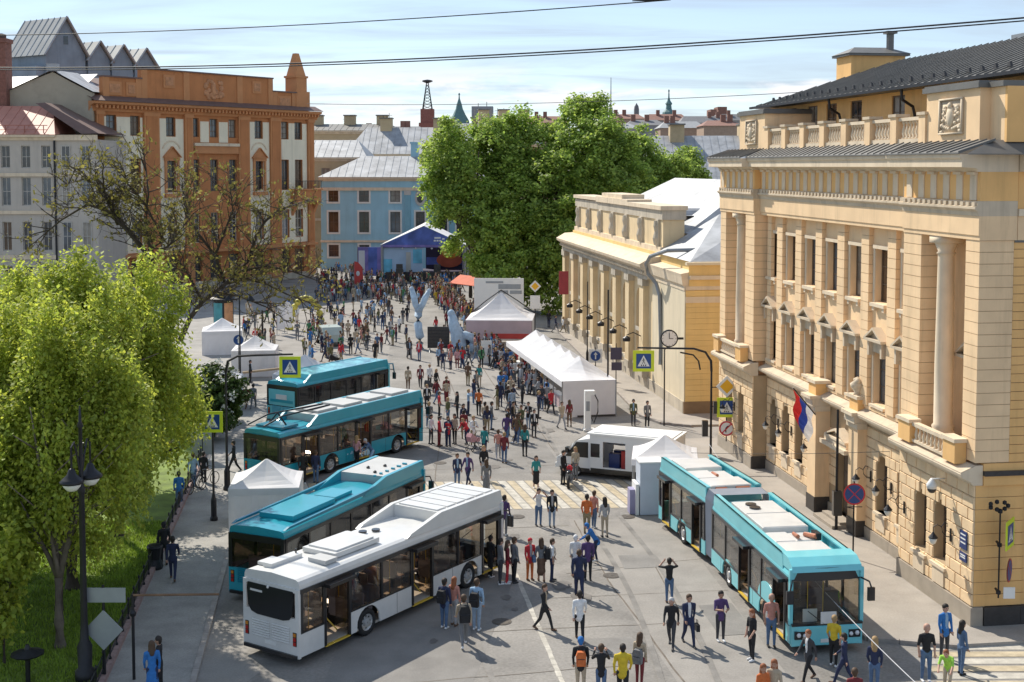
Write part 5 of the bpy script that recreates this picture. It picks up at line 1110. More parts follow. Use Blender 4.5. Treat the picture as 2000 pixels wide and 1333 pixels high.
    if rear:
        b = MB(); b.use(body)
        yz = [(-hw-.02,lower_z-.04),(hw+.02,lower_z-.04),(hw+.02,sill+.15 if rear_style!='white' else 1.62),(-hw-.02,sill+.15 if rear_style!='white' else 1.62)]
        b.prismx(yz, x0-.03, x0+.08); b.build('rear_panel', parent=t)
        b = MB(); b.use(upper if rear_style == 'white' else BBLACK); zr = 1.62 if rear_style == 'white' else sill+.15
        for y0_, y1_ in ((-hw-.02,-hw+.14),(hw-.14,hw+.02)): b.box(x0-.03,y0_,zr,x0+.1,y1_,top+.1)
        b.box(x0-.03,-hw+.14,top-.12 if rear_style!='white' else top-.02,x0+.1,hw-.14,top+.12); b.build('rear_frame', parent=t)
        b = MB(); b.use(GLS if rear_style == 'teal' else GLD)
        if rear_style == 'white':
            b.use(BBLACK); pts = [(-1.02,2.52),(1.02,2.52),(1.06,2.3),(1.0,1.72),(.86,1.55),(.6,1.48),(-.6,1.48),(-.86,1.55),(-1.0,1.72),(-1.06,2.3)]; b.prismx(pts[::-1], x0-.06, x0-.02); b.build('rear_window', parent=t)
            b = MB(); b.use(BWHITE); b.ball((x0-.06,.08,2.5),.06,6); b.box(x0-.07,.35,2.25,x0-.055,.9,2.32); b.build('rear_emblem', parent=t)
        else: b.box(x0-.02,-hw+.15,zr+.02,x0+.02,hw-.15,top-.13); b.build('rear_window', parent=t)
        b = MB(); b.use(upper if rear_style!='teal' else TEALD)
        for k in range(7):
            z = .72+.085*k
            for y0_, y1_ in ((-.85,-.06),(.06,.85)): b.add([(x0-.035,y0_,z),(x0-.035,y1_,z),(x0-.06,y1_,z+.03),(x0-.06,y0_,z+.03),(x0-.035,y0_,z+.065),(x0-.035,y1_,z+.065)], [(0,3,2,1),(3,4,5,2)])
        b.build('engine_louvre', parent=t)
        for s_ in (-1,1):
            b = MB()
            for zz, mm in ((.78,LAMPR),(.93,LAMPR),(1.08,LAMPA)): b.use(mm); b.lathe([(.07,0),(.075,.03),(.05,.05)], (0,0,0), 10) if False else b.box(x0-.065,s_*(hw-.16)-.055,zz-.055,x0-.028,s_*(hw-.16)+.055,zz+.055)
            b.use(BBLACK); b.box(x0-.045,s_*(hw-.16)-.08,.70,x0-.029,s_*(hw-.16)+.08,1.16); b.build('tail_light', parent=t)
        b = MB(); b.use(BBLACK); b.box(x0-.1,-hw+.05,lower_z-.06,x0,hw-.05,lower_z+.06); b.use(PLATE); b.box(x0-.05,-.26,.55,x0-.034,.26,.67); b.build('rear_bumper', parent=t)
    if front:
        b = MB(); b.use(body); b.prismx([(-hw,lower_z-.06),(hw,lower_z-.06),(hw,1.0),(-hw,1.0)], x1-.05, x1+.10)
        b.add([(x1+.10,-hw,lower_z-.06),(x1+.10,hw,lower_z-.06),(x1+.2,hw*.8,lower_z),(x1+.2,-hw*.8,lower_z),(x1+.10,-hw,1.0),(x1+.10,hw,1.0),(x1+.18,hw*.8,.95),(x1+.18,-hw*.8,.95)], [(0,1,2,3),(4,7,6,5),(0,3,7,4),(1,5,6,2),(3,2,6,7)]); b.build('front_panel', parent=t)
        b = MB(); b.use(GLF); n_ = 6
        for k in range(n_):
            ya, yb = -hw+.1+(W-.2)*k/n_, -hw+.1+(W-.2)*(k+1)/n_; f = lambda y: x1+.15-.12*(abs(y)/hw)**3
            b.add([(f(ya),ya,1.0),(f(yb),yb,1.0),(f(yb)-.08,yb,2.5),(f(ya)-.08,ya,2.5)], [(0,1,2,3)])
        b.build('windscreen', parent=t)
        b = MB(); b.use(BBLACK)
        for k in range(n_):
            ya, yb = -hw+.02+(W-.04)*k/n_, -hw+.02+(W-.04)*(k+1)/n_; f = lambda y: x1+.09-.12*(abs(y)/hw)**3
            b.add([(f(ya)-.02,ya,2.5),(f(yb)-.02,yb,2.5),(f(yb)-.06,yb,2.93),(f(ya)-.06,ya,2.93),(x1-.2,ya,2.93),(x1-.2,yb,2.93)], [(0,1,2,3),(3,2,5,4)])
        b.build('destination_box', parent=t); b = MB(); b.use(BBLACK); b.box(x1-.05,-hw,.98,x1+.14,hw,1.06); b.build('windscreen_sill', parent=t)
        for s_ in (-1,1): b = MB(); b.use(body); b.box(x1-.1,s_*hw-.06,1.0,x1+.04,s_*hw+.06,2.9); b.build('corner_post', parent=t)
        for s_ in (-1,1):
            b = MB(); b.use(BBLACK); b.box(x1+.08,s_*.95-.22,.55,x1+.205,s_*.95+.2,.82); b.use(LAMPW); b.ball((x1+.19,s_*1.03,.7),.085,8); b.ball((x1+.2,s_*.82,.68),.075,8); b.build('headlight', parent=t)
            b = MB(); b.use(BBLACK); b.path([(x1,s_*(hw-.05),2.55),(x1+.35,s_*(hw+.12),2.5),(x1+.4,s_*(hw+.18),2.3)], .03, 6); b.box(x1+.32,s_*(hw+.18)-.12,1.85,x1+.42,s_*(hw+.18)+.12,2.3); b.build('mirror', parent=t)
        b = MB(); b.use(BBLACK); b.path([(x1+.16,-.1,1.02),(x1+.14,-.7,1.5)],.015,4); b.path([(x1+.16,.9,1.02),(x1+.14,.3,1.5)],.015,4); b.use(PLATE); b.box(x1+.19,-.26,.42,x1+.215,.26,.54); b.build('wiper', parent=t)
        b = MB(); b.use(DARKM); b.box(x1-1.0,.25,.4,x1-.5,.9,1.0); b.box(x1-1.1,.3,1.0,x1-.95,.85,1.75); b.box(x1-.35,-.9,.4,x1-.05,.95,1.05); b.lathe([(.2,0),(.22,.02),(.2,.04)],(x1-.42,.55,1.12),12); b.build('driver_cab', parent=t)
    return t
def ang_of(dx, dy): return math.atan2(dy, dx)
def place(corner, d, L, W=2.5):      # corner = rear right corner on the ground, d = heading
    n = (-d[1], d[0]); return (corner[0]+d[0]*L/2+n[0]*W/2, corner[1]+d[1]*L/2+n[1]*W/2)
def unit(x, y): l = math.hypot(x,y); return (x/l, y/l)
# white gas bus, nearest
d = unit(.553,.833); L = 11.9
wb = bus('city_bus', 'white low-floor bus seen from behind with its doors open, nearest in the row', place((-7.0,41.22),d,L), ang_of(*d), L, [3.5,9.6], [(1.2,2.55),(5.95,7.25),(10.45,11.65)], BWHITE, rear_style='white', top=2.5, roof=2.92)
x0, x1 = -L/2, L/2
def fairing(t, xa, xb, xc, z0, z1, mat, side_h, W=2.46, topmat=None, ribs=0):
    """raised roof housing: sloped tail xa..xb, level to xc; side cheeks run down its flanks"""
    b = MB(); b.use(mat)
    for s_ in (-1,1):
        y0, y1 = s_*W/2, s_*(W/2-.16); ya, yb = min(y0,y1), max(y0,y1); b.prismy([(xa,z0),(xc,z0-.1),(xc+.12,z0+.1),(xc,z1),(xb,z1),(xa+.25,z0+.12)], ya, yb)
    b.build('roof_cheek', parent=t)
    b = MB(); b.use(topmat or mat); b.box(xb,-W/2+.17,z0-.05,xc-.02,W/2-.17,z1-.03); b.build('roof_housing', parent=t)
    if ribs:
        for k in range(ribs):
            b = MB(); b.use(topmat or mat); x = xb+.1+(xc-xb-.2)*k/ribs; b.box(x+.03,-W/2+.3,z1-.03,x+(xc-xb-.2)/ribs-.06,W/2-.3,z1+.02); b.build('roof_slat', parent=t)
fairing(wb, -.2, 1.9, x1-.05, 2.9, 3.42, BWHITE, .4, ribs=6)
b = MB(); b.use(BWHITE); b.box(-3.6,-.75,2.97,-1.2,.75,3.14); b.box(-3.4,-.65,3.14,-1.4,.65,3.2); b.build('air_conditioner', parent=wb)
b = MB(); b.use(BGREY); b.box(-4.3,-.95,2.95,-3.7,-.15,3.1); b.build('roof_hatch', parent=wb)
b = MB(); b.use(BWHITE); b.box(x0+.4,.35,2.95,x0+1.9,.75,3.1); b.box(x0+.5,.8,2.95,x0+1.2,1.1,3.05); b.build('roof_box', parent=wb)
b = MB(); b.use(BBLACK); b.lathe([(.16,0),(.16,.06)],(-.7,.45,3.0),10); b.lathe([(.16,0),(.16,.06)],(-.25,.2,3.0),10); b.tube((x0+1.8,.55,3.0),(x0+1.8,.55,3.25),.03); b.build('roof_vent', parent=wb)
# third teal bus (behind the white one)
d = unit(.416,.91); L = 10.9
b3 = bus('city_bus', 'teal bus with black rear pillars and a sunken roof well just behind the white bus', place((-8.5,46.95),d,L), ang_of(*d), L, [2.7,8.2], [(9.3,10.5)], TEAL, upper=TEAL, rear_style='teal', gls=GLD, top=2.5, roof=2.88)
fairing(b3, .3, 2.2, L/2-.05, 2.85, 3.3, TEAL, .4, topmat=BGREY)
b = MB(); b.use(TEAL); b.box(-4.2,-.8,2.92,-1.2,.75,3.12); b.build('air_conditioner', parent=b3)
b = MB(); b.use(TEAL); b.box(-.9,-.6,2.92,.4,.4,3.05); b.use(BBLACK); b.box(-1.1,-.7,2.93,-.95,.6,3.0); b.build('roof_hatch', parent=b3)
b = MB(); b.use(TEALD)
for s_ in (-1,1): b.prismy([(-L/2+.1,2.9),(.4,2.9),(1.2,3.1),(.4,3.05),(-L/2+.4,2.98)], min(s_*1.23,s_*1.13), max(s_*1.23,s_*1.13))
b.build('roof_edge', parent=b3)
b = MB(); b.use(TEAL)
for k in range(6): b.box(L/2-1.0-k*.5,-.9+.02*k,3.28,L/2-.9-k*.5,-.7,3.34)
b.use(BBLACK); b.ball((2.6,-.4,3.3),.09,6); b.ball((3.2,.3,3.3),.09,6); b.ball((3.8,-.2,3.3),.09,6); b.build('roof_bolt', parent=b3)
# second teal bus
d = unit(.548,.836); L = 12.0
b2 = bus('city_bus', 'teal electric bus with black glazed rear in the middle of the row', place((-11.9,64.75),d,L), ang_of(*d), L, [3.95,9.7], [(1.7,3.0),(6.0,7.3),(10.45,11.7)], TEAL, upper=TEAL, rear_style='open', gls=GLS, top=2.5, roof=2.85)
fairing(b2, -3.8, -3.0, L/2-.05, 2.82, 3.32, TEAL, .4, topmat=BGREY)
b = MB(); b.use(BGREY)
for k in range(4): b.box(-2.6+k*2.1,-.8,3.3,-1.0+k*2.1,.8,3.42)
b.build('battery_box', parent=b2)
b = MB(); b.use(TEALD); b.box(-L/2+.5,-.9,2.9,-4.2,.9,3.02); b.build('roof_hatch', parent=b2)
b = MB(); b.use(DARKM)
for s_ in (-.25,.25): b.path([(-1.0,s_,3.45),(-5.0,s_*2.0,3.5),(-L/2-.4,s_*2.2,3.2)], .045, 6)
b.path([(-4.8,-.6,3.0),(-4.8,0,3.6),(-4.8,.6,3.0)], .05, 6); b.build('trolley_pole', parent=b2)
GRP = pm('bus_pale_graphic', (.45,.66,.76), .35, var=.1); rq = random.Random(6); b = MB(); b.use(GRP)
for k in range(46):
    u, v, r = 1.2-abs(rq.gauss(0,.75)), rq.uniform(.45,1.0), rq.uniform(.03,.10)
    b.add([(u+r*math.cos(q*1.047),-1.279-.0004*k,v+r*math.sin(q*1.047)) for q in range(6)], [list(range(6))])
o = b.build('side_graphic', parent=b2); o['kind'] = 'stuff'
# first teal bus, farthest
d = unit(.546,.838); L = 9.2
b1 = bus('city_bus', 'light teal electric bus with pale rear hatch, farthest in the row', place((-13.5,79.7),d,L,2.55), ang_of(*d), L, [2.5,7.0], [(7.8,8.8)], TEALL, upper=TEAL, rear_style='open', gls=GLD, W=2.55, top=2.5, roof=2.85)
fairing(b1, -3.9, -3.2, L/2-.1, 2.8, 3.25, TEAL, .4, topmat=TEALL)
b = MB(); b.use(TEALL); b.box(-L/2-.06,-1.1,1.35,-L/2-.02,1.1,2.35); b.use(TEAL); b.box(-L/2-.09,-.95,1.55,-L/2-.061,.95,1.72); b.use(PLATE); b.box(-L/2-.10,-.45,1.75,-L/2-.062,.45,2.05); b.build('rear_hatch', parent=b1)
b = MB(); b.use(TEALD); b.path([(L/2+.1,-1.1,2.9),(L/2+.6,-1.15,2.85),(L/2+.7,-1.2,2.2)], .05, 6); b.build('mirror_arm', parent=b1)
# articulated bus facing us on the right: two sections joined by bellows
fd, rd = unit(.138,-.99), unit(.215,-.977)
t = thing('articulated_bus', 'long light-teal articulated bus with white roof boxes facing us', 'bus', (9.45,42.3,0), ang_of(*fd), 'buses shown on the square')
LF = 9.1
# front section: local x=0 at its nose; vehicle right side (doors) is on the photo's left = local y<0 ... origin shifted by W/2
bus('', '', None, 0, LF, [2.0+.1,6.5], [(3.55,4.85),(7.35,8.65)], TEALL, upper=TEALL, root=t, x_off=-LF/2-.15, rear=False, gls=GLS, top=2.45, roof=2.8, W=2.5, sill=.95)
for o in list(t.children): o.location.y += 1.25
da = math.atan2(rd[1],rd[0])-math.atan2(fd[1],fd[0])
nb = len(t.children); L2 = 5.9
sub_before = set(t.children)
bus('', '', None, 0, L2, [3.05], [(.5,1.6),(4.3,5.4)], TEALL, upper=TEALL, root=t, x_off=0, rear=True, front=False, rear_style='open', gls=GLS, top=2.45, roof=2.8, W=2.5, sill=.95)
RM = Matrix.Translation((-LF-.15-1.0,1.25,0)) @ Matrix.Rotation(da,4,'Z') @ Matrix.Translation((-L2/2,0,0))
for o in t.children:
    if o not in sub_before: o.matrix_basis = RM @ o.matrix_basis
# bellows folds
P0, P1 = Vector((-LF-.12,1.25,0)), RM @ Vector((L2/2,0,0)); nf = 7
for k in range(nf):
    c0 = P0.lerp(P1,(k+.06)/nf); c1 = P0.lerp(P1,(k+.94)/nf); b = MB(); b.use(BELLOW); pts = [(-1.2,.4),(-1.24,2.75),(-1.1,3.1),(1.1,3.1),(1.24,2.75),(1.2,.4)]; m = [(y*1.02,z*1.01) for y,z in pts]; cm = (c0+c1)/2
    vs = [(c0.x,c0.y+y*.98,z) for y,z in pts]+[(cm.x,cm.y+y*1.03,z+.03) for y,z in pts]+[(c1.x,c1.y+y*.98,z) for y,z in pts]; n_ = 6
    b.add(vs, [(j*n_+i,j*n_+(i+1)%n_,(j+1)*n_+(i+1)%n_,(j+1)*n_+i) for j in range(2) for i in range(n_)]); b.build('bellows_fold', parent=t)
# cheeks along the roof edges and the gear between them
def cheeks(xa, xb, M=None, gap=True):
    for s_ in (-1,1):
        b = MB(); b.use(TEALL); y = 1.25+s_*1.24; yi = 1.25+s_*1.02
        pts = [(xa,2.55),(xb,2.55),(xb-.05,3.2),(xa+.1,3.2)]
        b.prismy(pts, min(y,y-s_*.06), max(y,y-s_*.06)); b.prismy([(xa+.1,3.2),(xb-.05,3.2),(xb-.05,3.14),(xa+.1,3.14)][::-1], min(y,yi), max(y,yi))
        for k in range(5): x = xa+.3+(xb-xa-.6)*k/4; b.box(x-.03,min(y-s_*.06,yi),2.8,x+.03,max(y-s_*.06,yi),3.14)
        o = b.build('roof_cheek', parent=t)
        if M is not None: o.matrix_basis = M
cheeks(-LF-.05, -1.0)
b = MB(); b.use(TEALL); b.prismy([(-1.15,2.8),(-.08,2.8),(-.15,3.0),(-.55,3.2),(-1.15,3.24)], .02, 2.48); b.build('front_cowl', parent=t)
MR = RM @ Matrix.Translation((0,-1.25,0))
cheeks(-L2/2+.1, L2/2-.05, MR)
def gear(lst, M=None):
    for nm, mt, x0_, x1_, y0_, y1_, z1_ in lst:
        b = MB(); b.use(mt); b.box(x0_,y0_,2.84,x1_,y1_,z1_-.02); b.box(x0_+.05,y0_+.05,z1_-.02,x1_-.05,y1_-.05,z1_)
        o = b.build(nm, parent=t)
        if M is not None: o.matrix_basis = M
gear([('battery_box',BWHITE,-2.6,-1.25,.35,2.0,3.12),('battery_box',BWHITE,-3.9,-2.7,.35,1.15,3.10),('battery_box',BWHITE,-3.9,-2.9,1.2,2.05,3.05),('air_conditioner',BWHITE,-6.0,-4.1,.35,2.1,3.22),('air_conditioner',BWHITE,-8.0,-6.2,.4,2.1,3.16)])
b = MB(); b.use(BBLACK); b.lathe([(.22,0),(.22,.05)],(-6.9,1.0,3.17),12); b.lathe([(.22,0),(.22,.05)],(-7.4,1.0,3.17),12); b.build('roof_fan', parent=t)
b = MB(); b.use(pm('copper_pipe',(.40,.14,.07),.5,var=.2)); b.tube((-3.4,1.7,3.12),(-2.8,1.9,3.2),.09); b.tube((-3.6,1.35,3.1),(-3.0,1.3,3.16),.07); b.use(DARKM); b.box(-3.3,1.9,3.05,-2.8,2.1,3.3); b.build('roof_pipe', parent=t)
gear([('battery_box',BWHITE,1.3,2.7,.3,2.1,3.18),('battery_box',BWHITE,-.3,1.1,.3,1.3,3.12),('battery_box',BWHITE,-.3,1.1,1.4,2.1,3.05),('air_conditioner',BWHITE,-2.4,-.6,.4,2.1,3.15)], MR)
b = MB(); b.use(MATS['copper_pipe']); b.tube((2.72,.5,3.0),(2.72,1.0,3.0),.12); b.tube((2.72,1.4,3.0),(2.72,2.0,3.0),.12); b.tube((.2,1.35,3.1),(.9,1.3,3.15),.07); o = b.build('roof_pipe', parent=t); o.matrix_basis = MR
b = MB(); b.use(TEALL); pts = arc(-4.55+.05,.5,.95,0,180,14); b.prismy([(-2.5+.95*math.cos(math.pi*k/14)*1.0, .95+.75*math.sin(math.pi*k/14)) for k in range(15)], -.035, -.005); b.build('side_emblem', parent=t)
b = MB(); b.use(BWHITE); b.box(-.02,1.0,1.05,.02,1.55,1.45); b.box(-.25,.45,1.02,-.2,.95,1.5); b.build('cab_notice', parent=t)
# ------------------------------------------------------------------ tents
def gazebo(name, label, c, rz, W, D, eave, apex, val=.35, walls=(), mat=FABW, wallm=None, group=None, sag=.12):
    """frame tent: four legs, peaked fabric roof with a sagging slope and a valance; some side walls"""
    t = thing(name, label, 'tent', (c[0],c[1],0), rz, group)
    b = MB(); b.use(mat); n = 6; hw, hd = W/2, D/2
    ring = lambda k: [(-hw*k,-hd*k),(hw*k,-hd*k),(hw*k,hd*k),(-hw*k,hd*k)]
    vs, fs = [], []
    for i in range(n+1):
        k = 1-i/n*.97; z = eave+(apex-eave)*((1-k)**1.35)
        r = ring(k); m = [((r[j][0]+r[(j+1)%4][0])/2*(1-sag*k*(1-k)*2), (r[j][1]+r[(j+1)%4][1])/2*(1-sag*k*(1-k)*2)) for j in range(4)]
        for j in range(4): vs += [(r[j][0],r[j][1],z), (m[j][0],m[j][1],z-sag*.6*(1-k)*k*2)]
    for i in range(n):
        for j in range(8): fs.append((i*8+j, i*8+(j+1)%8, (i+1)*8+(j+1)%8, (i+1)*8+j))
    fs.append(tuple(range(n*8,n*8+8))); b.add(vs, fs); b.build('roof', parent=t)
    for s_, (x0,y0,x1,y1) in {'f':(-hw,-hd,hw,-hd),'b':(-hw,hd,hw,hd),'l':(-hw,-hd,-hw,hd),'r':(hw,-hd,hw,hd)}.items():
        dx, dy = x1-x0, y1-y0; L = math.hypot(dx,dy); nx_, ny_ = dy/L*.015, -dx/L*.015
        b = MB(); b.use(mat); b.add([(x0-nx_,y0-ny_,eave-val),(x1-nx_,y1-ny_,eave-val),(x1-nx_,y1-ny_,eave),(x0-nx_,y0-ny_,eave),(x0+nx_,y0+ny_,eave-val),(x1+nx_,y1+ny_,eave-val),(x1+nx_,y1+ny_,eave),(x0+nx_,y0+ny_,eave)], [(0,1,2,3),(4,7,6,5),(0,4,5,1)]); b.build('valance', parent=t)
        if s_ in walls:
            b = MB(); b.use(wallm or mat); m_ = 12; vs = []
            for i in range(m_+1):
                u = i/m_; o_ = .03*math.sin(i*2.1); vs += [(x0+dx*u+dy/L*o_, y0+dy*u-dx/L*o_, .03), (x0+dx*u+dy/L*o_*.3, y0+dy*u-dx/L*o_*.3, eave-val+.02)]
            b.add(vs, [(2*i,2*i+2,2*i+3,2*i+1) for i in range(m_)]); b.build('side_wall', parent=t)
    for sx in (-1,1):
        for sy in (-1,1): b = MB(); b.use(STEEL); b.tube((sx*(hw-.05),sy*(hd-.05),0),(sx*(hw-.05),sy*(hd-.05),eave-.02),.03,n=6); b.build('leg', parent=t)
    return t
PINKP = pm('tent_print_mauve', (.60,.46,.48), .8, var=.08, scale=1, transl=.15); REDP = pm('banner_red_bright', (.55,.06,.05), .7, var=.08)
gazebo('white_gazebo', 'white peaked gazebo with closed walls on the pavement beside the teal and white buses', (-11.2,57.7), .10, 3.1, 3.1, 2.2, 3.2, .3, 'fblr')
gazebo('white_gazebo', 'white peaked gazebo hiding behind the articulated bus by the white truck', (7.6,62.9), -.12, 3.2, 3.0, 2.25, 3.2, .3, '')
gazebo('white_gazebo', 'white peaked gazebo behind the farthest teal bus', (-14.6,89.5), -.1, 3.7, 3.4, 2.1, 3.3, .3, 'fblr')
gazebo('white_gazebo', 'small white gazebo half hidden by the flowering shrub', (-20.0,86), .1, 3.2, 3, 2.2, 3.1, .3, 'fblr')
gazebo('white_gazebo', 'white peaked gazebo standing behind the advertising column', (-25.5,112), .2, 3.4, 3.2, 2.2, 3.2, .3, 'fblr')
gazebo('white_gazebo', 'low white gazebo between the blossom shrub and the blue straight-ahead disc', (-20.4,101), .1, 3.4, 3.2, 2.1, 3.1, .3, 'fblr')
t = thing('timber_barrow', 'brown heap with a long pale pole lying behind the far white gazebo', 'cart', (-15.7,99,0), .2); b = MB(); b.use(pm('timber_brown',(.22,.12,.06),.8,var=.3,scale=3)); b.prismy([(-1,.1),(1,.1),(.9,.9),(.3,1.5),(-.4,1.45),(-.9,.8)],-.6,.6); b.build('heap', parent=t); b = MB(); b.use(pm('timber_pale',(.45,.34,.22),.8,var=.2)); b.tube((-5.2,0,.6),(3.4,0,1.3),.09); b.build('pole', parent=t)
t = gazebo('pavilion_tent', 'large white peaked pavilion with a mauve printed front, farthest in the tent row', (-1.0,117), -.06, 6.0, 5.6, 2.7, 5.0, .05, '')
b = MB(); b.use(PINKP); b.box(-2.95,-2.84,1.0,2.95,-2.8,2.66); b.use(REDP); b.box(-.6,-2.87,1.05,2.7,-2.842,1.5); b.build('printed_front', parent=t); b = MB(); b.use(FABW); b.box(-2.9,2.7,.1,2.9,2.75,2.6); b.build('back_wall', parent=t)
b = MB(); b.use(DARKM); [b.path([(sx*3.0,sy*2.8,2.72),(sx*1.5,sy*1.4,4.0),(0,0,5.15)], .05, 5) for sx in (-1,1) for sy in (1,)]; b.build('tension_band', parent=t)
# long row tent: hipped fabric roof with a rib at every bay
t = thing('long_tent', 'long white exhibition tent with a ribbed sagging roof running up the right side', 'tent', (1.35,102.6,0), math.atan2(-.981,.19))
LT, WT = 19.6, 3.7; nb_ = 7; ez, rz_ = 2.45, 3.7
for k in range(nb_):
    x0, x1 = LT*k/nb_, LT*(k+1)/nb_; m = 6; vs, fs = [], []
    for i in range(m+1):
        u = i/m; x = x0+(x1-x0)*u; sg = -.42*math.sin(math.pi*u)
        f = 1.0
        if k == nb_-1: f = 1-max(0,(x-(LT-2.2))/2.2)
        if k == 0: f = min(1, x/1.6)
        zr = ez+(rz_-ez)*f
        for j in range(9):
            v = -1+2*j/8; z = ez+(zr-ez)*(1-abs(v))+sg*(1-abs(v)*.4)*(.5+.5*f); vs.append((x, v*WT/2, z))
    for i in range(m):
        for j in range(8): fs.append((i*9+j,(i+1)*9+j,(i+1)*9+j+1,i*9+j+1))
    b = MB(); b.use(FABW); b.add(vs, fs); b.build('roof_bay', parent=t)
    for s_ in (-1,1):
        b = MB(); b.use(FABW); b.box(x0+.01,s_*WT/2-.01,ez-.4,x1-.01,s_*WT/2+.01,ez-.02); b.build('valance', parent=t)
        b = MB(); b.use(STEEL); b.tube((x0,s_*(WT/2-.06),0),(x0,s_*(WT/2-.06),ez),.04,n=6); b.build('leg', parent=t)
    b = MB(); b.use(FABW); b.box(x0,WT/2-.1,.05,x1,WT/2-.07,ez-.4); b.build('back_wall', parent=t)
    b = MB(); b.use(WHITE); b.box(x0+.4,-WT/2+.6,.02,x1-.4,-WT/2+1.0,.95); b.use(PINKP if k % 2 else FABW); b.box(x0+.45,-WT/2+.58,.1,x1-.45,-WT/2+.597,.85); b.build('counter', parent=t)
b = MB(); b.use(FABW); b.box(LT-.03,-WT/2,.05,LT,WT/2,ez-.02); b.use(BLACKG); b.box(LT,-.8,.03,LT+.02,WT/2,.16); b.build('end_wall', parent=t)
b = MB(); b.use(STEEL); b.tube((LT,-WT/2+.03,0),(LT,-WT/2+.03,ez),.04,n=6); b.tube((LT,WT/2-.03,0),(LT,WT/2-.03,ez),.04,n=6); b.build('leg', parent=t)
# white charging column in front of the long tent
p = G(1150,842)
t = thing('charging_column', 'white charging column with a hanging cable in front of the long tent', 'charging station', (p[0],p[1],0), .1)
b = MB(); b.use(WHITE); b.box(-.35,-.3,.02,.35,.3,.14); b.box(-.28,-.22,.14,.1,.22,2.3); b.box(-.28,-.22,2.3,.34,.22,2.55); b.use(GREYS); b.box(-.2,-.24,1.3,.02,-.221,1.9); b.build('body', parent=t)
b = MB(); b.use(DARKM); b.path([(.3,-.1,2.4),(.55,-.1,1.9),(.55,-.1,1.2),(.3,-.1,.5),(.12,-.15,.9)], .04, 6); b.build('cable', parent=t)
# ------------------------------------------------------------------ stage at the far end
STB = pm('stage_blue_print', (.09,.14,.45), .5, var=.5, scale=.5); STL = pm('stage_scrim', (.38,.50,.66), .7, var=.14, scale=.4); STD = pm('stage_dark', (.025,.02,.06), .6, var=.3, scale=.5)
SUNB = pm('stage_sun_print', (.75,.30,.03), .6, var=.15, scale=.8); SUNR = pm('stage_red_print', (.55,.12,.06), .6, var=.2, scale=.6); VIOL = pm('stage_violet', (.20,.16,.42), .6, var=.35, scale=.6)
t = thing('concert_stage', 'concert stage with blue gable, pale screen and orange sun backdrop at the far end', 'stage', (-12.6,186,0))
b = MB(); b.use(STD); b.box(-5.4,-3,0,5.6,4,1.3); b.use(BLACKG); b.box(-5.5,-3.1,0,5.7,-3.0,1.35); b.build('deck', parent=t)
b = MB(); b.use(STB); b.add([(-6.2,-3.2,5.2),(6.0,-3.2,5.2),(0,-3.2,7.9),(-6.2,-3.0,5.2),(6.0,-3.0,5.2),(0,-3.0,7.9)], [(0,1,2),(3,5,4),(0,3,4,1)]); b.build('gable_banner', parent=t)
b = MB(); b.use(VIOL); b.box(-6.2,-3.25,4.9,6.0,-3.21,5.25); b.use(WHITE)
for i, (x,z,w_) in enumerate([(1.4,5.75,.3),(1.8,5.75,.3),(2.2,5.75,.25),(2.6,6.0,.35),(1.5,6.15,.9)]): b.box(x,-3.24,z,x+w_,-3.205,z+.22)
b.build('gable_print', parent=t)
b = MB(); b.use(FABW); b.add([(-6.3,-3.2,5.2),(0,-3.2,8.0),(0,4.5,8.3),(-6.3,4.5,5.2),(6.1,-3.2,5.2),(6.1,4.5,5.2)], [(0,1,2,3),(1,4,5,2)]); b.build('roof', parent=t)
b = MB(); b.use(STL); b.box(-5.9,-2.9,.4,-.2,-2.8,4.9); b.build('side_screen', parent=t); b = MB(); b.use(pm('screen_cyan',(.12,.42,.60),.5,var=.3,scale=.8)); b.box(-5.8,-2.94,.5,-4.6,-2.905,3.2); b.box(-1.6,-2.94,2.6,-.3,-2.905,4.6); b.build('screen_print', parent=t)
b = MB(); b.use(pm('stage_scrim_grey',(.45,.44,.42),.8,var=.06)); b.box(-2.6,-2.95,.4,-1.9,-2.901,4.2); b.build('scrim_strip', parent=t)
b = MB(); b.use(STD); b.box(-.2,3.6,1.3,5.5,3.7,5.0); b.box(5.4,-3,1.3,5.5,3.6,5.0); b.use(STB); b.box(-.1,3.5,1.9,5.3,3.58,3.0); b.build('backdrop', parent=t)
b = MB(); b.use(SUNB); b.add([(3.4+1.25*math.cos(2*math.pi*k/20),3.4,3.9+1.15*math.sin(2*math.pi*k/20)) for k in range(20)], [list(range(20))]); b.use(SUNR); b.add([(3.3+1.9*math.cos(2*math.pi*k/20),3.45,2.6+1.1*math.sin(2*math.pi*k/20)) for k in range(20)], [list(range(20))]); b.build('sun_print', parent=t)
for sx in (-6.0,5.8):
    for sy in (-3.1,4.2): b = MB(); b.use(STEEL); b.tube((sx,sy,0),(sx,sy,5.2),.18,n=6); b.build('truss_leg', parent=t)
b = MB(); b.use(LAMPW); [b.ball((x,-3.0,4.75),.16,8) for x in (-3.1,-1.2,1.1,2.8)]; b.use(DARKM); b.tube((-6,-3.0,4.92),(5.8,-3.0,4.92),.08); b.build('spotlight', parent=t)
b = MB(); b.use(BLACKG); b.box(-.5,-.3,0,.5,.3,1.9); b.box(-.45,-.28,1.95,.45,.28,2.6)
o = b.build('loudspeaker_stack', loc=(-16.0,181.5,0)); tag(o, 'black loudspeaker stack standing left of the stage scrim', 'loudspeaker')
o2 = o.copy(); COL.objects.link(o2); o2.location = (-10.6,181,0); o2['label'] = 'black loudspeaker stack standing at the middle of the stage front'
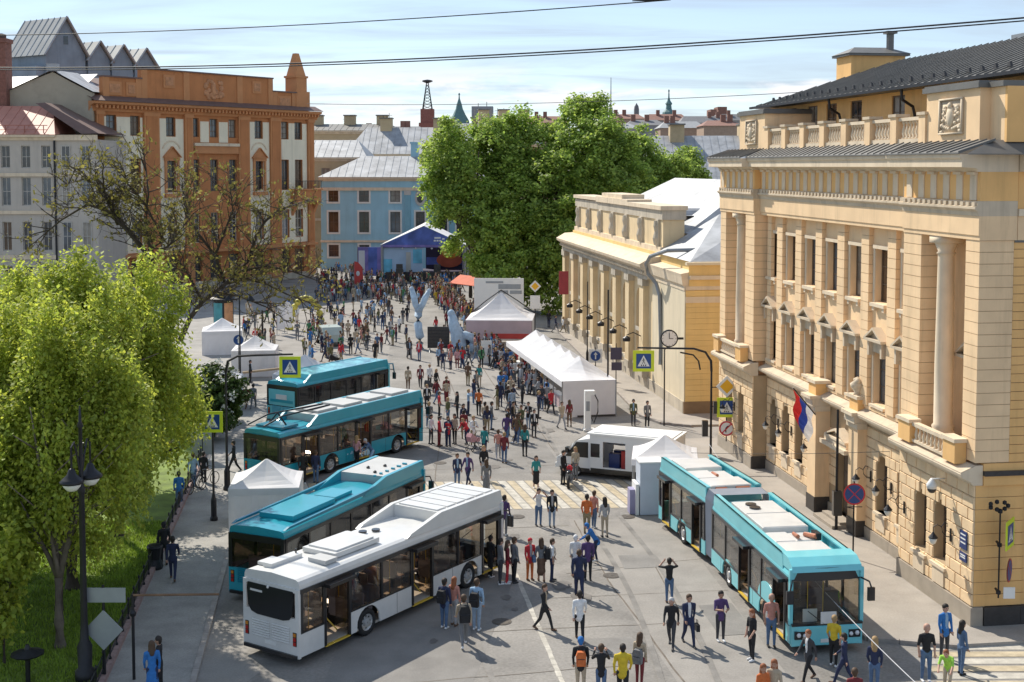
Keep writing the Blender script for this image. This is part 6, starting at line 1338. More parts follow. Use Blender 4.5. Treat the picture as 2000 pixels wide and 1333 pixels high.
t = thing('banner_wall', 'tall violet and white printed banner frame left of the stage', 'banner', (-20.6,186.5,0)); b = MB(); b.use(VIOL); b.box(-1.9,0,.5,1.7,.12,4.7); b.use(STB); b.box(-.4,-.04,.5,.9,-.001,4.7); b.use(FABW); b.box(-1.8,-.04,1.0,-.9,-.001,4.2); b.build('panel', parent=t)
b = MB(); b.use(STEEL); [b.tube((x,.2,0),(x,.2,4.8),.1) for x in (-1.95,1.75)]; b.build('frame_post', parent=t)
# white board with grey print, red-orange awning, black monitor back and pale blue inflatables
p = G(965,640)
t = thing('info_board', 'wide white information board with grey print behind the pavilion tent', 'board', (-1.2,131,0), -.04); b = MB(); b.use(WHITE); b.box(-2.7,0,1.7,2.4,.15,5.0); b.use(STEEL); b.box(-2.6,-.03,1.3,-1.2,-.002,1.9); [b.tube((x,.2,0),(x,.2,5.0),.06) for x in (-2.6,0,2.3)]
for i, (x,z,w_,h_) in enumerate([(-.2,3.9,2.3,.5),(-.2,3.4,1.0,.35),(1.0,3.4,1.2,.35),(-1.5,4.5,1.8,.2)]): b.use(GREYS); b.box(x,-.03,z,x+w_,-.003,z+h_)
b.build('panel', parent=t)
t = thing('orange_awning', 'bright orange-red slanting awning in the crowd left of the information board', 'awning', (-5.3,150,0), -.9); b = MB(); b.use(pm('awning_orange',(.75,.16,.07),.7,var=.1,transl=.3)); b.add([(-2.6,-.7,2.6),(2.6,-.7,2.6),(2.6,.9,3.5),(-2.6,.9,3.5),(-2.6,-.7,2.66),(2.6,-.7,2.66),(2.6,.9,3.56),(-2.6,.9,3.56)], [(0,3,2,1),(4,5,6,7),(0,1,5,4)]); b.build('canopy', parent=t); b = MB(); b.use(STEEL); [b.tube((x,y,0),(x,y,3.0),.04) for x in (-2.5,2.5) for y in (-.6,.8)]; b.build('leg', parent=t)
p = G(857,688); t = thing('screen_frame', 'black rear of a large screen frame beside the pale blue inflatables', 'screen', (p[0],p[1],0), .0); b = MB(); b.use(BLACKG); b.box(-1.0,0,.35,.95,.18,2.25); b.build('panel', parent=t); b = MB(); b.use(DARKM)
for k in range(6): b.box(-.95,-.03,.5+k*.28,.9,-.002,.54+k*.28)
b.build('rib', parent=t); b = MB(); b.use(STEEL); [b.path([(x,.6,0),(x,.1,.4),(x,-.5,0)],.04,5) for x in (-.8,.75)]; b.build('foot', parent=t)
INFL = pm('inflatable_pale_blue', (.50,.62,.74), .6, var=.2, scale=2.2, transl=.35)
for (px,py,lab,sc,arms) in ((818,682,'pale blue fork-shaped inflatable figure standing before the crowd',1.0,1),(893,690,'pale blue bulky inflatable figure leaning against the pavilion tent',.82,0)):
    p = G(px,py); t = thing('inflatable_figure', lab, 'inflatable', (p[0],p[1],0), 0, 'inflatables beside the crowd'); t.scale = (.82,.82,.9); b = MB(); b.use(INFL)
    if arms:
        b.path([(.1,0,0),(.1,0,.6),(.14,0,1.2),(0,0,1.9),(-.1,0,2.6),(-.05,0,3.3),(0,0,3.9)],[.5,.44,.48,.42,.46,.42,.4],12); b.ball((0,0,3.9),.46,12); b.path([(0,0.02,3.9),(-.35,0,4.5),(-.5,0,5.2),(-.75,0,6.0)],[.36,.34,.36,.26],10); b.path([(0,-.02,3.9),(.45,0,4.5),(.7,0,5.1),(1.15,0,5.8)],[.36,.33,.35,.25],10); b.ball((-.76,0,6.05),.27,10); b.ball((1.16,0,5.85),.26,10)
    else:
        b.path([(.2,0,0),(.2,0,.7),(.1,0,1.4),(-.1,0,2.1),(-.35,0,2.8),(-.6,0,3.8)],[.85,.78,.8,.66,.6,.4],12); b.ball((-.64,0,3.9),.42,10); b.path([(.2,0,1.5),(.9,-.1,1.8),(1.5,-.2,1.6),(1.9,-.2,1.0)],[.45,.42,.42,.36],10); b.ball((1.75,-.1,.55),.62,10)
    b.build('body', parent=t, smooth=True)
# ------------------------------------------------------------------ white service truck
t = thing('service_truck', 'white service truck with an open side hatch parked before the old building', 'truck', (6.0,67.4,0), math.atan2(.40,-.92)); t.scale = (1,1,.85)
TW = pm('truck_white', (.72,.72,.72), .35, var=.03, coat=.4)
b = MB(); b.use(TW); hw = 1.1
def skirt(y, xs): 
    for xa, xb, za, zb in xs: b.box(xa, min(y,y*.95), za, xb, max(y,y*.95), zb)
# cab in front (+x), box behind
b.prismy([(1.6,.55),(3.35,.55),(3.5,.75),(3.45,1.15),(2.95,1.35),(2.35,2.25),(1.6,2.45)], -1.0, 1.0); b.build('cab', parent=t)
b = MB(); b.use(TW); b.box(-3.0,-1.14,.5,1.55,-1.08,2.72) if False else None
wallbox(b, -3.0, 1.55, .5, 2.75, -1.16, -1.08, [(.4,1.25,.75,2.35,False)]); wallbox(b, -3.0, 1.55, .5, 2.75, 1.08, 1.16, [(.2,1.25,.75,2.35,False)]); b.box(-3.0,-1.08,.5,-2.93,1.08,2.75); b.box(1.5,-1.08,.5,1.55,1.08,2.75); b.box(-3,-1.08,.5,1.55,1.08,.6); b.build('box_body', parent=t)
b = MB(); b.use(WHITE); b.box(-3.08,-1.22,2.75,1.7,1.22,2.85); b.box(-2.9,-1.0,2.85,1.4,1.0,2.9); b.build('roof', parent=t)
b = MB(); b.use(GLD); b.add([(3.38,-.85,1.2),(3.38,.85,1.2),(2.42,.85,2.24),(2.42,-.85,2.24)], [(0,1,2,3)]); b.use(BBLACK); b.add([(2.99,-.9,1.36),(2.99,.9,1.36),(2.40,.9,2.2),(2.40,-.9,2.2)], [(0,1,2,3)]); b.build('windscreen', parent=t)
for s_ in (-1,1):
    b = MB(); b.use(BBLACK); b.prismy([(1.7,1.22),(3.0,1.22),(2.86,1.42),(2.36,2.16),(1.7,2.2)], min(s_*1.0,s_*1.012), max(s_*1.0,s_*1.012)); b.build('side_window', parent=t)
    b = MB(); b.use(BBLACK); b.box(2.75,min(s_*1.0,s_*1.3),1.5,2.9,max(s_*1.0,s_*1.3),1.85); b.build('mirror', parent=t)
    b = MB(); b.use(LAMPW); b.box(3.4,s_*.75-.2,.85,3.52,s_*.75+.2,1.08); b.build('headlight', parent=t)
    b = MB(); b.use(BLUEP); b.box(-2.6,min(s_*1.162,s_*1.17),1.9,-1.2,max(s_*1.162,s_*1.17),2.05)
    for z in (1.6,1.45,1.3): b.box(-2.6,min(s_*1.162,s_*1.17),z,-1.5,max(s_*1.162,s_*1.17),z+.06)
    b.build('side_print', parent=t)
    b = MB(); b.use(BBLACK); b.box(-2.95,min(s_*1.162,s_*1.175),.5,1.5,max(s_*1.162,s_*1.175),.66); b.box(1.0,min(s_*1.162,s_*1.172),1.35,1.5,max(s_*1.162,s_*1.172),2.2); b.build('lower_trim', parent=t)
    b = MB(); b.use(REDP); b.box(-.3,s_*.4-.15,.6,.0,s_*.4+.15,1.7); b.use(BLUEP); b.box(.1,s_*.4-.15,.6,.7,s_*.4+.15,1.5); b.build('equipment', parent=t)
for x in (-1.9,2.45):
    for s_ in (-1,1): wheel(t, x, s_*.92, s_, .36)
b = MB(); b.use(BBLACK); b.box(-3.0,-1.0,.3,3.3,1.0,.55); b.use(WHITE); b.box(3.35,-.95,.45,3.6,.95,.72); b.build('chassis', parent=t)
# small pale crane vehicle and scooters, banners, kiosks on the far left of the square
t = thing('pale_jeep', 'pale green off-road car under the bare trees left of the crowd', 'car', (-17.0,118,0), 1.9); b = MB(); b.use(pm('car_pale_green',(.42,.48,.44),.4,var=.05,coat=.3)); b.prismy([(-2,.45),(2,.45),(2.05,.95),(1.1,1.05),(.7,1.75),(-1.6,1.78),(-2,1.1)], -.9, .9); b.build('body', parent=t)
b = MB(); b.use(BBLACK); b.prismy([(-1.5,1.1),(.9,1.1),(.62,1.66),(-1.45,1.68)], -.915, .915); b.box(2.0,-.7,.6,2.07,.7,.85); b.build('window', parent=t)
for x in (-1.3,1.3):
    for s_ in (-1,1): wheel(t, x, s_*.8, s_, .4)
for i, (px,py,lab) in enumerate([(541,655,'white feather banner, left of the pair by the pale car'),(556,652,'white feather banner, right of the pair by the pale car')]):
    p = G(px,py); t = thing('feather_banner', lab, 'banner', (p[0],p[1],0), .3, 'feather banners by the pale car'); b = MB(); b.use(FABW); b.prismy([(0,.5),(.75,.6),(.8,2.6),(.5,3.1),(.05,3.2)], -.015, .015); b.build('cloth', parent=t); b = MB(); b.use(STEEL); b.tube((0,0,0),(0,0,3.25),.03); b.lathe([(.3,0),(.3,.05)],(0,0,0),8); b.build('pole', parent=t)
p = G(585,655); t = thing('balloon_arch', 'small yellow-green arch of balloons over the pale car', 'balloons', (p[0],p[1]+4,0)); b = MB(); b.use(pm('balloon_yellow',(.55,.48,.08),.4,var=.2))
for k in range(13): a = math.pi*k/12; b.ball((1.6*math.cos(a),0,3.0*math.sin(a)+.2),.36,8)
o = b.build('balloons', parent=t, smooth=True); o['kind'] = 'stuff'
p = G(437,668)
t = thing('advertising_column', 'round advertising column with a domed cap and teal and orange posters', 'advertising column', (p[0],p[1],0)); b = MB(); b.use(DARKM); b.lathe([(1.05,0),(1.05,.5),(.92,.55),(.92,3.9),(1.5,4.0),(1.5,4.15),(1.0,4.3),(.95,4.7),(.6,5.1),(.25,5.3),(.12,5.7),(0,5.8)],(0,0,0),16); b.build('body', parent=t, smooth=False)
TP, OP = pm('poster_teal',(.06,.28,.32),.5,var=.2,scale=2), pm('poster_orange',(.55,.28,.14),.5,var=.2,scale=2)
for a0, m in ((-2.55,TP),(-1.25,OP),(.2,TP)):
    b = MB(); b.use(m); n_ = 6; vs = []
    for i in range(n_+1): a = a0+1.1*i/n_; vs += [(.94*math.cos(a),.94*math.sin(a),.7),(.94*math.cos(a),.94*math.sin(a),3.75)]
    b.add(vs, [(2*i,2*i+2,2*i+3,2*i+1) for i in range(n_)]); b.build('poster', parent=t)
# ------------------------------------------------------------------ road signs
SY = pm('sign_fluoro_yellow', (.62,.72,.03), .5, var=.03); SB = pm('sign_blue', (.012,.06,.24), .4, var=.04); SW = pm('sign_white', (.75,.75,.73), .4, var=.03); SR = pm('sign_red', (.55,.02,.03), .4, var=.04); SO = pm('sign_amber', (.80,.42,.01), .4, var=.03)
def crossing_sign(parent, x, z, S=1.0, y=0.0, rz=None):
    """pedestrian-crossing plate: fluorescent border, blue field, white triangle, walking figure and zebra bars"""
    def place(o, dy):
        o.location = (x,y,z)
        if rz is not None: o.rotation_euler = (0,0,rz)
    h = S/2; b = MB(); b.use(SY); b.box(-h,0,-h,h,.04,h); b.use(GREYS); b.box(-h+.02,.04,-h+.02,h-.02,.05,h-.02); o = b.build('sign_plate', parent=parent); place(o,0)
    k = h*.70; b = MB(); b.use(SB); b.box(-k,-.008,-k,k,-.001,k); b.use(SW); b.add([(-k*.82,-.012,-k*.72),(k*.82,-.012,-k*.72),(0,-.012,k*.8)], [(0,1,2)]); q = b.build('sign_face', parent=o)
    b = MB(); b.use(BBLACK); s = k*.5; f = -.016; b.add([(s*.12*math.cos(a*.785),f,s*.75+s*.14*math.sin(a*.785)) for a in range(8)], [list(range(8))])
    for p_ in ([(-.13,.55),(.15,.55),(.12,-.05),(-.08,-.05)],[(-.08,-.05),(.05,-.05),(-.25,-.75),(-.42,-.7)],[(.0,-.05),(.12,-.05),(.42,-.7),(.26,-.76)],[(-.13,.5),(-.02,.5),(-.36,.0),(-.42,.08)],[(.1,.5),(.16,.45),(.4,.05),(.34,.0)]): b.add([(s*u,f,s*v) for u,v in p_], [list(range(4))])
    for i in range(3): x_ = -.75+i*.55; b.add([(s*x_,f,-s*1.35),(s*(x_+.3),f,-s*1.35),(s*(x_+.36),f,-s*.95),(s*(x_+.06),f,-s*.95)], [(0,1,2,3)])
    b.build('pictogram', parent=o)
def disc_sign(parent, x, z, r, kind, y=0.0, rz=0.0):
    def ring(r0, r1, dy, m, bb):
        bb.use(m); n_ = 20; vs = []
        for k in range(n_): a = 2*math.pi*k/n_; vs += [(r0*math.cos(a),dy,r0*math.sin(a)),(r1*math.cos(a),dy,r1*math.sin(a))]
        bb.add(vs, [(2*k,2*((k+1)%n_),2*((k+1)%n_)+1,2*k+1) for k in range(n_)])
    def disc(r1, dy, m, bb): bb.use(m); bb.add([(r1*math.cos(2*math.pi*k/20),dy,r1*math.sin(2*math.pi*k/20)) for k in range(20)], [list(range(20))])
    b = MB(); disc(r,.02,GREYS,b); disc(r,-.0,SW if kind!='stop' else SR,b); ring(r*.999,r,.01,GREYS,b)
    if kind == 'straight': disc(r*.93,-.006,SB,b); b.use(SW); b.box(-r*.11,-.012,-r*.6,r*.11,-.009,r*.35); b.add([(-r*.36,-.012,r*.2),(r*.36,-.012,r*.2),(0,-.012,r*.7)], [(0,1,2)])
    if kind == 'stop': disc(r*.86,-.006,SB,b); b.use(SR); [b.add([(-r*.6-s_*0,-.01,-s_*r*.6-r*.05),(-r*.58,-.01,-s_*r*.6+r*.05),(r*.6,-.01,s_*r*.6+r*.05),(r*.58,-.01,s_*r*.6-r*.05)], [(0,1,2,3)]) for s_ in (-1,1)]
    if kind == 'noturn': ring(r*.78,r*.97,-.006,SR,b); b.use(BBLACK); b.path([(-r*.1,-.01,-r*.5),(-r*.1,-.01,.05*r),(r*.1,-.01,r*.28),(r*.35,-.01,r*.28)], r*.07, 4); b.use(SR); b.add([(-r*.6,-.03,-r*.5),(-r*.5,-.03,-r*.6),(r*.6,-.03,r*.5),(r*.5,-.03,r*.6)], [(0,1,2,3)])
    o = b.build('round_sign', parent=parent); o.location = (x,y,z); o.rotation_euler = (0,0,rz); return o
def diamond(parent, x, z, s, y=0.0, white_rim=True):
    b = MB(); b.use(SW); d = lambda k, dy: [(k,dy,0),(0,dy,k),(-k,dy,0),(0,dy,-k)]
    b.add(d(s,0)+d(s,.03), [(3,2,1,0),(4,5,6,7)]+[(i,(i+1)%4,4+(i+1)%4,4+i) for i in range(4)]); b.use(SO); b.add(d(s*.66,-.006), [(3,2,1,0)]); o = b.build('priority_sign', parent=parent); o.location = (x,y,z); return o
def pole(name, label, cat, px, py, h, r=.06, base=True, Y=None, group=None, mat=DARKM):
    p = G(px,py); t = thing(name, label, cat, (p[0],p[1],0), 0, group); b = MB(); b.use(mat)
    if base: b.lathe([(r*3,0),(r*3,.25),(r*2.2,.35),(r*2.2,1.1),(r*1.4,1.25),(r,1.4)],(0,0,0),10)
    b.tube((0,0,0),(0,0,h),r,r*.8,8); b.build('post', parent=t); return t, p
t, p = pole('crossing_signpost', 'black post with a fluorescent pedestrian crossing sign on the left pavement', 'road sign', 418, 1022, 5.1); crossing_sign(t, 0, 4.75, .98, -.1)
t, p = pole('signal_mast', 'dark mast with a long arm hanging a crossing sign over the far teal bus', 'road sign', 444, 962, 6.2, .07); b = MB(); b.use(DARKM); b.path([(0,0,6.1),(.12,0,6.7),(.6,0,6.95),(1.5,0,7.0),(3.4,0,7.05)],[.07,.07,.06,.06,.05],7); b.build('arm', parent=t); crossing_sign(t, 3.25, 6.4, 1.08, -.05)
t, p = pole('signal_mast', 'curved-arm mast with crossing signs and a priority diamond at the right corner', 'road sign', 1388, 893, 5.0, .07, False)
b = MB(); b.use(DARKM); b.path([(0,0,4.9),(-.03,0,5.5),(-.35,0,6.0),(-1.0,0,6.2),(-4.2,0,6.25)],[.07,.07,.065,.06,.05],8); b.path([(-.55,.6,4.9),(-.65,.6,5.4),(-.95,.6,5.75),(-1.7,.6,5.9)],[.05]*4,6); b.build('arm', parent=t)
crossing_sign(t, -3.85, 5.5, 1.2, -.05); diamond(t, .88, 4.05, .62, -.05); crossing_sign(t, .88, 2.85, 1.12, -.06); disc_sign(t, .88, 1.65, .44, 'noturn', -.06)
b = MB(); b.use(DARKM); b.tube((.88,.02,.9),(.88,.02,4.6),.035); b.tube((0,0,4.0),(.88,.0,4.0),.03); b.tube((0,0,2.9),(.88,.0,2.9),.03); b.build('bracket', parent=t)
b = MB(); b.use(BBLACK); b.box(-.5,-.15,1.2,-.18,.12,2.1); b.box(.12,-.1,2.5,.32,.1,3.2); b.build('traffic_light', parent=t)
# no-stopping sign with traffic light by the entrance
q = A(1668,965,52.6); t = thing('no_stopping_signpost', 'thin post with a blue and red no-stopping disc before the palace blocks', 'road sign', (q.x,52.6,.13)); b = MB(); b.use(DARKM); b.tube((0,0,0),(0,0,q.z+.4),.035); b.path([(0,0,q.z-.75),(-.35,0,q.z-.68),(.35,0,q.z-.68)],.02,5); b.build('post', parent=t); disc_sign(t, 0, q.z-.13, .46, 'stop', -.06)
t, p = pole('signal_post', 'tall dark post with a traffic light beside the palace entrance', 'post', 1633, 1040, 5.6, .07, False)
b = MB(); b.use(BBLACK); b.box(-.18,-.2,.8,.2,.12,1.9); b.build('traffic_light', parent=t)
# straight-ahead discs
t, p = pole('straight_only_signpost', 'thin pole with a blue straight-ahead disc left of the far teal bus', 'road sign', 467, 742, 3.2, .04, False); disc_sign(t, 0, 3.1, .42, 'straight', -.05)
t, p = pole('straight_only_signpost', 'thin pole with a blue straight-ahead disc beside the long tent', 'road sign', 1163, 744, 2.6, .04, False); b = MB(); b.use(SW); b.box(-.52,-.02,1.4,.52,.0,2.45); b.build('backing_plate', parent=t); disc_sign(t, 0, 1.93, .42, 'straight', -.05)
p = G(1045,655); t = thing('priority_signpost', 'thin pole with an amber priority diamond and a white plate under the chestnut', 'road sign', (p[0],p[1],0)); b = MB(); b.use(DARKM); b.tube((0,0,0),(0,0,5.6),.05); b.build('post', parent=t); diamond(t, 0, 4.8, .58, -.06); b = MB(); b.use(SW); b.box(-.48,-.1,2.6,.48,-.06,3.9); b.build('plate', parent=t)
t, p = pole('notice_post', 'post with two dark notice plates on the pavement beside the old building', 'sign', 1203, 760, 3.4, .04, False); b = MB(); b.use(pm('notice_dark',(.06,.05,.09),.5)); b.box(-.42,-.1,2.2,.42,-.05,3.1); b.box(-.35,-.1,1.4,.42,-.05,2.0); b.build('plate', parent=t)
# grey backs of signs near us at the bottom left
p = G(205,1335); t = thing('road_sign', 'grey backs of a wide plate and a diamond sign on a black pole', 'road sign', (p[0],p[1],0)); b = MB(); b.use(DARKM); b.tube((0,0,0),(0,0,3.2),.045); b.build('post', parent=t)
b = MB(); b.use(GREYS); b.box(-.72,-.05,2.65,.72,-.02,3.12); b.build('plate_back', parent=t); b = MB(); b.use(GREYS); b.add([(.62,-.05,1.75),(0,-.05,2.4),(-.62,-.05,1.75),(0,-.05,1.1),(.62,-.02,1.75),(0,-.02,2.4),(-.62,-.02,1.75),(0,-.02,1.1)], [(3,2,1,0),(4,5,6,7),(0,1,5,4),(1,2,6,5),(2,3,7,6),(3,0,4,7)]); b.build('diamond_back', parent=t)
p = G(262,1335); t = thing('barrier_post', 'slim dark post with a long horizontal bar across the left pavement', 'post', (p[0],p[1],0)); b = MB(); b.use(DARKM); b.tube((0,0,0),(0,0,2.9),.05); b.lathe([(.09,2.2),(.11,2.3),(.05,2.4)],(0,0,0),8); b.build('post', parent=t); b = MB(); b.use(pm('rust_bar',(.20,.12,.07),.7,metal=.3,var=.3)); b.tube((0,0,2.87),(2.75,0,2.9),.04); b.build('bar', parent=t)
t = thing('wall_crossing_sign', 'crossing sign and small round no-stopping sign bracketed on the palace end wall', 'road sign', (17.45,44.1,0)); crossing_sign(t, -.0, 3.65, 1.0, 0, .95); disc_sign(t, 0, 2.35, .42, 'stop', 0, 1.0); b = MB(); b.use(SW); b.box(-.2,-.02,1.35,.2,.02,1.75); b.build('plate', parent=t); b = MB(); b.use(DARKM); b.tube((-.3,.2,1.3),(-.3,.2,4.4),.03)
for z in (1.5,3.2,4.4): b.path([(-.3,.2,z),(-.25,.6,z)],.05,5); b.ball((-.3,.2,z),.1,6)
for k in range(7): b.ball((-.35+.32*math.cos(k*.9),.2,4.6+.14*math.sin(k*.9)),.09,6)
b.build('bracket', parent=t)
# street clock
t, p = pole('street_clock', 'round white street clock on a tall thin post before the old building', 'clock', 1297, 832, 4.9, .05, False); b = MB(); b.use(DARKM); b.lathe([(.5,0),(.56,.02),(.56,.18),(.5,.2)],(0,0,0),20); o = b.build('case', parent=t); o.rotation_euler = (math.pi/2,0,0); o.location = (.28,.1,5.6)
b = MB(); b.use(SW); b.lathe([(0,0),(.48,0),(.48,.02),(0,.02)],(0,0,0),20); b.use(BBLACK); b.box(-.02,-.02,.02,.02,.36,.035); b.box(-.02,-.02,.02,.25,.02,.035)
for k in range(12): a = k*math.pi/6; b.box(.42*math.cos(a)-.02,.42*math.sin(a)-.02,.02,.42*math.cos(a)+.02,.42*math.sin(a)+.02,.03)
o2 = b.build('dial', parent=o); o2.location = (0,0,.19)
b = MB(); b.use(DARKM); b.box(.84,0,5.52,1.2,.06,5.66); b.tube((0,0,4.9),(.28,0,5.1),.05); b.build('bracket', parent=t)
t, p = pole('tall_post', 'tall plain dark lamp post behind the long tent', 'lamp post', 1187, 802, 8.2, .07)
t, p = pole('tall_post', 'plain dark post between the long tent and the old building', 'lamp post', 1147, 715, 7.0, .05)
t, p = pole('tall_post', 'brown wooden post standing on the square left of the white gazebo', 'post', 513, 676, 3.3, .11, False)
# ornate double lamp post at the left
p = G(167,1340); t = thing('lamp_post', 'tall ornate black lamp post with two hanging bell lamps at the left', 'street lamp', (p[0],p[1],0), 1.17)
b = MB(); b.use(DARKM); b.lathe([(.32,0),(.32,.5),(.22,.6),(.24,1.3),(.14,1.5),(.11,2.2),(.09,6.2),(.12,6.25),(.12,6.4),(.07,6.5),(.06,8.3),(.11,8.35),(.05,8.5),(.02,9.0)],(0,0,0),12); b.build('post', parent=t, smooth=True)
for s_ in (-1,1):
    b = MB(); b.use(DARKM); b.path([(0,0,6.6),(s_*.15,0,7.4),(s_*.3,0,7.9),(s_*.42,0,7.75),(s_*.42,0,7.0)],.035,6); b.path([(0,0,7.2),(s_*.2,0,7.5),(s_*.12,0,7.8)],.025,5); b.build('bracket', parent=t)
    b = MB(); b.use(DARKM); b.lathe([(.36,6.62),(.38,6.68),(.3,6.76),(.15,6.9),(.1,7.05),(.04,7.1)],(s_*.42,0,0),14); o = b.build('lamp_hood', parent=t, smooth=True)
    b = MB(); b.use(lamp_glass); b.lathe([(0,6.36),(.16,6.4),(.26,6.52),(.29,6.62)],(s_*.42,0,0),14); b.build('lamp_globe', parent=o, smooth=True)
p = G(60,1345); t = thing('lantern_post', 'top of a low dark lantern post at the bottom left corner', 'lantern', (p[0],p[1]-.2,0)); b = MB(); b.use(DARKM); b.tube((0,0,0),(0,0,1.0),.08); b.lathe([(.1,1.0),(.16,1.05),(.5,1.18),(.52,1.22),(.1,1.36),(.05,1.5)],(0,0,0),10); b.build('post', parent=t)
p = G(303,1117); t = thing('litter_bin', 'dark cast litter bin against the lawn railing', 'litter bin', (p[0],p[1],.13)); b = MB(); b.use(DARKM); b.lathe([(.3,0),(.34,.1),(.24,.4),(.3,.85),(.34,.9),(.3,.98),(.1,1.02)],(0,0,0),12); b.build('body', parent=t)
p = G(448,672)
t, p = pole('lamp_post', 'black lamp post with paired arms beside the advertising column', 'street lamp', 470, 775, 7.3, .06); b = MB(); b.use(DARKM)
for s_ in (-1,1): b.path([(0,0,7.2),(s_*.5,0,7.5),(s_*.8,0,7.2)],.04,5); b.lathe([(.3,6.9),(.3,6.98),(.08,7.25)],(s_*.8,0,0),10)
b.build('lamp_arm', parent=t)
t = thing('info_kiosk', 'grey-green glass information panel standing on the left pavement behind the lime trees', 'panel', (*G(396,905),.13), .2); b = MB(); b.use(GREYS); b.box(-.6,-.05,.35,.6,.05,2.1); b.box(-.5,-.2,0,.5,.2,.05); b.use(DARKM); b.box(-.02,-.07,.3,.02,-.05,2.1); b.build('panel', parent=t)
p = G(1262,975); t = thing('info_kiosk', 'pale blue-grey cabinet with a mauve side standing at the tail of the articulated bus', 'cabinet', (6.55,60.2,0), .1); b = MB(); b.use(pm('cabinet_pale',(.55,.60,.68),.5,var=.06)); b.box(-.55,-.5,.03,.55,.5,2.5); b.use(pm('cabinet_mauve',(.32,.30,.45),.6)); b.box(-1.0,-.3,.03,-.62,.3,1.2); b.use(WHITE); b.box(-.6,-.55,2.5,.6,.55,2.56); b.box(-.75,-.5,.02,-.6,.5,1.5); b.build('body', parent=t)
# umbrella and small tables by the truck
p = G(1222,925); t = thing('grey_umbrella', 'open grey umbrella held over a stall beside the cabinet', 'umbrella', (p[0],p[1],0)); b = MB(); b.use(pm('umbrella_grey',(.26,.27,.31),.7)); b.lathe([(1.2,1.75),(1.0,2.0),(.5,2.3),(0,2.42)],(0,0,0),10); b.build('canopy', parent=t); b = MB(); b.use(STEEL); b.tube((0,0,0),(0,0,2.4),.025); b.build('pole', parent=t)
t = thing('sign_panel', 'white roll-up panel standing at the mouth of the long tent', 'panel', (*G(950,712),0), .1); b = MB(); b.use(SW); b.box(-.45,-.04,.1,.45,.0,2.0); b.use(STEEL); b.box(-.5,-.15,0,.5,.15,.1); b.build('panel', parent=t)
# flag on the palace: white, blue, red
t = thing('tricolour_flag', 'white, blue and red flag on a slanting pole over the palace entrance', 'flag', (0,0,0)); fp0 = A(1614,836,60.1); fp1 = A(1549,758,59.4); b = MB(); b.use(DARKM); b.tube(fp0,fp1,.03); b.build('pole', parent=t)
FW = [pm('flag_white',(.72,.72,.74),.8,transl=.25), pm('flag_blue',(.03,.06,.30),.8,transl=.25), pm('flag_red',(.55,.03,.03),.8,transl=.25)]
for k in range(3):
    b = MB(); b.use(FW[k]); vs = []
    for i in range(9):
        for j in (0,1):
            s_ = (k+j)/3; q = fp0.lerp(fp1, .38+.58*s_); dr = i/8*1.45; vs.append((q.x-.06*math.sin(i*.9+s_*2)-.10*dr*(1-s_), q.y+.16*math.sin(i*1.1+s_*2.5)*min(1,dr), q.z-dr*(1.0-.1*s_)))
    b.add(vs, [(2*i,2*i+2,2*i+3,2*i+1) for i in range(8)]); b.build('stripe', parent=t)
t = thing('red_flag', 'tall red feather flag in the crowd left of the stage', 'flag', (*G(692,570),0)); b = MB(); b.use(REDP); b.prismy([(0,1.0),(1.2,1.2),(1.1,3.2),(.5,3.9),(.05,4.0)],-.02,.02); b.use(FABW); b.ball((.5,-.02,2.4),.25,8,1,.1,1.4); b.build('cloth', parent=t); b = MB(); b.use(STEEL); b.tube((0,0,0),(0,0,4.05),.03); b.build('pole', parent=t)
# ------------------------------------------------------------------ overhead wires
WIRE = pm('wire_black', (.02,.02,.024), .6)
def wire(label, p0, p1, sag, r, n=24):
    p0, p1 = Vector(p0), Vector(p1); b = MB(); b.use(WIRE)
    b.path([p0.lerp(p1,i/n)-Vector((0,0,sag*4*(i/n)*(1-i/n))) for i in range(n+1)], r, 5); o = b.build('overhead_wire'); tag(o, label, 'wire')
wire('upper overhead wire crossing the sky at the top left', A(-60,70,60), A(1310,0,46), .25, .022)
b = MB(); b.use(DARKM); q0, q1 = A(1235,2,46.5), A(1310,-1,46); b.path([q0,q0.lerp(q1,.5),q1],[.02,.05,.03],6); o = b.build('wire_joint'); tag(o, 'dark splice joint on the upper wire at the top of the sky', 'wire joint')
wire('thick overhead wire crossing the sky, upper strand of the pair', A(-60,132,62), A(2060,30,40), .5, .03)
wire('thick overhead wire crossing the sky, lower strand of the pair', A(-60,136,62), A(2060,36,40), .5, .024)
wire('thin distant wire above the roofs between the orange building and the palace', A(600,203,95), A(1640,176,72), .35, .018)
wire('pale cable running down in front of the articulated bus to the bottom right', A(1385,868,66), A(1800,1345,34), .6, .013)
bpy.data.objects[-1 if False else 'overhead_wire.004'].data.materials[0] = pm('wire_pale', (.5,.5,.52), .5)
wire('thin wire crossing the middle teal bus', A(470,830,63), A(1000,838,80), .3, .012)
wire('thin wire crossing the palace ground floor', A(1240,880,66), A(2030,865,48), .3, .012)
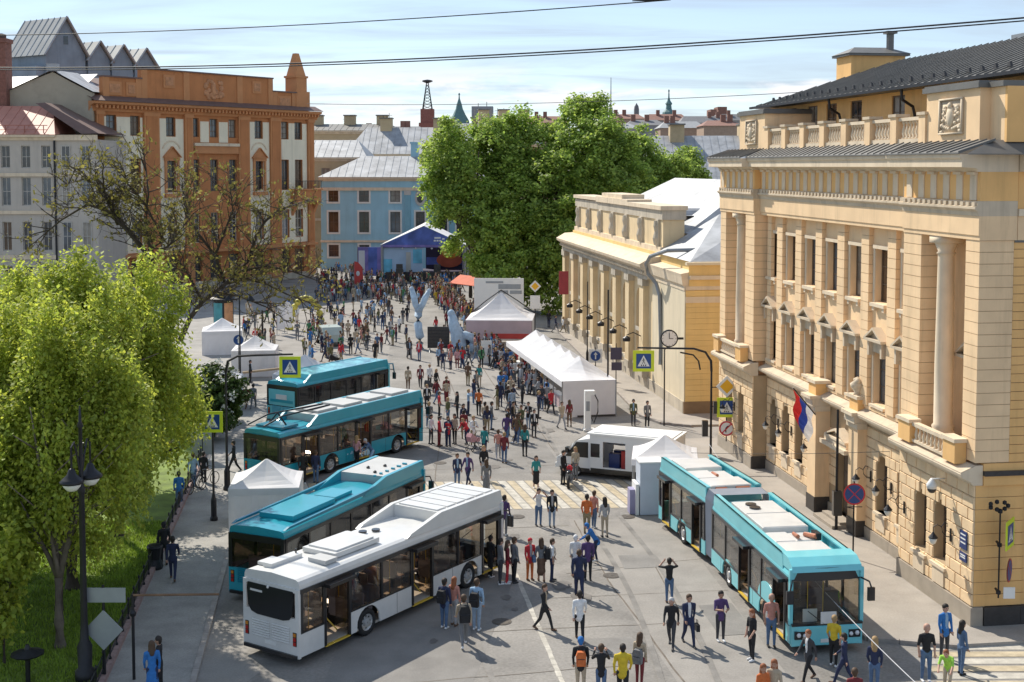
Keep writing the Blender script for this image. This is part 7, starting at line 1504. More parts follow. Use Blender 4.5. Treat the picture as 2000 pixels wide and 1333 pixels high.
# ------------------------------------------------------------------ people
def V3(*a): return np.array(a, float)
def capsule(vs, fs, p0, p1, r0, r1, sy=1.0, n=10):
    """tapered round-ended limb; sy flattens it front to back"""
    p0, p1 = V3(*p0), V3(*p1); d = p1-p0; L = np.linalg.norm(d); z = d/(L+1e-9); x = np.cross(z, V3(0,1,0.01)); x /= np.linalg.norm(x)+1e-9; y = np.cross(z, x); o = len(vs); rows = []
    for k in range(4): t = -math.pi/2*(1-k/4+1e-3); rows.append((p0+z*r0*math.sin(t), r0*math.cos(t)))
    rows.append((p0, r0)); rows.append(((p0+p1)/2, (r0+r1)/2)); rows.append((p1, r1))
    for k in range(1,5): t = math.pi/2*(k/4-1e-3); rows.append((p1+z*r1*math.sin(t), r1*math.cos(t)))
    for c, r in rows:
        for j in range(n):
            a = 2*math.pi*j/n; q = c+(x*math.cos(a)+y*math.sin(a))*r; m = (p0+p1)/2; q = V3(q[0], c[1]+(q[1]-c[1])*sy, q[2]); vs.append(tuple(q))
    m = len(rows)
    for i in range(m-1):
        for j in range(n): fs.append((o+i*n+j, o+i*n+(j+1)%n, o+(i+1)*n+(j+1)%n, o+(i+1)*n+j))
    fs.append(tuple(o+j for j in range(n))[::-1]); fs.append(tuple(o+(m-1)*n+j for j in range(n)))
SLOTS = ['skin','hair','top','bottom','shoe','sleeve','shin','inner','hem']
def person_mesh(name, legs, arms, lean=0.0, coat=0.0, longhair=False, skirt=False, wide=1.0, jacket=True, head=0.0):
    """legs: ((thigh forward deg, knee bend), ...) left,right; arms: ((forward, outward, elbow, inward), ...).  The figure faces -y."""
    caps = []      # (p0,p1,r0,r1,slot,sy)
    D = math.radians
    f = V3(0,-1,0); up = V3(0,0,1); hipz = .93
    feet = []
    joints = []
    for s_, (a, k) in zip((1,-1), legs):
        h = V3(s_*.095,0,hipz); th = f*math.sin(D(a))-up*math.cos(D(a)); kn = h+th*.44; sh = f*math.sin(D(a-k))-up*math.cos(D(a-k)); an = kn+sh*.41
        joints.append((h,kn,an,a-k))
    low = min(j[2][2] for j in joints)-.075; dz = -low
    for s_, (h,kn,an,sa) in zip((1,-1), joints):
        h, kn, an = h+up*dz, kn+up*dz, an+up*dz
        caps.append((h,kn,.092*wide,.066*wide,3,1)); caps.append((kn,an,.064*wide,.046*wide,6,1))
        t = f*math.cos(D(max(-40,min(20,-sa*.6))))+up*math.sin(D(max(-50,min(10,-sa*.6 if sa < 0 else 0))))
        toe = an+f*.16*math.cos(D(min(0,sa)*.7))-up*.03+up*(.16*math.sin(D(min(0,sa)*.7)))
        caps.append((an-f*.03-up*.025,toe,.047,.038,4,1))
    hz = hipz+dz; le = f*math.sin(D(lean))+up*math.cos(D(lean)); P = lambda t, x=0, y=0: V3(x,y,hz)+le*t
    caps.append((P(-.03,-.05),P(-.03,.05),.118*wide,.118*wide,3,.86)); caps.append((P(.02),P(.24),.128*wide,.125*wide,2,.74)); caps.append((P(.24),P(.46),.135*wide,.15*wide,2,.70))
    caps.append((P(.50,-.115*wide),P(.50,.115*wide),.078,.078,2,.9)); caps.append((P(.54),P(.63),.055,.05,0,1))
    if jacket: caps.append((P(.06),P(-.06),.14*wide,.15*wide,2,.80))
    if coat:
        for i in range(4): caps.append((P(-.05-coat*i/4),P(-.05-coat*(i+1)/4),(.15+.012*i)*wide,(.155+.012*(i+1))*wide,2,.82))
    if skirt:
        for i in range(3): caps.append((P(-.02-.16*i),P(-.02-.16*(i+1)),(.14+.015*i)*wide,(.145+.02*(i+1))*wide,3,.85))
    hc = P(.73)+f*(.02+head); caps.append((hc+up*(-.035)+f*.012,hc+up*.035,.082,.098,0,1.05)); caps.append((hc-up*.02+f*.098,hc-up*.045+f*.112,.016,.02,0,1))
    for s_ in (1,-1): caps.append((hc+V3(s_*.092,.0,-.03),hc+V3(s_*.094,.005,.0),.018,.02,0,1))
    caps.append((hc+up*.045-f*.02,hc+up*.055-f*.005,.104,.104,1,1.0)); caps.append((hc-f*.045,hc-f*.04-up*.05,.08,.07,1,1))
    if longhair: caps.append((hc-f*.05,P(.50)-f*.09,.085,.075,1,.8)); caps.append((hc+V3(.06,.03,0),P(.55,.07)-f*.03,.05,.04,1,1)); caps.append((hc+V3(-.06,.03,0),P(.55,-.07)-f*.03,.05,.04,1,1))
    hands = []
    for s_, (a, o, e, inn) in zip((1,-1), arms):
        sh = P(.50,s_*.185*wide); d1 = V3(s_*math.sin(D(o)),-math.sin(D(a))*math.cos(D(o)),-math.cos(D(a))*math.cos(D(o))); el = sh+d1*.285
        a2 = a+e; d2 = V3(-s_*math.sin(D(inn))+s_*math.sin(D(o))*.3,-math.sin(D(a2))*math.cos(D(inn)),-math.cos(D(a2))*math.cos(D(inn))); d2 /= np.linalg.norm(d2); wr = el+d2*.25
        caps.append((sh,el,.062 if jacket else .056,.047,2,1)); caps.append((el,wr,.044,.034,5,1)); caps.append((wr+d2*.02,wr+d2*.08,.032,.036,0,1)); hands.append((wr+d2*.08,d2,s_))
    vs, fs = [], []
    for p0,p1,r0,r1,sl,sy in caps: capsule(vs, fs, p0, p1, r0, r1, sy)
    me = bpy.data.meshes.new('body_src'); me.from_pydata(vs, [], fs); o = bpy.data.objects.new('body_src', me); COL.objects.link(o)
    m = o.modifiers.new('r','REMESH'); m.mode = 'VOXEL'; m.voxel_size = .021; m = o.modifiers.new('s','SMOOTH'); m.factor = .5; m.iterations = 2
    dg = bpy.context.evaluated_depsgraph_get(); ev = o.evaluated_get(dg); em = ev.to_mesh(); nv = len(em.vertices); co = np.empty(nv*3); em.vertices.foreach_get('co', co); co = co.reshape(-1,3)
    polys = [tuple(p.vertices) for p in em.polygons]; ev.to_mesh_clear(); bpy.data.objects.remove(o); bpy.data.meshes.remove(me)
    cen = np.array([co[list(p)].mean(0) for p in polys]); best = np.full(len(cen), 9e9); slot = np.zeros(len(cen), int)
    for p0,p1,r0,r1,sl,sy in caps:
        p0, p1 = V3(*p0), V3(*p1); d = p1-p0; t = np.clip(((cen-p0)@d)/(d@d+1e-9),0,1); c = p0+t[:,None]*d; dv = cen-c; dv[:,1] /= sy; ds = np.linalg.norm(dv,axis=1)-(r0+(r1-r0)*t)
        if sl in (3,6): ds = ds+.006
        w_ = ds < best; best[w_] = ds[w_]; slot[w_] = sl
    ins = (slot == 2) & (np.abs(cen[:,0]-0) < .05+.0*cen[:,2]) & (cen[:,1] < hc[1]+.03) & (cen[:,2] > P(.10)[2]) & (np.abs(cen[:,0]) < .012+.11*np.clip((cen[:,2]-P(.06)[2])/.44,0,1))
    slot[ins] = 7
    slot[(slot == 2) & (np.abs(cen[:,2]-P(.0)[2]) < .02)] = 8
    V, F, S = [tuple(c) for c in co], list(polys), list(slot)
    b = MB()
    for hp, d2, s_ in hands:    # four fingers of unequal length, slightly curled, and a thumb off the side of the palm
        side = np.cross(d2, V3(0,-1,.2)); side /= np.linalg.norm(side)+1e-9; nn = np.cross(side, d2)
        for i, ln in enumerate((.062,.072,.068,.052)):
            q = hp+side*(-.026+.0175*i)-d2*.012; m1 = q+d2*ln*.62+nn*.008; b.path([q,m1,m1+d2*ln*.45+nn*.026],[.0095,.009,.007],5)
        q = hp-d2*.055-side*.03; b.path([q,q+d2*.025-side*.022,q+d2*.06-side*.02+nn*.012],[.011,.010,.008],5)
    o_ = len(V); V += [tuple(p) for p in b.v]; F += [tuple(o_+i for i in f_) for f_ in b.f]; S += [0]*len(b.f)
    e = MB()                  # eyes and mouth
    for s_ in (1,-1): e.ball(tuple(hc+V3(s_*.034,-.092,.012)), .013, 6)
    e.ball(tuple(hc+V3(0,-.094,-.068)), .016, 6, 1.5, .5, .35)
    o_ = len(V); V += [tuple(p) for p in e.v]; F += [tuple(o_+i for i in f_) for f_ in e.f]; S += [1]*len(e.f)
    me = bpy.data.meshes.new(name); me.from_pydata(V, [], F); base = pm('cloth_base', (.1,.1,.1), .9)
    for s_ in SLOTS: me.materials.append(base)
    me.polygons.foreach_set('material_index', S); me.polygons.foreach_set('use_smooth', [True]*len(F)); me.update()
    return me
A0 = (4,9,12,6)
PO = {
 'stand': person_mesh('stand', ((2,3),(-2,2)), (A0,A0)),
 'shirt': person_mesh('shirt', ((4,4),(-3,3)), ((8,10,20,10),(-4,10,10,6)), jacket=False),
 'walk': person_mesh('walk', ((24,8),(-16,22)), ((-22,8,14,5),(24,8,22,5))),
 'walk2': person_mesh('walk2', ((-14,26),(22,6)), ((22,8,25,5),(-20,8,12,5)), jacket=False),
 'phone': person_mesh('phone', ((2,2),(-3,3)), ((52,16,82,22),(50,16,86,22)), head=.01),
 'raise': person_mesh('raise', ((2,3),(-4,4)), ((82,38,95,48),(80,38,98,48)), jacket=False),
 'hold': person_mesh('hold', ((3,3),(-2,3)), ((22,12,70,38),(26,12,74,40))),
 'coat': person_mesh('coat', ((12,5),(-9,14)), ((8,9,18,8),(-8,9,14,6)), coat=.42, longhair=True),
 'woman': person_mesh('woman', ((3,4),(-3,3)), ((6,9,30,12),(2,9,18,8)), longhair=True, wide=.90, jacket=False),
 'dress': person_mesh('dress', ((6,4),(-6,8)), ((10,10,40,16),(-4,10,14,6)), longhair=True, skirt=True, wide=.92, jacket=False),
 'stout': person_mesh('stout', ((14,6),(-10,14)), ((-10,12,20,8),(14,12,24,8)), wide=1.16),
 'bend': person_mesh('bend', ((24,30),(10,22)), ((40,10,20,6),(30,10,30,10)), lean=34),
}
PALC = {'black':(.018,.018,.02),'navy':(.022,.03,.075),'dark grey':(.05,.05,.055),'grey':(.16,.165,.175),'light grey':(.36,.36,.37),'white':(.70,.70,.70),'beige':(.44,.36,.26),'brown':(.14,.08,.05),'red':(.50,.03,.04),'maroon':(.17,.025,.03),
 'orange':(.58,.15,.04),'salmon':(.52,.24,.19),'pink':(.56,.30,.32),'yellow':(.62,.45,.03),'lime green':(.35,.66,.08),'green':(.06,.20,.09),'teal':(.03,.24,.24),'blue':(.03,.16,.44),'light blue':(.28,.42,.58),'purple':(.09,.05,.15),'denim blue':(.09,.15,.26),'pale denim':(.26,.34,.44),'khaki':(.27,.22,.13),'olive':(.12,.12,.05)}
CM = {k: pm('cloth_'+k.replace(' ','_'), v, .88, var=.16, scale=7, bump=.9, bscale=11) for k, v in PALC.items()}
SKIN = [pm('skin_fair',(.50,.29,.21),.6,var=.05), pm('skin_tan',(.42,.235,.16),.6,var=.05)]
HAIRM = {'dark':pm('hair_dark',(.022,.016,.012),.7),'brown':pm('hair_brown',(.075,.042,.022),.7),'fair':pm('hair_fair',(.34,.22,.10),.7),'red':pm('hair_red',(.26,.085,.03),.7),'grey':pm('hair_grey',(.45,.44,.43),.7),'bald':SKIN[0],'blue cap':CM['blue'],'white cap':CM['white'],'black cap':CM['black'],'red cap':CM['red']}
HW = {'dark':'dark-haired','brown':'brown-haired','fair':'fair-haired','red':'red-haired','grey':'grey-haired','bald':'bald'}
SHOE = [CM['black'], CM['dark grey'], CM['white'], CM['brown']]
taken = set(); NP = [0]; rp = random.Random(99)
def person(px, py, top, bot, pose='stand', face=0, hair=None, where='', label=None, z=0.0, sc=None, group=None, bare=None, shorts=False, xy=None, shoe=None):
    """face: 0 looks towards us, 180 away; the feet stand where the photo shows them"""
    hair = hair or rp.choice(['dark','dark','brown','brown','fair','dark'])
    if xy is None: xy = G(px, py, z)
    mesh = PO[pose]; o = bpy.data.objects.new('person', mesh); COL.objects.link(o); o.location = (xy[0], xy[1], z)
    o.rotation_euler = (0,0,math.radians(face)); s = (sc or rp.uniform(.955,1.03)); o.scale = (s,s,s)
    sk = rp.choice(SKIN); bare = (pose in ('shirt','raise','walk2','dress') and rp.random() < .75) if bare is None else bare
    mt = [sk, HAIRM[hair], CM[top], CM[bot], shoe or rp.choice(SHOE), sk if bare else CM[top], sk if (shorts or pose == 'dress') else CM[bot], CM[rp.choice(['white','light blue','light grey','beige',top])] if pose in ('stand','walk','hold','stout','coat','phone') else CM[top], CM['black'] if pose in ('shirt','raise','walk2') else CM[top]]
    for i, m in enumerate(mt): o.material_slots[i].link = 'OBJECT'; o.material_slots[i].material = m
    if label is None:
        hw = HW.get(hair); hd = (hw+' person') if hw else f'person with {hair}'
        act = {'walk':' walking','walk2':' walking','phone':' filming','raise':' with raised arms','bend':' bending'}.get(pose,'')
        c = {'coat':f'{hd} in long {top} coat', 'dress':f'{hd} in {top} top, {bot} skirt'}.get(pose, f'{hd} in {top} top, {bot} trousers')
        label = c+act+' '+where
    if label in taken: return ('dup', o)
    taken.add(label); tag(o, label, 'person', group); NP[0] += 1
    return o
def pp(*a, **k):
    r = person(*a, **k)
    assert not isinstance(r, tuple), k.get('label')
    return r
def backpack(per, mat, label, back=.20, z=1.18, sc=1.0, name='backpack'):
    f = per.rotation_euler.z; s = per.scale.x; b = MB(); b.use(mat); pts = [(-.14,-.22),(-.16,.1),(-.11,.23),(.11,.23),(.16,.1),(.14,-.22)]
    b.prismy(pts, -.075, .075); b.prismy([(-.10,-.2),(-.11,.0),(.11,.0),(.10,-.2)], .075, .12); b.use(CM['dark grey']); b.prismy([(-.12,.0),(-.12,.015),(.12,.015),(.12,.0)], .076, .084)
    for x in (-.1,.1): b.path([(x,-.07,.2),(x,-.16,.27),(x,-.3,.22),(x,-.33,.0),(x,-.25,-.2),(x,-.08,-.2)], .016, 5)
    o = b.build(name); o.rotation_euler = (0,0,f); o.scale = (sc,sc,sc); o.location = (per.location.x-math.sin(f)*back*s, per.location.y+math.cos(f)*back*s, per.location.z+z*s)
    return tag(o, label, name)
def handbag(per, mat, label, side=1, z=.62, fwd=.0):
    f = per.rotation_euler.z; b = MB(); b.use(mat); b.prismy([(-.16,-.13),(-.14,.1),(.14,.1),(.16,-.13)], -.06, .06); b.path([(-.09,0,.1),(-.06,0,.24),(.06,0,.24),(.09,0,.1)], .012, 5)
    o = b.build('handbag'); x, y = side*.30, -fwd; o.rotation_euler = (0,0,f+1.57); o.location = (per.location.x+x*math.cos(f)-y*math.sin(f), per.location.y+x*math.sin(f)+y*math.cos(f), per.location.z+z)
    return tag(o, label, 'bag')
# ---- near people, each placed where it stands
GN = 'people walking on the square'
pp(1052,1028,'white','denim blue','raise',20,'dark',label='person in white top photographing with raised arms at the crosswalk edge',group=GN,bare=True)
pp(1078,1030,'black','pale denim','stand',10,'dark',label='person in black jacket and pale jeans beside the photographer at the crosswalk edge',group=GN)
pp(1146,1043,'orange','khaki','shirt',170,'dark',label='person in orange shirt and khaki trousers right of the zebra stripes',group=GN)
pp(1160,1032,'salmon','denim blue','shirt',140,'brown',label='person in salmon shirt just behind the orange-shirted person',group=GN)
pp(1181,1050,'light grey','beige','woman',200,'dark',label='dark-haired person in pale grey top and beige trousers right of the orange shirt',group=GN)
pp(1165,1098,'blue','navy','bend',-100,'blue cap',label='person in blue cap and blue jacket leaning forward on the open square',group=GN)
pp(1035,1134,'red','orange','stand',30,'red cap',label='person in red jacket, red cap and orange trousers right of the white bus front',group=GN)
w9 = pp(1057,1136,'grey','brown','dress',190,'brown',label='person in grey top and brown skirt with long hair beside the red jacket',group=GN)
handbag(w9, CM['denim blue'], 'blue shoulder bag of the person in the brown skirt', 1, .95)
w10 = pp(1078,1136,'white','navy','shirt',100,'brown',label='person in white and coral top with dark backpack near the red jacket',group=GN); backpack(w10, CM['black'], 'small black backpack on the person in the white and coral top')
pp(1131,1166,'navy','navy','stout',185,'brown',label='stout person in navy jacket and navy trousers walking away mid-square',group=GN,sc=1.04)
pp(1124,1128,'white','grey','stand',170,'white cap',label='person in a white cap hidden behind the stout navy figure',group=GN)
pp(1148,1134,'purple','black','stand',180,'dark',label='person in dark purple jacket just right of the stout navy figure',group=GN)
pp(1063,1231,'black','black','walk',60,'brown',label='brown-haired person in black blazer walking beside the white lane line',group=GN)
pp(1132,1252,'white','black','walk',180,'dark',label='person in white shirt and black trousers walking away mid-square',group=GN,sc=1.02,bare=False)
pp(1307,1178,'black','denim blue','raise',185,'dark',label='person in black T-shirt and jeans with raised elbows left of the articulated bus',group=GN,bare=True)
pp(1311,1264,'black','dark grey','walk',-15,'grey',label='grey-haired person in black jacket walking towards us, left of a navy suit',group=GN,sc=1.0)
w17 = pp(1345,1260,'navy','navy','walk',10,'brown',label='person in navy suit and pale shirt carrying a dark bag, right of the grey-haired one',group=GN,sc=1.03); handbag(w17, CM['black'], 'dark briefcase in the hand of the navy suit', 1, .62)
pp(1407,1253,'purple','dark grey','hold',10,'dark',label='person in dark purple T-shirt looking down with folded hands near the articulated bus',group=GN,bare=True)
pp(1468,1291,'black','black','woman',-60,'red',label='red-haired person all in black left of the articulated bus nose',group=GN,bare=True)
pp(1506,1264,'salmon','denim blue','shirt',0,'bald',label='bald person in brownish pink shirt and jeans at the articulated bus front door',group=GN,sc=1.04,bare=True)
pp(1578,1330,'dark grey','black','walk',-60,'red',label='red-haired person in dark suit with white shirt crossing before the articulated bus',group=GN)
pp(1628,1302,'yellow','black','shirt',150,'fair',label='fair-haired person in yellow shirt facing the articulated bus windscreen',group=GN,bare=True)
pp(1648,1338,'navy','navy','walk',-120,'dark',label='person in navy suit walking past the articulated bus nose beside the yellow shirt',group=GN)
w24 = pp(1707,1356,'navy','denim blue','woman',160,'fair',label='blonde person in navy jacket right of the articulated bus nose',group=GN,bare=False)
pp(1808,1332,'black','denim blue','shirt',0,'bald',label='bald person in black T-shirt and jeans by the near crosswalk',group=GN,sc=1.06,bare=True)
pp(1844,1287,'blue','dark grey','stand',20,'dark',label='person in bright blue jacket at the palace corner crosswalk',group=GN,sc=1.05)
pp(1877,1318,'denim blue','denim blue','woman',110,'dark',label='dark-haired person in denim jacket and jeans at the palace corner crosswalk',group=GN,bare=False)
pp(1851,1352,'lime green','beige','bend',-30,'red',label='person in lime green T-shirt bending at the near crosswalk',group=GN,bare=True,sc=.9)
pp(1489,1408,'orange','black','woman',20,'red',label='red-haired person at the bottom edge, left head of the pair below the articulated bus',group=GN)
pp(1511,1404,'beige','grey','woman',-20,'red',label='red-haired person at the bottom edge, right head of the pair below the articulated bus',group=GN)
pp(1668,1420,'maroon','black','stand',180,'brown',label='brown head at the bottom edge under the articulated bus nose',group=GN)
w30 = pp(1134,1356,'black','beige','stand',180,'blue cap',label='person in black jacket and blue cap with an orange backpack at the bottom edge',group=GN); backpack(w30, CM['orange'], 'bright orange backpack on the person in the blue cap')
pp(1174,1366,'black','denim blue','phone',180,'brown',label='person in black T-shirt filming with a phone at the bottom edge',group=GN)
pp(1216,1368,'yellow','black','stout',180,'dark',label='person in bright yellow jacket seen from behind at the bottom edge',group=GN,sc=1.0)
w33 = pp(1249,1342,'beige','maroon','woman',150,'brown',label='person in beige top carrying a grey bag at the bottom edge beside the yellow jacket',group=GN); backpack(w33, CM['grey'], 'grey shoulder bag on the person beside the yellow jacket', .16, 1.05)
w = pp(868,1228,'navy','denim blue','stand',150,'dark',label='person in navy jacket and jeans with a black backpack beside the white bus',group=GN); backpack(w, CM['black'], 'black backpack on the navy-jacketed person beside the white bus')
pp(887,1222,'salmon','light grey','woman',150,'red',label='red-haired person half hidden between two backpack wearers by the white bus',group=GN)
w = pp(906,1263,'beige','grey','walk2',190,'brown',label='person in beige shirt and grey jeans with a large black backpack by the white bus',group=GN,sc=1.04); backpack(w, CM['black'], 'large black backpack on the beige-shirted person by the white bus', .22, 1.16, 1.25)
w = pp(931,1232,'light blue','pale denim','stand',160,'brown',label='person in pale blue shirt and jeans with round black backpack by the white bus',group=GN,sc=1.05); backpack(w, CM['black'], 'round black backpack on the pale-blue-shirted person', .21, 1.12, 1.1)
GD = 'people boarding the white bus'
pp(977,1142,'grey','dark grey','stand',110,'dark',label='person in grey suit, left of the two grey suits at the white bus front door',group=GD,sc=1.04)
pp(1004,1139,'grey','black','stand',120,'brown',label='person in grey jacket, right of the two suits at the white bus door',group=GD,sc=1.03)
pp(991,1141,'maroon','red','woman',100,'brown',label='person in maroon top and red trousers between the two grey suits',group=GD)
pp(958,1128,'black','black','stand',130,'dark',label='person in black stepping up to the white bus front door',group=GD)
w = pp(985,1046,'purple','grey','stand',160,'dark',label='person in purple jacket with a black bag by the white bus front corner',group=GN); handbag(w, CM['black'], 'black bag hanging on the purple-jacketed person', 1, .8)
pp(338,1133,'navy','navy','walk',-170,'dark',label='person in navy coat striding along the left pavement',group=GN,z=.13)
pp(321,1104,'black','black','stand',-160,'black cap',label='person in black cap half hidden by lime leaves on the left pavement',group=GN,z=.13)
pp(298,1362,'blue','navy','coat',200,'brown',label='person in long blue coat reading at the bottom of the left pavement',group=GN,z=.13)
pp(312,1352,'black','black','stand',-90,'dark',label='dark-haired person beside the long blue coat on the left pavement',group=GN,z=.13)
for a in [(457,924,'black','black','walk',-90,'dark','on the pavement beside the signal mast'),(350,992,'blue','denim blue','stand',-160,'dark','under the lime branches on the left pavement'),(378,952,'light blue','denim blue','walk',180,'brown','walking behind the grey-green glass panel'),(398,946,'black','black','stand',170,'dark','behind the grey-green glass panel'),
    (481,801,'maroon','brown','walk',170,'dark','left of a pair, bus rear'),(495,801,'grey','grey','walk2',175,'dark','right of a pair, bus rear'),(489,748,'black','black','stand',90,'dark','near the far teal bus rear'),(463,785,'light blue','light grey','coat',120,'dark','by the mast near the far teal bus'),(512,735,'navy','dark grey','stand',60,'dark','at the far white gazebo wall')]:
    pp(a[0],a[1],a[2],a[3],a[4],a[5],a[6],where=a[7],group=GN)
for a in [(893,951,'navy','denim blue','stand',20,'brown','on the crosswalk, left of a chatting pair'),(914,949,'purple','navy','walk',-30,'dark','on the crosswalk, right of a chatting pair'),(945,938,'black','light grey','woman',10,'fair','at the far edge of the crosswalk'),(950,965,'grey','light grey','coat',200,'brown','by the white bus nose'),
    (1047,955,'teal','black','dress',10,'dark','in the middle of the crosswalk'),(697,914,'pink','black','woman',160,'fair','at the middle teal bus side'),(727,912,'denim blue','light blue','bend',-60,'grey','at the teal bus'),
    (592,946,'black','black','stand',20,'brown','before the middle teal bus rear door'),(617,944,'navy','denim blue','stand',170,'brown','at the middle teal bus rear wheel'),
    (1237,832,'olive','dark grey','stand',0,'dark','on the pavement right of the charging column'),(1264,836,'grey','black','stand',20,'dark','on the pavement before the old building'),(1097,838,'beige','light grey','walk',30,'brown','by the long tent end wall'),(1112,834,'maroon','brown','woman',200,'brown','touching the long tent end wall')]:
    pp(a[0],a[1],a[2],a[3],a[4],a[5],a[6],where=a[7],group=GN)
# ---- people between the buses and the tents
WC = 'between the buses and tents'
for a in [(842,868,'white','dark grey','woman',60),(858,872,'red','maroon','stand',80),(875,873,'navy','navy','hold',20),(888,868,'beige','black','woman',-30),(858,816,'red','black','shirt',100),(893,817,'black','black','woman',-60),(915,812,'light blue','navy','raise',90),(935,812,'orange','black','shirt',170),(913,868,'red','navy','bend',-40),
    (947,842,'beige','grey','shirt',150),(946,891,'teal','navy','stand',150),(973,897,'salmon','light grey','walk2',180),(990,864,'purple','denim blue','stout',160),(1002,840,'black','navy','stand',60),(1018,847,'olive','dark grey','stand',-40),(1025,892,'teal','black','woman',170),(1043,855,'black','dark grey','stand',20),
    (1052,818,'navy','dark grey','phone',100),(1076,809,'red','black','walk',30),(992,802,'black','grey','walk',140),(1020,792,'dark grey','black','stand',120),(977,774,'blue','light blue','stand',150),(936,757,'teal','beige','woman',10),(914,754,'brown','khaki','stand',160),(821,758,'maroon','dark grey','walk',0),(839,757,'white','dark grey','stand',40),
    (852,766,'black','black','coat',60),(872,790,'beige','maroon','walk2',-160),(834,802,'black','dark grey','stand',10),(865,725,'navy','grey','walk',10),(880,722,'salmon','navy','stand',-40),(903,720,'teal','navy','walk2',-120),(800,702,'dark grey','grey','walk',20),(819,705,'red','denim blue','stand',-20),(893,722,'pink','maroon','woman',0),(960,840,'grey','denim blue','stand',100),(905,845,'navy','brown','woman',30),(925,790,'navy','denim blue','stand',120),
    (797,762,'beige','brown','stand',170),(1032,838,'black','pale denim','hold',-20),(1010,866,'brown','denim blue','stout',170),(985,905,'maroon','denim blue','stand',170),(930,770,'grey','black','walk',40),(1000,812,'pale denim','navy','stand',200)]:
    for k in range(30):
        r = person(a[0],a[1],a[2],a[3] if k < 8 else rp.choice(list(PALC)),a[4],a[5],where=WC,group='people between the buses and the tents')
        if not isinstance(r, tuple): break
        bpy.data.objects.remove(r[1])
for i in range(16):
    for k in range(30):
        r = person(rp.uniform(835,1045), rp.uniform(775,880), rp.choice(['black','navy','grey','red','beige','white','maroon','denim blue','olive']), rp.choice(['black','denim blue','navy','grey','khaki']), rp.choice(['stand','hold','woman','walk','shirt','phone']), rp.uniform(-180,180), where=WC, group='people between the buses and the tents')
        if not isinstance(r, tuple): break
        bpy.data.objects.remove(r[1])
WT_ = 'queuing along the long tent'
cnt = 0
while cnt < 46:
    u = rp.random(); px, py = 955+112*u+rp.uniform(-14,6), 690+100*u+rp.uniform(-14,16)
    r = person(px, py, rp.choice(['black','navy','dark grey','grey','blue','light grey','black','maroon','denim blue','white']), rp.choice(['black','denim blue','navy','grey','dark grey']), rp.choice(['stand','hold','woman','coat','walk','stand']), rp.uniform(-160,-20), where=WT_, group='people queuing along the long tent')
    if isinstance(r, tuple): bpy.data.objects.remove(r[1]); continue
    cnt += 1
WM = 'beyond the teal buses'
tops = ['black','navy','dark grey','grey','brown','maroon','blue','denim blue','beige','white','red','light blue','green','olive','salmon']
bots = ['black','denim blue','navy','grey','dark grey','beige','brown','khaki']
MIDL = [(669,633),(690,637),(703,640),(715,633),(724,633),(739,635),(752,637),(765,635),(787,633),(702,653,'red'),(715,658),(685,692),(699,691),(737,690),(745,690),(756,673),(767,675),(799,700),(733,705),(646,712),(640,690),(655,676),(668,690),(662,660),(680,660),(727,612),(745,610),(760,612),(706,612),(690,606)]
def crowd(pts, where, group, tops=tops, bots=bots, poses=('stand','stand','woman','walk','walk2','hold','shirt','coat')):
    for p in pts:
        for k in range(40):
            r = person(p[0], p[1], p[2] if len(p) > 2 else rp.choice(tops), rp.choice(bots), rp.choice(poses), rp.uniform(-180,180), where=where, group=group)
            if isinstance(r, tuple): bpy.data.objects.remove(r[1]); continue
            break
crowd(MIDL, WM, 'people strolling on the open square')
crowd([(rp.uniform(602,658), rp.uniform(640,712)) for i in range(16)], 'near the pale car', 'people near the pale car')
pts = []
while len(pts) < 20:
    px = rp.uniform(625,905); py = rp.uniform(562, 600)
    if all(abs(px-q[0]) > 4 or abs(py-q[1]) > 3 for q in pts): pts.append((px,py))
crowd(pts, 'before the concert stage', 'crowd before the concert stage', tops+['black','navy','dark grey'])
pts = [(850+70*u+rp.uniform(-14,14), 590+55*u+rp.uniform(-8,8)) for u in [rp.random() for _ in range(12)]]
crowd(pts, 'left of the information board', 'crowd beside the information board', ['red','maroon','black','navy','orange','brown','salmon','white','dark grey','red','beige'])
# the packed mass beyond the 300 nearest people: one crowd
def mass(name, places, kind_tops):
    src = [PO['stand'], PO['walk'], PO['woman'], PO['hold']]; lows = []
    for me in src:
        o = bpy.data.objects.new('low_src', me); COL.objects.link(o); m = o.modifiers.new('d','DECIMATE'); m.ratio = .07
        ev = o.evaluated_get(bpy.context.evaluated_depsgraph_get()); em = ev.to_mesh(); lows.append((np.array([tuple(v.co) for v in em.vertices]), [tuple(p.vertices) for p in em.polygons], [p.material_index for p in em.polygons])); ev.to_mesh_clear(); bpy.data.objects.remove(o)
    b = MB(); V, F, M = [], [], []; mats = []
    def mid(m):
        if m not in mats: mats.append(m)
        return mats.index(m)
    for (x, y) in places:
        co, fs, ms = rp.choice(lows); a = rp.uniform(-3.14,3.14); s = rp.uniform(.93,1.04); c, n_ = math.cos(a)*s, math.sin(a)*s; o_ = len(V)
        V += [(x+p[0]*c-p[1]*n_, y+p[0]*n_+p[1]*c, p[2]*s) for p in co]; tp, bt = CM[rp.choice(kind_tops)], CM[rp.choice(bots)]; sl = [SKIN[0], HAIRM[rp.choice(['dark','brown','brown','fair','dark'])], tp, bt, SHOE[0], tp, bt, CM[rp.choice(['white','grey','black'])], tp]; ix = [mid(m) for m in sl]
        F += [tuple(o_+i for i in f_) for f_ in fs]; M += [ix[k] for k in ms]
    me = bpy.data.meshes.new(name); me.from_pydata(V, [], F)
    for m in mats: me.materials.append(m)
    me.polygons.foreach_set('material_index', M); o = bpy.data.objects.new(name, me); COL.objects.link(o); o['kind'] = 'stuff'; return o
far = []
while len(far) < 250:
    px = rp.uniform(618,905); py = rp.uniform(532, 590)
    p = G(px, py)
    if p[1] < 183 or px < 730: far.append(p)
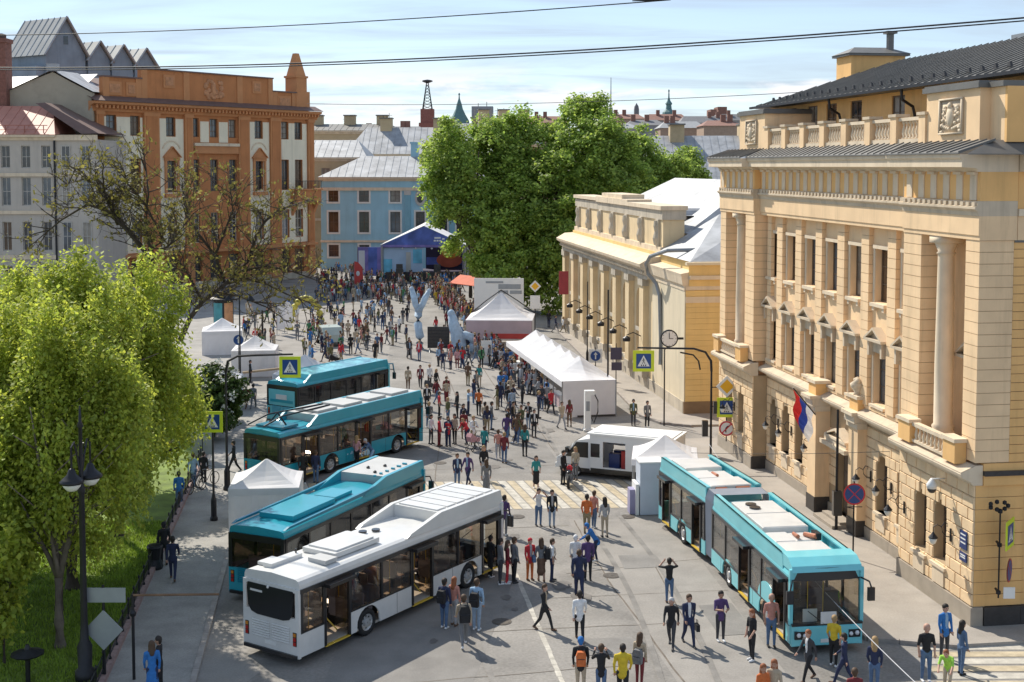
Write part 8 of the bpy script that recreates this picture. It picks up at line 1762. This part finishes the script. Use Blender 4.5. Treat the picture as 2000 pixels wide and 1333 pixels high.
mass('crowd', far, tops+['black','navy','dark grey','black'])
mass('crowd', [G(846+76*u+rp.uniform(-16,16), 572+62*u+rp.uniform(-10,10)) for u in [rp.random() for _ in range(85)]], ['red','maroon','black','navy','orange','brown','salmon','white','dark grey','red','beige','yellow'])
mass('crowd', [G(rp.uniform(850,965), rp.uniform(640,722)) for _ in range(46)]+[G(rp.uniform(655,800), rp.uniform(596,690)) for _ in range(34)]+[G(rp.uniform(955,1060), 712+rp.uniform(0,60)) for _ in range(18)], tops+['red','maroon','black','navy'])
mass('crowd', [G(rp.uniform(455,600), rp.uniform(612,700)) for _ in range(24)], tops)
mass('crowd', [G(610+rp.uniform(-10,60), rp.uniform(610,716)) for _ in range(26)]+[G(rp.uniform(960,1070), 700+rp.uniform(-10,100)*.9) for _ in range(0)], tops)
crowd([(x,y) for x,y in ((935,690),(948,684),(925,676),(962,676),(975,684),(940,668),(915,690),(955,700))], 'at the mouth of the long tent', 'people at the mouth of the long tent', ['maroon','red','black','brown','navy'])
crowd([(x,y) for x,y in ((1258,0),) if False], '', '')
for (x,y,t_) in ((1085,650,'navy'),(1100,652,'white'),(1072,640,'black')): crowd([(x,y,t_)], 'in the shade under the chestnuts', 'people under the chestnuts')
# people riding inside the white bus (they stand on its floor)
for (u, v, tp, bt, f_) in ((-4.6,.2,'dark grey','black',30),(-2.1,-.1,'maroon','black',140),(-1.4,.3,'navy','black',60),(3.4,-.1,'black','black',100),(4.0,.25,'navy','grey',200),(2.6,.3,'dark grey','navy',20)):
    a = wb.rotation_euler.z; x, y = wb.location.x+u*math.cos(a)-v*math.sin(a), wb.location.y+u*math.sin(a)+v*math.cos(a)
    person(0,0,tp,bt,'stand',f_,xy=(x,y),z=.38,where='riding inside the white bus',group='passengers inside the white bus')
for (u, v, tp, bt, f_) in ((-2.2,-.2,'beige','black',30),(.6,.2,'green','black',140),(2.4,-.1,'red','navy',60)):
    a = b2.rotation_euler.z; x, y = b2.location.x+u*math.cos(a)-v*math.sin(a), b2.location.y+u*math.sin(a)+v*math.cos(a)
    person(0,0,tp,bt,'stand',f_,xy=(x,y),z=.38,where='riding inside the middle teal bus',group='passengers inside the middle teal bus')
# ---- motorcycle with two people, prams and bicycles
p = G(1112,948); t = thing('motorcycle', 'dark motorcycle with red details standing at the far edge of the crosswalk', 'motorcycle', (p[0],p[1],0), 1.45)
def torus(b, c, R_, r, n=14, m=6):
    vs = [(c[0]+(R_+r*math.cos(2*math.pi*j/m))*math.cos(2*math.pi*k/n), c[1]+r*math.sin(2*math.pi*j/m), c[2]+(R_+r*math.cos(2*math.pi*j/m))*math.sin(2*math.pi*k/n)) for k in range(n) for j in range(m)]
    b.add(vs, [(k*m+j, k*m+(j+1)%m, ((k+1)%n)*m+(j+1)%m, ((k+1)%n)*m+j) for k in range(n) for j in range(m)])
for x in (-.7,.7): b = MB(); b.use(RUB); torus(b,(x,0,.32),.26,.07); b.use(RIM); b.tube((x,-.06,.32),(x,.06,.32),.1,n=8); b.build('wheel', parent=t)
b = MB(); b.use(CM['red']); b.ball((.15,0,.85),.24,10,1.3,.7,.7); b.build('fuel_tank', parent=t, smooth=True)
b = MB(); b.use(BBLACK); b.ball((-.45,0,.82),.2,10,1.8,.7,.4); b.build('seat', parent=t, smooth=True); b = MB(); b.use(STEEL); b.box(-.25,-.16,.3,.3,.16,.65); b.tube((.7,.0,.32),(.42,0,1.0),.05); b.tube((-.7,0,.32),(-.1,0,.5),.05); b.tube((-.8,-.15,.35),(.1,-.18,.35),.05); b.build('engine', parent=t)
b = MB(); b.use(BBLACK); b.path([(.36,-.38,1.05),(.44,0,1.0),(.36,.38,1.05)],.02,5); b.ball((.58,0,.88),.1,8); b.build('handlebar', parent=t)
pp(1100,947,'black','black','stand',60,'dark',where='standing at the motorcycle',group=GN); pp(1124,938,'beige','grey','woman',-30,'fair',where='behind the motorcycle',group=GN)
def pram(px, py, col, label, rz):
    p = G(px,py); t = thing('pram', label, 'pram', (p[0],p[1],0), rz, 'prams in the crowd'); b = MB(); b.use(col); b.prismy([(-.35,.55),(.3,.5),(.4,.7),(.1,.78),(-.3,1.05),(-.42,.85)],-.2,.2); b.build('seat', parent=t); b = MB(); b.use(DARKM); [b.tube((x,y,.12),(0,y,.6),.015) for x in (-.3,.35) for y in (-.2,.2)]; b.path([(.1,-.2,.6),(.5,-.2,1.05),(.5,.2,1.05),(.1,.2,.6)],.015,5); b.build('frame', parent=t)
    for x in (-.3,.35):
        for y in (-.24,.24): b = MB(); b.use(RUB); torus(b,(x,y,.12),.1,.025,10,5); b.build('wheel', parent=t)
pram(925,880,CM['pink'],'pink and white pram beside the bending red-topped person',.8); pram(653,716,CM['black'],'black pram in the knot of people right of the white gazebo',.3); pram(838,770,CM['dark grey'],'dark grey pram in front of the middle teal bus nose',1.2)
# two bicycles on the left pavement
def bicycle(px, py, label, rz):
    p = G(px,py,.13); t = thing('bicycle', label, 'bicycle', (p[0],p[1],.13), rz, 'bicycles on the left pavement')
    for x in (-.52,.52): b = MB(); b.use(RUB); torus(b,(x,0,.34),.31,.022,18,5); b.use(STEEL); [b.tube((x,0,.34),(x+.3*math.cos(k*.785),0,.34+.3*math.sin(k*.785)),.004,n=3) for k in range(8)]; b.build('wheel', parent=t)
    b = MB(); b.use(CM['black']); [b.tube(q,r,.017,n=6) for q,r in (((-.52,0,.34),(-.15,0,.8)),((-.52,0,.34),(-.02,0,.32)),((-.02,0,.32),(-.18,0,.86)),((-.02,0,.32),(.38,0,.82)),((-.15,0,.8),(.38,0,.84)),((.52,0,.34),(.36,0,.95)))]; b.build('frame', parent=t)
    b = MB(); b.use(BBLACK); b.path([(.3,-.28,.98),(.4,0,.95),(.3,.28,.98)],.015,5); b.build('handlebar', parent=t); b = MB(); b.use(BBLACK); b.ball((-.2,0,.9),.09,8,1.6,.8,.4); b.build('saddle', parent=t)
bicycle(384,962,'bicycle leaning beside the glass panel, nearer one',1.2); bicycle(405,950,'bicycle beside the glass panel, farther one',1.0)
